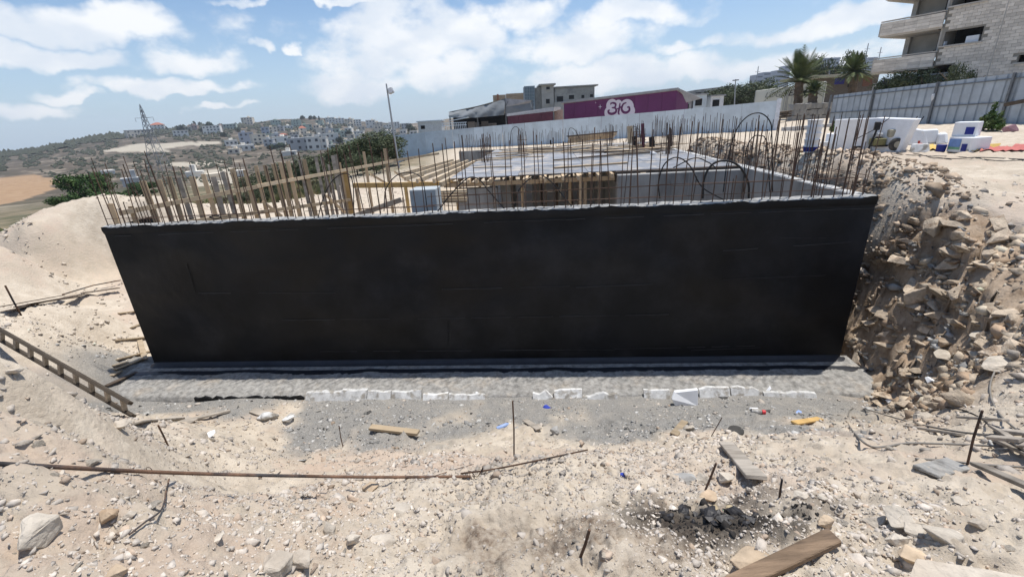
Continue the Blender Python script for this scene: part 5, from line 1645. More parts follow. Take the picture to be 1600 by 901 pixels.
sheet([(1508, 238), (1535, 237), (1530, 232), (1512, 232)], 'yellow_sheet', m_yel, 'pale yellow sheet right of the lower carton', 'sheet', .02, .04)
sheet([(1530, 239), (1640, 235), (1635, 229), (1535, 233)], 'red_tarp', M('red_tarp_cloth', (.46, .13, .11), rough=.7), 'long faded red tarpaulin strip on the ground at the right edge', 'tarpaulin', .03, .03, 24, 4)
foam([(1540, 232), (1558, 231), (1565, 224), (1548, 225)], 'yellow_board', 'yellow board leaning behind the red tarpaulin strip', .04, .005, m_yel)
o = link('cloth_sack', rock_mesh('cloth_sack', 21, 22, (.36, .22, .16)), M('mauve_sack', (.28, .16, .18), var=.2), None, gpx(1578, 206) + ZV * .12); tag(o, 'mauve cloth sack slumped on the sand heap by the fence', 'sack')
o = link('plastic_sack', rock_mesh('plastic_sack', 23, 22, (.5, .25, .2)), M('grey_green_sack', (.42, .45, .42)), None, gpx(1533, 202) + ZV * .15); tag(o, 'pale grey green plastic sack beside the weeds', 'sack')
# dark I-beam end leaning by the fence
thing(MB().beam(on_g(1585, 163) - gnor * .5, on_g(1620, 156) - gnor * .5, .16, .16), 'steel_beam', m_wooddark, 'dark steel beam sticking in at the right edge before the fence', 'beam')

# wheeled machine
p = gpx(1398, 237)
mc = empty('wheeled_machine', p, 'petrol engined wheeled machine with long handle parked before the foam boards', 'machine')
S_ = px_size(p)
mx = Vector((1, -.25, 0)).normalized(); my = Vector((.25, 1, 0)).normalized()
def mp_(a, b, c=0): return p + mx * ((a - 1398) * S_) + ZV * ((237 - b) * S_ * 1.02) + my * c
m_eng = M('olive_engine', (.16, .15, .07), rough=.5, var=.3, metal=.3)
m_tank = M('khaki_tank', (.36, .33, .25), rough=.6, var=.2)
m_tyre = M('dusty_tyre', (.06, .057, .052), rough=.9, var=.2)
for i, (a, b, r_, c) in enumerate(((1395, 226, 9.5, -.12), (1378, 222, 7.5, .25), (1398, 226, 9.5, .5))):
    q = mp_(a, b, c)
    wh = MB().tube([q - my * .07, q - my * .05, q + my * .05, q + my * .07], [r_ * S_ * .85, r_ * S_, r_ * S_, r_ * S_ * .85], 20).build('wheel', m_tyre, mc)
    MB().tube([q - my * .08, q + my * .08], r_ * S_ * .5, 14).build('rim', m_tank, wh)
MB().box(mp_(1396, 210, .2), (.42, .4, .24), (mx, my, ZV)).build('fuel_tank', m_tank, mc, bevel=.03)
MB().box(mp_(1376, 222, .2), (.36, .36, .22), (mx, my, ZV)).build('engine_block', m_eng, mc, bevel=.02)
MB().box(mp_(1374, 212, .2), (.22, .25, .12), (mx, my, ZV)).build('cylinder_head', m_pole, mc, bevel=.02)
MB().box(mp_(1412, 208, .2), (.2, .3, .22), (mx, my, ZV)).build('air_filter', m_black, mc, bevel=.04)
MB().box(mp_(1388, 228, .2), (.7, .3, .06), (mx, my, ZV)).build('frame', m_black, mc)
for c in (0, .34):
    MB().tube(spline([mp_(1402, 232, c), mp_(1412, 224, c), mp_(1420, 200, c), mp_(1425, 188, c)], 6), .014, 6).build('handle', m_black, mc)
MB().tube([mp_(1342, 219, .2), mp_(1368, 204, .2), mp_(1385, 188, .2)], .014, 6).build('lever', m_black, mc)
MB().box(mp_(1371, 199, .2), (.16, .12, .26), (mx, my, ZV)).build('gear_case', m_black, mc, bevel=.02)
MB().tube([mp_(1363, 235, .1), mp_(1370, 200, .1)], .03, 7).build('stand', m_black, mc)
p = gpx(1337, 237)
bk2 = empty('tool_bucket', p, 'small dark bucket on the ground left of the machine', 'bucket')
MB().tube([p, p + ZV * .18], [.09, .12], 12).build('bucket_body', m_black, bk2)
# cable trailing on the sand
pts = [gpx(*q) + ZV * .015 for q in ((1400, 240), (1430, 241), (1452, 246), (1490, 249), (1530, 247), (1600, 250))]
thing(MB().tube(spline(pts, 8), .012, 5), 'power_cable', m_black, 'thin dark cable trailing over the sandy ground at the right', 'cable')
pts = [gpx(*q) + ZV * .015 for q in ((1385, 239), (1420, 243), (1500, 246), (1560, 252), (1600, 251))]
thing(MB().tube(spline(pts, 8), .010, 5), 'power_cable', m_black, 'second dark cable crossing the first before the cartons', 'cable')

# ------------------------------------------------------------------ trees, palms, bushes
def leafmat(name, c1, c2, rough=.7):
    mt = M(name, c1, rough=rough, var=.30, scale=1.3, bump=0, orand=.15, col2=c2, c2thr=(.42, .6), c2scale=1.6, spec=.2)
    return mt
m_olive = leafmat('olive_leaf', (.065, .085, .038), (.115, .130, .072))
m_bush = leafmat('bush_leaf', (.030, .065, .016), (.065, .105, .030))
m_pine = leafmat('pine_leaf', (.028, .045, .024), (.050, .066, .036))
m_palm = leafmat('palm_frond', (.075, .105, .035), (.115, .135, .055))
m_weed = leafmat('weed_leaf', (.07, .12, .03), (.12, .15, .05))
m_trunk = M('bark', (.13, .10, .075), rough=.95, var=.3, scale=4, bump=.5, bscale=12)
def crown_mesh(name, seed, blobs, n, leaf, aspect=1.6, core=True):
    """many leaf-sized quads spread through clumps; blobs = (x, y, z, rx, ry, rz)"""
    r_ = np.random.default_rng(seed)
    vol = np.array([b[3] * b[4] * b[5] for b in blobs]); pr = vol ** .75; pr /= pr.sum()
    pick = r_.choice(len(blobs), n, p=pr)
    B = np.array(blobs)[pick]
    d = r_.normal(size=(n, 3)); d /= np.linalg.norm(d, axis=1)[:, None]
    rad = r_.uniform(.15, 1, n) ** .45
    rad *= 1 + .22 * (r_.random(n) - .5)
    c = B[:, :3] + d * rad[:, None] * B[:, 3:]
    # keep leaf clusters and leave gaps
    g = np.sin(c[:, 0] * 5.1 + seed) + np.sin(c[:, 1] * 4.7 + 2) + np.sin(c[:, 2] * 5.5 + 1)
    keep = (g > -1.1) | (rad < .55)
    c, d = c[keep], d[keep]; n = len(c)
    a = r_.normal(size=(n, 3)); a /= np.linalg.norm(a, axis=1)[:, None]
    nn = d + .9 * r_.normal(size=(n, 3)); 
    b = np.cross(nn, a); b /= np.linalg.norm(b, axis=1)[:, None]
    a = np.cross(b, nn); a /= np.linalg.norm(a, axis=1)[:, None]
    s = leaf * r_.uniform(.6, 1.3, n)[:, None]
    v = np.stack([c - a * s * aspect * .5, c + b * s * .35, c + a * s * aspect * .5, c - b * s * .35], 1).reshape(-1, 3)
    f = np.arange(4 * n).reshape(n, 4)
    me = bpy.data.meshes.new(name)
    me.from_pydata(v.tolist(), [], f.tolist())
    me.update()
    return me
def branch_mesh(name, h, spread, seed, r0=.16, n=6):
    r_ = random.Random(seed)
    mb_ = MB()
    mb_.tube([(0, 0, -.2), (r_.uniform(-.1, .1), r_.uniform(-.1, .1), h * .35), (r_.uniform(-.15, .15), 0, h * .6)], [r0 * 1.3, r0, r0 * .7], 7)
    for k in range(n):
        th = k * 2 * math.pi / n + r_.uniform(-.4, .4)
        z0 = h * r_.uniform(.3, .55)
        mb_.tube([(0, 0, z0), (math.cos(th) * spread * .4, math.sin(th) * spread * .4, z0 + h * .18), (math.cos(th) * spread * .8, math.sin(th) * spread * .8, z0 + h * r_.uniform(.25, .42))], [r0 * .6, r0 * .4, r0 * .12], 5)
    return mb_.mesh(name)
def blobset(seed, h, w, n=7, base=.35):
    r_ = random.Random(seed)
    out = [(0, 0, h * .68, w * .55, w * .55, h * .28)]
    for k in range(n):
        th = k * 2 * math.pi / n + r_.uniform(-.4, .4); q = w * r_.uniform(.35, .6)
        out.append((math.cos(th) * q, math.sin(th) * q, h * r_.uniform(base + .05, .82), w * r_.uniform(.26, .42), w * r_.uniform(.26, .42), h * r_.uniform(.13, .22)))
    return out
OLIVE = []
for s_ in range(3):
    OLIVE.append((branch_mesh('trunk', 5, 2.2, 40 + s_), crown_mesh('crown', 50 + s_, blobset(60 + s_, 5.0, 2.9, 9, .22), 5200, .17)))
def tree(px_, py_, Y, ht, lab, protos, mat, group=None, cat='tree', name='olive_tree', wide=1.0, h0=5.0):
    q = at_y(px_, py_, Y)
    root = empty(name, gq(q.x, Y), lab, cat, group)
    root['category'] = cat
    tm, cm = random.choice(protos)
    s_ = ht / h0
    rz = random.uniform(0, 6)
    link('trunk', tm, m_trunk, root, (0, 0, 0), (0, 0, rz), (s_, s_, s_))
    link('crown', cm, mat, root, (0, 0, 0), (0, 0, rz), (s_ * wide, s_ * wide, s_))
    return root
HEDGE = [(392, 262, 44, 2.6, 'leftmost small olive tree of the dark hedge line'), (420, 262, 41, 2.7, 'second olive tree from the left in the hedge line'), (452, 262, 43, 2.9, 'third olive tree from the left in the hedge line'), (480, 262, 40, 2.8, 'fourth olive tree from the left, behind the tall studs'),
         (508, 262, 42, 2.7, 'middle olive tree of the dark hedge line'), (535, 262, 39, 2.8, 'broad olive tree right of the middle of the hedge line'), (562, 262, 40, 3.1, 'tall olive tree third from the lamp post'), (586, 262, 38, 3.0, 'second olive tree from the lamp post'), (604, 262, 37, 2.9, 'olive tree nearest the lamp post')]
for (a, b, Y, h_, lab) in HEDGE:
    tree(a, b, Y, h_ * .98, lab, OLIVE, m_olive, 'olive trees left of the hoarding', wide=1.45)
# low growth in front of and between them
for i, (a, Y, h_, lab) in enumerate(((372, 36, 1.2, 'low green bush at the left foot of the hedge line'), (405, 33, 1.3, 'bright low bush before the leftmost olives'), (440, 34, 1.3, 'low bush in front of the third olive tree'), (500, 33, 1.5, 'dark low bush in front of the middle olive tree'), (560, 33, 1.5, 'dark bush filling the foot of the tall olive'), (590, 32, 1.3, 'dark bush at the foot of the olives by the soil bank'))):
    tree(a, 280, Y, h_, lab, OLIVE, m_bush, 'bushes before the olive trees', 'bush', 'bush', 1.3)
# big green bush at the left and smaller ones
BUSH = [(branch_mesh('trunk', 4, 2.5, 44, .1), crown_mesh('crown', 57, blobset(67, 4.0, 3.2, 11, .1), 8000, .17))]
tree(130, 290, 46, 4.0, 'large round green bush standing alone at the left', BUSH, m_bush, None, 'bush', 'bush', .95, 4.0)
tree(172, 300, 43, 2.4, 'smaller bush joined to the right of the large bush', BUSH, m_bush, None, 'bush', 'bush', 1.4, 4.0)
tree(100, 300, 44, 2.2, 'low bush at the left foot of the large bush', BUSH, m_bush, None, 'bush', 'bush', 1.3, 4.0)
tree(215, 285, 60, 2.0, 'low bush right of the large bush near the sheds', BUSH, m_bush, None, 'bush', 'bush', 1.6, 4.0)
# shrub belt behind the hoarding at the right
for i in range(9):
    tree(1088 + i * 13, 140, 78 + (i % 3) * 4, 3.9 + .22 * i + random.uniform(-.3, .3), ('leftmost', 'second', 'third', 'fourth', 'fifth', 'sixth', 'seventh', 'eighth', 'rightmost')[i] + ' dark shrub of the belt between site huts and box trailer', OLIVE, m_pine, 'shrub belt behind the huts', 'bush', 'shrub', 1.3)
tree(1275, 120, 75, 8.0, 'dark feathery tree behind the left palm', OLIVE, m_pine, None, 'tree', 'tree', .6)
tree(1292, 120, 80, 8.2, 'grey green tree right of the left palm', OLIVE, m_olive, None, 'tree', 'tree', .6)
tree(1322, 120, 72, 8.3, 'tall dark tree left of the right palm', OLIVE, m_pine, None, 'tree', 'tree', .55)
tree(1405, 130, 40, 3.8, 'bright green bush under the balconies', OLIVE, m_weed, None, 'bush', 'bush', 1.1)
tree(1422, 130, 40, 3.5, 'yellow green bush right of the balcony posts', OLIVE, m_weed, None, 'bush', 'bush', 1.2)
tree(1448, 122, 37.5, 3.6, 'pale bush before the ground floor window', OLIVE, m_weed, None, 'bush', 'bush', 1.0)
tree(1502, 118, 34, 3.6, 'small yellow green bush under the big window', OLIVE, m_weed, None, 'bush', 'bush', .6)
# weeds by the fence and at the foam
WEED = [(MB().tube([(0, 0, -.05), (.02, 0, .5)], [.015, .01], 5).tube([(0, 0, 0), (.2, .05, .45)], [.01, .006], 5).mesh('stem'), crown_mesh('leaves', 91, [(0, 0, .35, .22, .2, .33), (.25, .05, .3, .22, .18, .22), (-.25, 0, .22, .2, .16, .18), (0, 0, .8, .07, .07, .25)], 700, .085))]
for (a, b, h_, lab) in ((1543, 204, 1.15, 'tall thin weed growing before the grey fence'), (1557, 205, .8, 'bushy weed right of the tall thin one'), (1528, 203, .55, 'small weed left of the tall thin one'), (1300, 207, .6, 'yellow green weed tuft left of the large foam board')):
    p = hit(a, b)
    root = empty('weed', p, lab, 'weed')
    s_ = h_
    link('stem', WEED[0][0], m_trunk, root, (0, 0, 0), (0, 0, 1), (s_, s_, s_)); link('leaves', WEED[0][1], m_weed, root, (0, 0, 0), (0, 0, 1), (s_ * 1.2, s_ * 1.2, s_))
# palms
def palm(px_, ybase, Y, ycrown, ytop, lab, seed):
    r_ = random.Random(seed)
    b = at_y(px_, ybase, Y); c = at_y(px_ + (ycrown - ybase) * -.02, ycrown, Y)
    root = empty('palm_tree', gq(b.x, Y), lab, 'palm')
    z0 = root.location.z
    H_ = c.z - z0
    prof = []
    pts = []
    for k in range(15):
        t_ = k / 14
        pts.append(Vector((b.x + (c.x - b.x) * t_, Y, z0 - .2 + (H_ + .2) * t_)))
        prof.append(.42 + .05 * (k % 2) - .06 * t_)
    MB().tube(pts, prof, 10, smooth=False).build('trunk', m_trunk, root)
    fl_ = (at_y(px_, ytop, Y).z - c.z)
    for k in range(58):
        th = k * 2.4 + r_.uniform(-.2, .2)
        el = r_.uniform(-.25, 1.35)
        L_ = fl_ * r_.uniform(1.1, 1.45)
        dh = Vector((math.cos(th), math.sin(th), 0))
        sp = []
        for j in range(8):
            t_ = j / 7
            sp.append(c + dh * (L_ * t_ * math.cos(el)) + ZV * (L_ * t_ * math.sin(el) - L_ * .30 * t_ ** 2.2 * max(.15, math.cos(el))))
        mb_ = MB()
        mb_.tube(sp, [.035 * (1 - .8 * j / 7) for j in range(8)], 4)
        for j in range(1, 15):
            t_ = j / 14.5
            i0 = min(6, int(t_ * 7)); q = sp[i0].lerp(sp[i0 + 1], t_ * 7 - i0)
            tg = (sp[i0 + 1] - sp[i0]).normalized()
            sd_ = tg.cross(ZV)
            sd_ = sd_.normalized() if sd_.length > .05 else Vector((-dh.y, dh.x, 0))
            ll = L_ * .24 * math.sin(math.pi * (.12 + .85 * t_))
            for sg in (-1, 1):
                tip = q + (sd_ * sg * .75 + tg * .75 - ZV * .12).normalized() * ll
                wv_ = tg * .085
                mb_.add([q - wv_, q + wv_, tip], [(0, 1, 2)])
        mb_.build('frond', m_palm, root)
palm(1248, 172, 50, 128, 84, 'tall date palm with a thick trunk before the cream trailer', 5)
palm(1335, 142, 52, 112, 84, 'second date palm standing before the low shop', 9)
palm(1270, 172, 47, 144, 128, 'small thin young palm right of the tall palm', 14)

# ------------------------------------------------------------------ the far hillside: houses, trees, scrub
m_h = [M('house_white', (.78, .74, .66), var=.06, bump=0, orand=.12), M('house_cream', (.68, .60, .48), var=.06, bump=0, orand=.12), M('house_grey', (.50, .50, .49), var=.06, bump=0, orand=.12), M('house_bluegrey', (.40, .42, .46), var=.05, bump=0), M('house_pink', (.46, .34, .29), var=.05, bump=0), M('house_mint', (.42, .48, .40), var=.05, bump=0)]
m_win = M('house_window', (.055, .06, .07), rough=.3, var=.1, bump=0)
m_rtile = M('red_roof', (.38, .14, .09), var=.1, bump=0)
def house(px_, yb, wpx, hpx, mi, lab, group=None, red=False, wins=True):
    p = hit(px_, yb, 1500, 60)
    s_ = px_size(p)
    W_, H_ = wpx * s_, hpx * s_ * 1.02
    root = empty('house', p, lab, 'house', group)
    rz = math.atan2(-p.x, p.y) + random.uniform(-.35, .35)
    X = Vector((math.cos(rz), math.sin(rz), 0)); Y = Vector((-X.y, X.x, 0))
    D_ = min(W_, 12) * random.uniform(.7, 1)
    ax = (X, Y, ZV)
    c = p + Y * D_ / 2
    MB().box(c + ZV * (H_ / 2 - 1), (W_, D_, H_ + 2), ax).build('wall', m_h[mi], root)
    if red:
        MB().prism([c + ZV * H_ - X * W_ * .54 - Y * D_ * .54, c + ZV * H_ + X * W_ * .54 - Y * D_ * .54, c + ZV * (H_ * 1.35) + X * W_ * .1, c + ZV * (H_ * 1.35) - X * W_ * .1], Y * D_ * .5).build('roof', m_rtile, root)
    else:
        MB().box(c + ZV * (H_ + .25), (W_ + .3, D_ + .3, .5), ax).build('roof', m_h[mi], root)
        if random.random() < .6:
            MB().box(c + ZV * (H_ + 1.3) + X * random.uniform(-.25, .25) * W_, (min(3, W_ * .3), 2.5, 1.8), ax).build('stair_head', m_h[mi], root)
    if wins:
        nf = max(1, int(round(H_ / 3.4))); nc = max(2, int(round(W_ / 4.0)))
        for f_ in range(nf):
            for k in range(nc):
                if random.random() < .12: continue
                q = p + X * W_ * ((k + .5) / nc - .5) - Y * .06 + ZV * (H_ * (f_ + .55) / nf)
                MB().box(q, (min(1.7, W_ / nc * .5), .2, min(1.7, H_ / nf * .5)), ax).build('window', m_win, root)
    return root
HOUSES = [(222, 213, 36, 9, 1, 'long cream house left on the ridge behind the pylon'), (248, 206, 18, 10, 0, 'red roofed white house right of the pylon on the ridge', True), (284, 214, 20, 9, 0, 'wide white house below the ridge right of the pylon'), (303, 206, 12, 9, 4, 'pink house between dark trees on the ridge'), (296, 207, 9, 8, 1, 'narrow cream house beside the pink one'),
          (332, 209, 24, 11, 0, 'big white house with three storeys on the left ridge'), (360, 203, 18, 8, 5, 'mint coloured house on the ridge'), (387, 195, 16, 10, 1, 'large cream block standing on the skyline'), (346, 206, 8, 9, 4, 'narrow pink house on the left ridge'),
          (388, 226, 20, 17, 3, 'tall blue grey apartment block on the slope'), (408, 226, 20, 15, 1, 'cream apartment block right of the blue grey one'), (416, 211, 11, 11, 3, 'small blue tower house on the upper slope'), (363, 228, 17, 8, 0, 'white house left of the blue grey block'), (382, 236, 30, 8, 0, 'long low white house under the blue grey block'), (366, 240, 16, 6, 1, 'low cream house lowest at the left of the village'),
          (439, 223, 22, 8, 0, 'white flat house above the dark garden'), (445, 217, 12, 6, 4, 'small pink house above the white flat one', True), (470, 236, 30, 18, 2, 'large pale grey apartment cluster, left half'), (492, 235, 20, 19, 0, 'large white apartment cluster, right half'), (505, 234, 14, 17, 0, 'white stepped block right of the large cluster'), (521, 224, 20, 14, 0, 'white three storey block with balconies'), (502, 211, 14, 10, 1, 'cream house above the white stepped block'), (452, 243, 20, 5, 0, 'long low white wall house at the foot of the village'), (430, 232, 8, 7, 2, 'small grey house beside the dark garden'),
          (517, 194, 14, 9, 0, 'white house left end of the ridge terrace'), (532, 195, 14, 9, 0, 'second white house of the ridge terrace'), (546, 196, 12, 9, 1, 'third house of the ridge terrace, cream'), (559, 197, 12, 9, 0, 'fourth white house of the ridge terrace'), (580, 200, 14, 11, 0, 'white ridge house left of the lamp post'), (594, 201, 10, 9, 1, 'cream ridge house just left of the lamp post'), (617, 201, 16, 9, 0, 'white house right of the lamp post on the ridge'), (634, 202, 12, 8, 2, 'grey house at the right end of the ridge')]
for h_ in HOUSES:
    house(*h_[:6], None, len(h_) > 6)
spots = []
while len(spots) < 60:
    a, b = random.uniform(415, 650), random.uniform(196, 236)
    if all(abs(a - c) > 8 or abs(b - d) > 4 for c, d in spots + [(q[0], q[1]) for q in HOUSES]): spots.append((a, b))
for a, b in spots:
    house(a, b, random.uniform(8, 15), random.uniform(5, 10), random.choice((0, 0, 0, 1, 1, 2, 5)), 'small pale flat roofed house among many on the far village slope', 'small houses on the far slope', random.random() < .08)
# sheds in the valley behind the studs
for (a, b, w_, h_, mi, lab) in ((207, 291, 22, 9, 2, 'dark roofed shed in the valley right of the large bush'), (305, 277, 22, 6, 0, 'white low shed in the valley behind the studs'), (340, 282, 20, 7, 1, 'cream low shed in the valley behind the studs'), (172, 272, 14, 4, 0, 'small white roof beyond the large bush'), (372, 276, 18, 6, 0, 'pale shed in the valley near the hedge')):
    house(a, b, w_, h_, mi, lab, None, False, False)
# far trees
FT = [crown_mesh('crown', 120 + k, [(0, 0, .55, .42, .42, .45), (.2, .1, .4, .3, .3, .3), (-.2, 0, .45, .3, .3, .3)], 260, .22) for k in range(3)]
CYP = crown_mesh('crown', 130, [(0, 0, .55, .16, .16, .5), (0, 0, .3, .22, .22, .3)], 200, .16)
ftr = MB().tube([(0, 0, -.1), (0, 0, .4)], [.05, .03], 5).mesh('trunk')
def ftree(px_, yb, hpx, lab, group, slim=False, wide=1.0):
    p = hit(px_, yb, 1500, 60)
    s_ = hpx * px_size(p)
    root = empty('tree', p, lab, 'tree', group)
    link('trunk', ftr, m_trunk, root, (0, 0, 0), None, (s_, s_, s_))
    link('crown', CYP if slim else random.choice(FT), m_pine, root, (0, 0, 0), (0, 0, random.uniform(0, 6)), (s_ * wide, s_ * wide, s_))
for (a, b, h_, sl, w_) in ((205, 213, 8, False, 1.2), (262, 207, 9, True, 1), (279, 206, 9, True, 1), (287, 207, 11, False, 1.2), (293, 207, 9, False, 1.2), (305, 198, 8, True, 1.5), (314, 199, 8, False, 1), (328, 200, 9, False, 1.3), (320, 206, 8, False, 1.4), (473, 187, 6, False, 1.3), (486, 187, 6, False, 1.2), (492, 187, 6, False, 1), (499, 188, 6, True, 1.2), (510, 189, 4, False, 1.5), (425, 235, 9, False, 1.8), (440, 232, 9, False, 2), (455, 222, 8, False, 1.5), (545, 214, 10, False, 1.5), (640, 203, 9, False, 1.5), (532, 224, 10, False, 1.4), (372, 206, 7, False, 1.6), (350, 214, 7, False, 1.6), (645, 208, 10, False, 1.8)):
    ftree(a, b, h_, 'slim dark cypress on the far hill' if sl else 'dark round tree standing among the far hill houses', 'cypresses on the far hill' if sl else 'round trees on the far hill', sl, w_)
# ridge scrub and hillside bushes that read as one mass
r_ = np.random.default_rng(5)
vs, fs = [], []
n_ = 6500
ax_ = r_.uniform(-60, 660, n_)
ridge_y = np.interp(ax_, [q[0] for q in RIDGE_PX], [q[1] for q in RIDGE_PX])
ay_ = ridge_y + 1 + r_.random(n_) ** 1.5 * (300 - ridge_y) * .9
cl = fbm(ax_ / 22, ay_ / 7, 3, 91)
octa = np.array([(1, 0, 0), (0, 1, 0), (-1, 0, 0), (0, -1, 0), (0, 0, 1), (.0, .0, -.5)], float)
of = [(0, 1, 4), (1, 2, 4), (2, 3, 4), (3, 0, 4), (1, 0, 5), (2, 1, 5), (3, 2, 5), (0, 3, 5)]
for i in range(n_):
    near_ridge = ay_[i] < ridge_y[i] + 7 and ax_[i] < 330
    if cl[i] < -.03 and not near_ridge: continue
    if inpoly(np.array([ax_[i]]), np.array([ay_[i]]), [(155, 240), (200, 226), (300, 221), (350, 221), (265, 240)])[0]: continue
    if inpoly(np.array([ax_[i]]), np.array([ay_[i]]), [(-60, 340), (-60, 268), (60, 268), (95, 283), (60, 330)])[0]: continue
    d_ = px_dir(ax_[i], ay_[i]); hx = math.hypot(d_.x, d_.y)
    p = hit(ax_[i], ay_[i], 1200, 55)
    s_ = px_size(p) * r_.uniform(1.2, 3.2) * (1.6 if near_ridge else 1)
    b0 = len(vs)
    J = octa * (1 + r_.uniform(-.3, .3, (6, 1))) * np.array([s_ * 1.3, s_ * 1.3, s_]) + np.array([p.x, p.y, p.z + s_ * .3])
    vs += J.tolist(); fs += [tuple(q + b0 for q in f_) for f_ in of]
sme = bpy.data.meshes.new('hillside_scrub'); sme.from_pydata(vs, [], fs); sme.update()
o = link('hillside_scrub', sme, leafmat('far_scrub', (.036, .044, .028), (.065, .070, .045)))
tag(o, 'dark scrub dotted over the far hillside', kind='stuff')

# ------------------------------------------------------------------ things lying on the near ground
def gp(px_, py_, lift=0.0):
    p = hit(px_, py_); return p + ZV * lift
def plank_px(q0, q1, wd, th, mat, label, lift=None, group=None, name='plank', parts=None):
    a, b = gp(*q0), gp(*q1)
    l_ = th * .55 if lift is None else lift
    # keep a board straight: rest it on the higher of the ground samples along it
    m_ = 0
    for k in range(9):
        q = a.lerp(b, k / 8); m_ = max(m_, gz(q.x, q.y) - q.z)
    a.z += l_ + m_ * .8; b.z += l_ + m_ * .8
    up_ = Vector((random.uniform(-.1, .1), random.uniform(-.1, .1), 1))
    mb_ = MB().beam(a, b, wd, th, up_, jit=.003)
    return thing(mb_, name, mat, label, 'plank', group, bevel=min(.004, th * .15))
m_brown = M('brown_plank', (.225, .155, .10), rough=.9, var=.4, scale=12, bump=.6, bscale=60, stretch=(.15, 1, 1), col2=(.12, .085, .06), c2thr=(.46, .6), c2scale=9)
plank_px((1130, 928), (1302, 846), .07, .028, m_brown, 'thick brown wooden plank lying at the bottom right corner foreground')
plank_px((1133, 701), (1180, 758), .12, .03, m_woodgrey, 'grey weathered plank lying on the slope below the gravel')
plank_px((580, 674), (655, 683), .12, .05, m_woodx, 'short pale beam lying midway on the rubble')
plank_px((1446, 741), (1497, 728), .14, .02, m_foot, 'flat grey board lying near the bundle of laths')
plank_px((1466, 606), (1521, 577), .09, .025, m_woodx, 'straight pale lath lying on the rocky bank')
plank_px((1329, 521), (1367, 497), .09, .025, m_woodx, 'pale lath leaning in the rocks beside the wall corner')
plank_px((1322, 501), (1345, 512), .09, .025, m_woodgrey, 'short lath crossing the one by the wall corner')
plank_px((1241, 662), (1281, 655), .10, .03, m_woodyel, 'short yellowish board on the gravel right of the footing')
plank_px((1053, 681), (1070, 660), .10, .02, m_woodx, 'small pale board scrap left of the black puck')
plank_px((820, 660), (842, 675), .10, .02, m_woodgrey, 'small board scrap right of the upright pin')
plank_px((218, 668), (285, 660), .11, .025, m_woodgrey, 'grey board at the foot of the ladder')
plank_px((262, 655), (302, 661), .2, .02, m_woodgrey, 'wide grey board scrap right of the ladder foot')
plank_px((304, 656), (360, 643), .07, .04, m_woodgrey, 'thin grey batten near the left end of the footing')
plank_px((395, 643), (432, 655), .14, .03, m_woodgrey, 'short board among pale concrete lumps on the left')
for q0, q1, lab in (((180, 533), (229, 528), 'topmost pale board left of the wall corner'), ((183, 563), (236, 549), 'long pale board lying against the wall corner'), ((178, 573), (200, 567), 'short board in the pile left of the wall corner'), ((180, 579), (222, 562), 'lowest pale board of the pile left of the wall corner'), ((219, 533), (227, 563), 'board lying toward the camera in the corner pile'), ((174, 588), (188, 580), 'smallest board scrap below the corner pile'), ((186, 491), (215, 487), 'board stub nearest the wall edge high on the left'), ((205, 514), (218, 508), 'tiny board stub beside the wall edge on the left')):
    plank_px(q0, q1, .11, .03, m_woodx, lab)
plank_px((166, 604), (240, 571), .10, .03, m_wooddark, 'dark strip drawn for the shadow edge running out from the wall corner')  # dark plank added to draw the edge of the wall's cast shadow
for k, (q0, q1) in enumerate((((5, 492), (70, 476)), ((30, 485), (130, 464)), ((50, 480), (125, 468)), ((130, 464), (188, 455)), ((8, 489), (100, 470)))):
    plank_px(q0, q1, .16, .02, m_wooddark, 'dark brown sheet or board in the loose heap left of the wall, ' + ('lowest end', 'topmost', 'middle', 'nearest the wall', 'longest')[k], .02 + .03 * k)
a, b = gp(100, 466, .12), gp(190, 443, .12)
thing(MB().tube([a, a.lerp(b, .5) + ZV * .05, b], .018, 6), 'steel_rod', m_rebar, 'thin rod lying over the dark boards left of the wall', 'rod')
# bundle of laths at the right
for k, (q0, q1, lab) in enumerate((((1415, 668), (1500, 682), 'long grey lath at the left of the lath heap'), ((1520, 735), (1640, 790), 'lowest lath of the heap at the right edge'), ((1550, 700), (1640, 745), 'broad lath in the heap by the right edge'), ((1545, 680), (1620, 735), 'steep lath crossing the heap by the right edge'), ((1560, 690), (1640, 702), 'upper lath of the heap by the right edge'), ((1575, 716), (1640, 718), 'level lath of the heap by the right edge'), ((1535, 708), (1585, 715), 'short lath at the left tip of the heap'), ((1490, 676), (1560, 684), 'lath joining the grey lath to the heap'))):
    plank_px(q0, q1, .06, .025, m_woodgrey, lab, .02 + .02 * k)
# ladder lying down into the pit at the left
la, lb = gp(-6, 512), gp(203, 650)
la = at_z(-6, 520, 1.95); lb = at_z(210, 648, .62)
ld = (lb - la).normalized()
lv_ = Vector((.30, .50, .55)); lside = (lv_ - ld * lv_.dot(ld)).normalized()
lnorm = ld.cross(lside)
ladder = empty('wooden_ladder', lb, 'dark wooden ladder lying down the bank at the left edge', 'ladder')
m_lad = M('ladder_wood', (.075, .06, .045), rough=.9, var=.25, scale=6, bump=.3, stretch=(.4, 1, 1))
for sg in (-.5, .5):
    r0_, r1_ = ((at_z(-8, 510, 2.0), at_z(204, 630, .9)) if sg > 0 else (at_z(-8, 526, 1.7), at_z(209, 650, .6)))
    MB().beam(r0_, r1_, .05, .10, upv=lnorm).build('rail', m_lad, ladder, bevel=.004)
    RL = RL + [(r0_, r1_)] if sg > 0 else [(r0_, r1_)]
nr_ = 9
for k in range(nr_):
    t_ = (k + .5) / nr_
    MB().beam(RL[0][0].lerp(RL[0][1], t_), RL[1][0].lerp(RL[1][1], t_), .06, .05, upv=ld).build('rung', m_woodgrey, ladder)
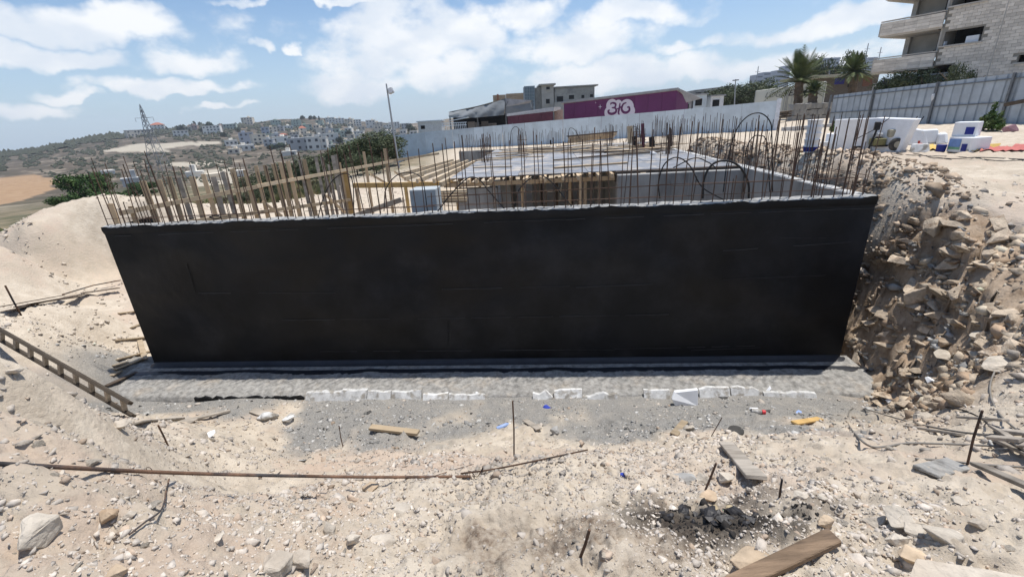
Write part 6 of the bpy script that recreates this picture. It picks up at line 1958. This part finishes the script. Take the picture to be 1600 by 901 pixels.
# upright pins
def pin(q0, q1, label, r_=.008, name='rebar_pin'):
    b_ = gp(*q1)
    d_ = Vector((0, cp, -sp))
    t_ = at_plane(*q0, b_, Vector((b_.x, b_.y, 0)).normalized())
    pts = [b_ - (t_ - b_).normalized() * .06, b_.lerp(t_, .5) + Vector((random.uniform(-.01, .01), random.uniform(-.01, .01), 0)), t_]
    return thing(MB().tube(pts, r_, 6), name, m_rebar, label, 'rebar')
pin((801, 626), (803, 712), 'tall thin rebar pin standing midway before the wall')
pin((1535, 641), (1512, 725), 'leaning rebar pin by the lath heap at the right', .008)
pin((1119, 723), (1102, 765), 'short rebar pin leaning beside the grey rock', .007)
pin((921, 827), (907, 868), 'black rebar stub poking out near the bottom centre', .007)
pin((1222, 748), (1218, 775), 'small rebar stub right of the burnt patch', .006)
pin((530, 665), (536, 697), 'small rebar pin left of the pale beam', .008)
pin((247, 664), (262, 695), 'rebar pin stub right of the ladder foot', .009)
pin((8, 446), (34, 494), 'thin leaning stake beside the dark boards at the far left', .018)
pin((1128, 652), (1112, 680), 'bent wire pin on the gravel near the foam', .006)
# long bar tied to a second one, across the foreground
A = [(-8, 724), (120, 731), (240, 737), (360, 741), (480, 743.5), (600, 745), (735, 744)]
pts = []
for i, (a, b) in enumerate(A):
    g = hit(a, b)
    t_ = i / (len(A) - 1)
    zt = g.z + .03
    pts.append(at_z(a, b, zt + .0))
# smooth the heights so that the bar spans the hollows
z0, z1 = pts[0].z + .02, pts[-1].z + .02
fine = []
for i, (a, b) in enumerate(A):
    t_ = i / (len(A) - 1)
    zz = z0 + (z1 - z0) * t_ - .05 * math.sin(math.pi * t_)
    gmin = hit(a, b).z + .05
    fine.append(at_z(a, b, max(zz, gmin)))
lbm = empty('tied_rebar', fine[-1], 'long dark reinforcing bar lying across the foreground from the left edge', 'rebar')
MB().tube(spline(fine, 10), .0105, 7).build('bar', m_rebar, lbm)
f2 = [gp(a, b, .02) for a, b in ((720, 742.5), (770, 736), (840, 722), (918, 705))]
MB().tube(spline(f2, 8), .0065, 6).build('thin_bar', m_rebar, lbm)
e_ = fine[-1]
for k in range(3):
    MB().tube(spline([e_ + Vector((-.06 + .03 * k, -.02, .012)), e_ + Vector((.0, .025, .03)), e_ + Vector((.05, -.02, .012)), e_ + Vector((.10, .02, .05 + .01 * k))], 5), .0022, 4).build('tie_wire', m_rebar, lbm)
h0_ = at_z(234, 733, fine[2].z + .02)
MB().tube(spline([h0_ + Vector((-.02, 0, -.01)), h0_ + Vector((-.015, 0, .012)), h0_ + Vector((.005, 0, .012)), h0_ + Vector((.012, 0, -.01))], 5), .002, 4).build('tie_wire', m_rebar, lbm)
# cables at the right
def cable(pts, r_, label, mat=None, lift=.02):
    P = [gp(a, b, lift) for a, b in pts]
    return thing(MB().tube(spline(P, 9), r_, 6), 'cable', mat or m_greyc, label, 'cable')
m_greyc = M('grey_cable', (.20, .185, .165), rough=.7, var=.2)
cable([(1325, 650), (1330, 640), (1350, 640), (1400, 655), (1450, 668), (1520, 680), (1600, 682)], .009, 'grey cable looping from the gravel to the right edge')
cable([(1325, 650), (1326, 665), (1340, 685), (1360, 700), (1385, 700), (1420, 695), (1500, 697), (1600, 702)], .009, 'grey cable running low under the lath heap')
cable([(1600, 500), (1575, 545), (1550, 590), (1547, 620), (1560, 648), (1580, 668), (1610, 690)], .009, 'grey cable hanging down the bank at the right edge')
cable([(1433, 660), (1436, 646), (1460, 637), (1500, 642), (1530, 655), (1560, 680), (1600, 700)], .008, 'dark cable arched over the stones near the right', m_black)
cable([(1430, 720), (1470, 722), (1520, 728), (1600, 733)], .008, 'thin cable crossing before the flat grey board')
cable([(1550, 700), (1546, 690), (1556, 682), (1566, 680)], .009, 'short pale cable loop on the lath heap', m_foamdirty)
cable([(660, 752), (690, 742), (722, 732), (740, 727)], .003, 'thin loose wire by the tied bar end', m_rebar, .015)
cable([(205, 840), (230, 820), (255, 800), (262, 770), (266, 752)], .004, 'thin rusty wire on the left foreground rubble', m_rebar, .02)
# foam edging along the footing, each block its own
FB_ = [(478, 533, 11, 0), (534, 573, 14, 0), (574, 611, 14, 0), (612, 658, 12, 0), (662, 700, 10, 0), (702, 758, 8, 0), (833, 864, 11, 1), (866, 910, 12, 1), (911, 964, 11, 1), (1006, 1046, 12, 0), (1093, 1140, 13, 0), (1142, 1190, 12, 1), (1192, 1272, 6, 0)]
words = ['first', 'second', 'third', 'fourth', 'fifth', 'sixth', 'seventh', 'eighth', 'ninth', 'tenth', 'eleventh', 'twelfth', 'last']
for k, (x0, x1, h_, br) in enumerate(FB_):
    p0 = at_w(x0, 630, -1.26); p1 = at_w(x1, 630, -1.26)
    u0, u1 = (p0 - O2).dot(U2), (p1 - O2).dot(U2)
    hh = h_ * px_size(p0) * random.uniform(.7, 1.15)
    zb = gz(*uw((u0 + u1) / 2, -1.3).xy) - .04
    n = max(3, int((u1 - u0) / .12))
    poly = [uw(u0, -1.30, zb)]
    poly.append(uw(u1, -1.30, zb))
    for j in range(n + 1):
        t_ = 1 - j / n
        poly.append(uw(u0 + (u1 - u0) * t_, -1.30, zb + .03 + hh * (1 - (random.random() ** 3) * (.3 + .5 * br)) + random.uniform(-.008, .008)))
    sh_ = W2 * random.uniform(-.03, .03); sk = random.uniform(-.06, .06)
    poly = [q + sh_ + W2 * (sk * ((q - O2).dot(U2) - u0)) + W2 * (.75 * (q.z - zb)) for q in poly]
    thing(MB().prism(poly, W2 * random.uniform(.05, .09)), 'foam_edging', m_foamdirty, words[k] + ' white foam strip from the left along the front of the footing', 'foam strip')
p0, p1 = gp(1055, 633), gp(1091, 633)
o = thing(MB().prism([p0 - ZV * .02, p1 - ZV * .02, p1 + ZV * .27 + W2 * .08, p0 + ZV * .22 + W2 * .08, p0 + ZV * .12 - U2 * .06], W2 * .07), 'foam_edging', m_foam, 'largest clean white foam panel leaning on the footing right of middle', 'foam panel', bevel=.008)
# litter
def lump(px_, py_, s, mat, label, cat, name, seed, lift=.3, pts=14, rot=None):
    p = gp(px_, py_)
    o = link(name, rock_mesh(name, seed, pts, s), mat, None, p + ZV * s[2] * lift, rot or (0, 0, random.uniform(0, 6)))
    return tag(o, label, cat)
m_bluep = M('blue_plastic', (.04, .07, .42), rough=.4, var=.15)
m_lightp = M('pale_blue_plastic', (.28, .38, .62), rough=.4, var=.2)
lump(853, 636, (.10, .05, .04), m_bluep, 'blue plastic scrap beside the foam strips', 'litter', 'plastic_scrap', 301)
lump(975, 742, (.035, .02, .02), m_bluep, 'small dark blue scrap on the rubble slope', 'litter', 'plastic_scrap', 302)
lump(1200, 612, (.12, .05, .09), m_foam, 'crumpled white pack standing on the footing edge', 'litter', 'paper_pack', 303)
lump(745, 618, (.06, .05, .09), m_foam, 'white crumpled paper on the footing', 'litter', 'paper_scrap', 304)
lump(327, 680, (.13, .06, .03), m_foam, 'white flat sheet scrap on the ground at the left', 'litter', 'paper_scrap', 305)
lump(1178, 640, (.10, .06, .03), m_foam, 'torn white scrap under the foam strips', 'litter', 'paper_scrap', 306)
lump(1248, 645, (.07, .05, .03), m_lightp, 'blue and white wrapper on the dark gravel', 'litter', 'wrapper', 307)
p = gp(787, 668)
bt = empty('water_bottle', p, 'light blue plastic bottle lying by the upright pin', 'bottle')
bd2_ = Vector((.9, .35, .1)).normalized()
MB().tube([p + ZV * .035 - bd2_ * .12, p + ZV * .035 - bd2_ * .1, p + ZV * .035 + bd2_ * .06, p + ZV * .035 + bd2_ * .1], [.03, .036, .036, .014], 10).build('bottle_body', m_lightp, bt)
MB().tube([p + ZV * .035 + bd2_ * .1, p + ZV * .035 + bd2_ * .125], .015, 8).build('cap', m_foam, bt)
p = gp(1190, 646)
bt = empty('water_bottle', p, 'clear bottle with a red cap lying under the foam at right', 'bottle')
bd2_ = Vector((-.9, .2, .05)).normalized()
MB().tube([p + ZV * .035, p + ZV * .035 + bd2_ * .02, p + ZV * .035 + bd2_ * .16], [.02, .04, .04], 10).build('bottle_body', m_foamdirty, bt)
MB().tube([p + ZV * .035 - bd2_ * .05, p + ZV * .035], .036, 10).build('cap', M('red_cap', (.6, .05, .06), rough=.4), bt)
p = gp(1150, 674)
thing(MB().tube([p, p + ZV * .03], [.1, .09], 18), 'rubber_puck', m_tyre, 'flat black round puck on the pale gravel', 'puck')
# burnt heap
m_char = M('charred_lump', (.018, .016, .016), rough=.55, var=.5, scale=8, bump=.6, bscale=20, spec=.5)
m_fatty = M('yellow_resin', (.36, .29, .18), rough=.6, var=.2)
for k in range(26):
    th = k * 2.4; rr = (k / 26) ** .6
    a, b = 1120 + math.cos(th) * rr * 95, 806 + math.sin(th) * rr * 14
    s_ = random.uniform(.014, .045) * (1.15 - .5 * rr)
    lab = 'charred black lump in the burnt heap at the lower right'
    o = lump(a, b, (s_ * 1.5, s_, s_ * .7), m_char, lab, 'charred lump', 'charred_lump', 400 + k % 7); o['group'] = 'charred lumps in the burnt heap'
lump(1117, 799, (.045, .03, .02), m_fatty, 'yellow resin lump on top of the burnt heap', 'resin lump', 'resin_lump', 431)
lump(1140, 795, (.035, .025, .02), m_fatty, 'smaller pale lump right on the burnt heap', 'resin lump', 'resin_lump', 432)

# ------------------------------------------------------------------ rocks and rubble
m_lime = M('limestone_rock', (.48, .425, .35), rough=.95, var=.22, scale=6, bump=.8, bscale=18, orand=.10, col2=(.41, .35, .28), c2thr=(.5, .66), c2scale=1.6, bdist=.03)
m_ochre = M('ochre_rock', (.47, .365, .255), rough=.95, var=.25, scale=6, bump=.8, bscale=16, orand=.1, col2=(.36, .25, .16), c2thr=(.5, .66), c2scale=1.8)
m_greyrock = M('grey_rock', (.33, .32, .30), rough=.95, var=.25, scale=3, bump=.6, bscale=14, orand=.12, col2=(.45, .44, .42), c2thr=(.5, .62), c2scale=1.5)
m_bankrock = M('bank_rock', (.47, .385, .29), rough=.95, var=.24, scale=2.4, bump=.7, bscale=14, orand=.30, col2=(.29, .21, .145), c2thr=(.5, .66), c2scale=1.4, bdist=.03)
def rough_rock(name, seed, pts, sq, sub=True):
    me = rock_mesh(name, seed, pts, sq)
    if sub:
        b = bmesh.new(); b.from_mesh(me)
        bmesh.ops.bevel(b, geom=list(b.edges), offset=.06 * min(sq), segments=1, affect='EDGES')
        bmesh.ops.triangulate(b, faces=list(b.faces))
        bmesh.ops.subdivide_edges(b, edges=list(b.edges), cuts=1, use_grid_fill=True)
        r_ = random.Random(seed)
        for v in b.verts:
            n_ = mnoise.noise(v.co * (2.2 / max(sq)) + Vector((seed, 0, 0))) + .5 * mnoise.noise(v.co * (5.5 / max(sq)) + Vector((0, seed, 0)))
            v.co += v.co.normalized() * n_ * .13 * min(sq)
        b.to_mesh(me); b.free()
    return me
def rock(px_, py_, wpx, hpx, mat, label, seed, group=None, flat=.6, rz=None, tilt=0, sink=.25):
    p = gp(px_, py_ + hpx * .35)
    s_ = px_size(p)
    a, c = wpx * s_ / 2, hpx * s_ / 2
    me = rough_rock('rock', seed, 14, (a, (a + c) / 2, c * flat * 1.4))
    o = link('rock', me, mat, None, p + ZV * (c * flat * (1.4 - 2 * sink)), (tilt, random.uniform(-.15, .15), rz if rz is not None else random.uniform(-.5, .5)))
    return tag(o, label, 'rock', group)
ROCKS = [(432, 868, 56, 62, m_lime, 'large rounded pale rock, left of a touching pair at the bottom'), (470, 866, 44, 48, m_lime, 'rounded pale rock, right of the touching pair at the bottom'), (553, 838, 26, 26, m_lime, 'pale angular rock above the bottom pair'), (520, 822, 34, 26, m_lime, 'half buried pale rock above the touching pair'), (598, 838, 44, 22, m_lime, 'slanted brownish rock right of the angular one'),
         (60, 806, 62, 92, m_lime, 'large smooth slab of pale rock at the left foreground'), (172, 800, 30, 30, m_ochre, 'reddish angular stone right of the pale slab'), (205, 802, 22, 14, m_lime, 'small white stone right of the reddish one'), (340, 838, 26, 16, m_lime, 'flat white stone left of the bottom pair'), (185, 885, 36, 34, m_ochre, 'long pinkish stone at the bottom left edge'),
         (1180, 862, 92, 52, m_ochre, 'big ochre rock in front of the burnt heap'), (1290, 812, 30, 26, m_ochre, 'bright ochre rock right of the burnt heap'), (1316, 752, 52, 26, m_lime, 'elongated pinkish rock lying right of the burnt heap'), (1405, 795, 52, 50, m_lime, 'large cracked pale rock right foreground'), (1432, 818, 44, 40, m_lime, 'pale rock touching the large cracked one'), (1362, 800, 40, 44, m_lime, 'pale crumbly rock left of the cracked one'), (1470, 826, 70, 40, m_lime, 'wide brownish pale rock right of the cracked one'), (1425, 858, 54, 34, m_ochre, 'ochre rock below the cracked pair'), (1403, 838, 40, 22, m_lime, 'low pale rock under the cracked one'),
         (1070, 742, 44, 22, m_greyrock, 'grey concrete lump on the slope above the burnt heap'), (1098, 746, 30, 26, m_lime, 'pale rock right of the grey concrete lump'), (1132, 742, 34, 22, m_lime, 'pinkish rock under the grey plank'), (1105, 772, 34, 18, m_ochre, 'brown rock just above the burnt heap'), (1250, 770, 26, 16, m_lime, 'dark edged stone above the ochre rocks'), (1285, 772, 24, 20, m_lime, 'small crumbly rock above the ochre rock'),
         (1075, 665, 24, 22, m_lime, 'pale stone beside the small board scrap on gravel'), (868, 670, 18, 16, m_greyrock, 'grey stone on the gravel right of the pin'), (420, 648, 34, 22, m_foamdirty, 'pale concrete lump near the left footing end'), (452, 650, 26, 18, m_foamdirty, 'second pale concrete lump right of the first'), (185, 660, 36, 18, m_lime, 'pale rock on the mound edge over the ladder foot'),
         (1440, 648, 30, 18, m_lime, 'flat pale stone among the cables'), (1455, 593, 24, 12, m_foam, 'white flat stone on the bank foot'), (1390, 625, 16, 12, m_foam, 'small white stone at the foot of the bank'), (1560, 560, 60, 40, m_lime, 'broad smooth slab of rock at the right edge of the bank'), (1480, 545, 50, 24, m_lime, 'pale ledge rock in the middle of the bank'), (1530, 522, 40, 16, m_lime, 'long pale stone slanting out of the bank'), (1470, 532, 24, 22, m_bankrock, 'rounded stone in the middle of the bank'),
         (580, 760, 36, 20, m_ochre, 'brown flat stone just under the tied bar'), (620, 793, 60, 14, m_lime, 'pale edge of buried rock below the tied bar'), (22, 575, 30, 18, m_lime, 'pale rock on the mound by the left edge'), (1500, 780, 26, 18, m_lime, 'lone pale stone below the lath heap'), (1525, 815, 30, 18, m_lime, 'pale angular stone at the right foreground')]
for k, (a, b, w_, h_, mt, lab) in enumerate(ROCKS):
    rock(a, b, w_, h_, mt, lab, 500 + k, tilt=random.uniform(-.2, .2), sink=.5 if w_ > 40 else .32, flat=.45 if w_ > 40 else .6)
# big pale slab edge at the bottom right corner
rock(1530, 930, 330, 110, m_lime, 'huge pale slab of rock filling the bottom right corner', 620, flat=.55, rz=-.1, sink=.35)

# stones set in the bank and lying on the slopes: the largest as pieces of the ground
PROTO = [rough_rock('stone', 700 + k, 12, random.choice(((1, .75, .4), (1, .65, .3), (1, .85, .5), (1.15, .55, .4), (1, .7, .25)))) for k in range(12)]
for me in PROTO: me.materials.append(m_bankrock)
PROTOL = [me.copy() for me in PROTO]
for me in PROTOL:
    me.materials.clear(); me.materials.append(m_lime)
bank_pts = []
tries = 0
while len(bank_pts) < 198 and tries < 9000:
    tries += 1
    a, b = random.uniform(1335, 1600), random.uniform(288, 640)
    p = gp(a, b)
    u_, w_, n_, g_, bk_ = zones(np.array([p.x]), np.array([p.y]))
    if bk_[0] < .55: continue
    bank_pts.append((p, a, b))
for p, a, b in bank_pts:
    s_ = min(.32, max(.045, random.lognormvariate(math.log(.115), .55)))
    s_ *= .75 + .25 * depth(p) / 8
    sx_, sy_ = bank_shift(np.array([p.x]), np.array([p.y]), np.array([p.z])); p = p + Vector((float(sx_[0]), float(sy_[0]), 0))
    link('stone', random.choice(PROTO), None, ground, p + Vector((-.3, -.2, .1)) * s_ * .15, (random.uniform(-.6, .6), random.uniform(-.6, .6), random.uniform(0, 6)), (s_, s_, s_))
fg = 0
while fg < 70:
    a, b = random.uniform(-10, 1610), random.uniform(640, 915)
    p = gp(a, b)
    if math.hypot(p.x, p.y) < .8: continue
    s_ = random.lognormvariate(math.log(10), .35) * px_size(p)
    s_ = min(s_, .12)
    link('stone', random.choice(PROTOL), None, ground, p - ZV * s_ * .1, (random.uniform(-.4, .4), random.uniform(-.4, .4), random.uniform(0, 6)), (s_, s_, s_))
    fg += 1
# everything smaller: one mass of broken stone
ICO = []
for k in range(10):
    me = rock_mesh('tmp', 800 + k, 8, random.choice(((1, .75, .45), (1, .6, .35), (1, .85, .6), (1, .5, .3))))
    v = np.array([q.co[:] for q in me.vertices]); f = np.array([q.vertices[:] for q in me.polygons])
    ICO.append((v, f)); bpy.data.meshes.remove(me)
def rubble(name, P, S, C, mat, label, parent=None, seed=3, flat=.55):
    r_ = np.random.default_rng(seed)
    VS, FS, CS = [], [], []
    base = 0
    which = r_.integers(0, len(ICO), len(P))
    for k, (v, f) in enumerate(ICO):
        i = np.where(which == k)[0]
        n = len(i)
        if n == 0: continue
        q = r_.normal(size=(n, 4)); q /= np.linalg.norm(q, axis=1)[:, None]
        q[:, 1:3] *= flat; q /= np.linalg.norm(q, axis=1)[:, None]   # mostly lying flat
        w, x, y, z = q.T
        Rm = np.stack([1 - 2 * (y * y + z * z), 2 * (x * y - z * w), 2 * (x * z + y * w), 2 * (x * y + z * w), 1 - 2 * (x * x + z * z), 2 * (y * z - x * w), 2 * (x * z - y * w), 2 * (y * z + x * w), 1 - 2 * (x * x + y * y)], 1).reshape(n, 3, 3)
        vv = np.einsum('nij,vj->nvi', Rm, v) * S[i][:, None, None]
        vv[:, :, 2] *= .8
        vv += P[i][:, None, :]
        VS.append(vv.reshape(-1, 3)); CS.append(np.repeat(C[i], len(v), axis=0))
        FS.append((f[None] + (base + np.arange(n) * len(v))[:, None, None]).reshape(-1, 3))
        base += n * len(v)
    V, F, Cc = np.concatenate(VS), np.concatenate(FS), np.concatenate(CS)
    me = bpy.data.meshes.new(name)
    me.vertices.add(len(V)); me.vertices.foreach_set('co', V.ravel())
    me.loops.add(F.size); me.loops.foreach_set('vertex_index', F.ravel().astype(np.int32))
    me.polygons.add(len(F)); me.polygons.foreach_set('loop_start', (np.arange(len(F)) * 3).astype(np.int32))
    me.update(calc_edges=True)
    a = me.color_attributes.new('tone', 'FLOAT_COLOR', 'POINT')
    a.data.foreach_set('color', np.concatenate([Cc, np.ones((len(Cc), 1))], 1).astype(np.float32).ravel())
    o = link(name, me, mat, parent)
    o['kind'] = 'stuff'; o['label'] = label
    return o, len(F)
m_rub = M('rubble_stone', (.4, .35, .3), rough=.95, var=.16, scale=9, bump=.4, bscale=40, attr='tone')
r_ = np.random.default_rng(77)
# density roughly even over the picture: sizes follow distance
N = 105000
az_ = np.radians(r_.uniform(-57, 57, N))
rr_ = np.exp(r_.uniform(math.log(.95), math.log(15.0), N))
X, Y = rr_ * np.sin(az_), rr_ * np.cos(az_)
u_, w_, n_, g_, b_ = zones(X, Y)
clus = fbm(X * 1.1, Y * 1.1, 4, 101)
band = ((w_ > -1.22) & (w_ < 18) & (u_ > -.8) & (u_ < 15.35))
keep = ~band & (r_.random(N) < np.clip(.45 + 2.0 * clus + .3 * b_ + .3 * (X < -1.5), .12, 1))
X, Y, u_, w_, g_, b_, rr_ = X[keep], Y[keep], u_[keep], w_[keep], g_[keep], b_[keep], rr_[keep]
Z = height(X, Y)
n = len(X)
S = np.exp(r_.normal(math.log(.0053), .65, n)) * rr_ ** .62
S = np.clip(S, .003, .10) * (1 + .8 * b_)
lim = np.stack([.475 + .05 * r_.normal(size=n)] * 3, 1) * np.array([1, .89, .765])
brn = np.array([.40, .315, .24]) * (1 + .2 * r_.normal(size=(n, 1)))
gry = np.stack([np.abs(.33 + .11 * r_.normal(size=n))] * 3, 1) * np.array([1, .975, .92])
C = np.where((r_.random(n) < .13)[:, None], brn, lim)
mix_ = np.clip(1 + .5 * fbm(X * .7, Y * .7, 3, 55), .75, 1.12); C = C * mix_[:, None]
C = C * (1 - b_[:, None]) + np.where((r_.random(n) < .5)[:, None], brn * .85, lim * .68) * b_[:, None]
gm_ = (r_.random(n) < g_ * .85)
C = np.where(gm_[:, None], gry, C)
bu = np.hypot((X - burn_c.x) / .6, (Y - burn_c.y) / .28) + .5 * fbm(X * 5, Y * 5, 2, 7)
C = np.where((bu < .6)[:, None], np.array([.03, .027, .025]), C)
C = np.clip(C, .02, .72)
o, nt_ = rubble('rubble', np.stack([X, Y, Z - S * .08], 1), S, C, m_rub, 'loose broken limestone rubble strewn over the near ground', ground, 5)
# mid-sized broken rock packed over the face of the bank
N = 12000
az_ = np.radians(r_.uniform(36, 60, N)); rr_ = r_.uniform(4.5, 13, N)
X, Y = rr_ * np.sin(az_), rr_ * np.cos(az_)
u_, w_, n_, g_, b_ = zones(X, Y)
k = (b_ > .55) & ((u_ > 15.35) | (w_ < -.3)) & (fbm(X * 1.6, Y * 1.6, 3, 19) > -.10)
X, Y, b_ = X[k], Y[k], b_[k]; Z = height(X, Y); n = len(X)
sx_, sy_ = bank_shift(X, Y, Z); X = X + sx_; Y = Y + sy_
S = np.clip(np.exp(r_.normal(math.log(.055), .6, n)), .015, .20)
C = np.where((r_.random(n) < .45)[:, None], np.array([.33, .24, .165]), np.array([.50, .415, .315])) * (1 + .15 * r_.normal(size=(n, 1)))
rubble('bank_face_rock', np.stack([X + S * .25, Y + S * .2, Z - S * .1], 1), S, np.clip(C, .05, .6), m_rub, 'broken brown and pale rock packed over the face of the bank', ground, 15, 1.0)
# crumbs on the footing and spoil heap
N = 15000
U_, W_ = r_.uniform(-.6, 15.4, N), -r_.uniform(.35, 1.5, N) ** .8
X = O2.x + U2.x * U_ + W2.x * W_; Y = O2.y + U2.y * U_ + W2.y * W_
S = np.exp(r_.normal(math.log(.009), .6, N)) * (1 + .6 * (W_ < -1.05))
C = np.clip(np.stack([np.abs(.25 + .1 * r_.normal(size=N))] * 3, 1), .05, .6)
rubble('footing_grit', np.stack([X, Y, .085 + .02 * (1 + W_) + 0 * X], 1), S, C, m_rub, 'grey concrete grit on the footing', shell, 6)
# broken rock along the bank crest behind the right-hand wall and soil lumps in the back
N = 5200
U_, W_ = r_.uniform(15.45, 17.2, N), r_.uniform(.3, 17, N)
X = O2.x + U2.x * U_ + W2.x * W_; Y = O2.y + U2.y * U_ + W2.y * W_
Z = height(X, Y); S = np.exp(r_.normal(math.log(.045), .6, N)) 
C = np.clip(np.array([.41, .32, .235]) * (1 + .25 * r_.normal(size=(N, 1))), .05, .6)
rubble('bank_rubble', np.stack([X, Y, Z + S * .1], 1), S, C, m_rub, 'broken brown rock along the bank behind the right wall', ground, 8)
N = 9000
az_ = np.radians(r_.uniform(-56, -8, N)); rr_ = r_.uniform(13, 34, N)
X, Y = rr_ * np.sin(az_), rr_ * np.cos(az_)
u_, w_, n_, g_, b_ = zones(X, Y)
k = ~((u_ > 5.5) & (u_ < 15.5) & (w_ > 0) & (w_ < 21)) & (fbm(X * .5, Y * .5, 3, 12) > -.15)
X, Y = X[k], Y[k]; Z = height(X, Y); n = len(X)
S = np.clip(np.exp(r_.normal(math.log(.04), .5, n)), .01, .11)
C = np.clip(np.array([.54, .47, .385]) * (1 + .16 * r_.normal(size=(n, 1))), .05, .7)
rubble('spoil_rubble', np.stack([X, Y, Z + S * .1], 1), S, C, m_rub, 'pale clods and stones on the spoil heap and back soil', ground, 9)
# dry grass and straw at the edges of the site, left
vs, fs = [], []
for k in range(9000):
    th = math.radians(random.uniform(-56, -20)); q = random.uniform(27, 62)
    x, y = q * math.sin(th), q * math.cos(th)
    vs.append((x, y, 0)); 
arr = np.array(vs); zz = height(arr[:, 0], arr[:, 1])
cl_ = fbm(arr[:, 0] / 5, arr[:, 1] / 5, 3, 71)
V, F = [], []
for (x, y, _), z, c in zip(vs, zz, cl_):
    if c < -.05: continue
    s_ = random.uniform(.2, .55); th = random.uniform(0, 6.3)
    dx, dy = math.cos(th) * s_ * .5, math.sin(th) * s_ * .5
    b0 = len(V)
    V += [(x - dx, y - dy, z), (x + dx, y + dy, z), (x + random.uniform(-.2, .2), y + random.uniform(-.2, .2), z + s_)]
    F.append((b0, b0 + 1, b0 + 2))
gme2 = bpy.data.meshes.new('dry_grass'); gme2.from_pydata(V, [], F); gme2.update()
o = link('dry_grass', gme2, leafmat('dry_grass_blade', (.20, .17, .085), (.11, .125, .05)))
tag(o, 'dry grass and low weeds on the field at the left', kind='stuff')

# ------------------------------------------------------------------ air
hzb = MB().box((0, 0, 40), (5400, 5400, 170)).mesh('haze')
hmat = bpy.data.materials.new('haze_air')
hmat.use_nodes = True
ht = hmat.node_tree
ht.nodes.clear()
pv = ht.nodes.new('ShaderNodeVolumePrincipled')
pv.inputs['Color'].default_value = (.86, .92, 1, 1)
pv.inputs['Density'].default_value = .00021
pv.inputs['Anisotropy'].default_value = .2
oo = ht.nodes.new('ShaderNodeOutputMaterial')
ht.links.new(pv.outputs[0], oo.inputs['Volume'])
hz_o = link('haze', hzb, hmat)
tag(hz_o, 'thin pale summer haze over the valley', kind='stuff')
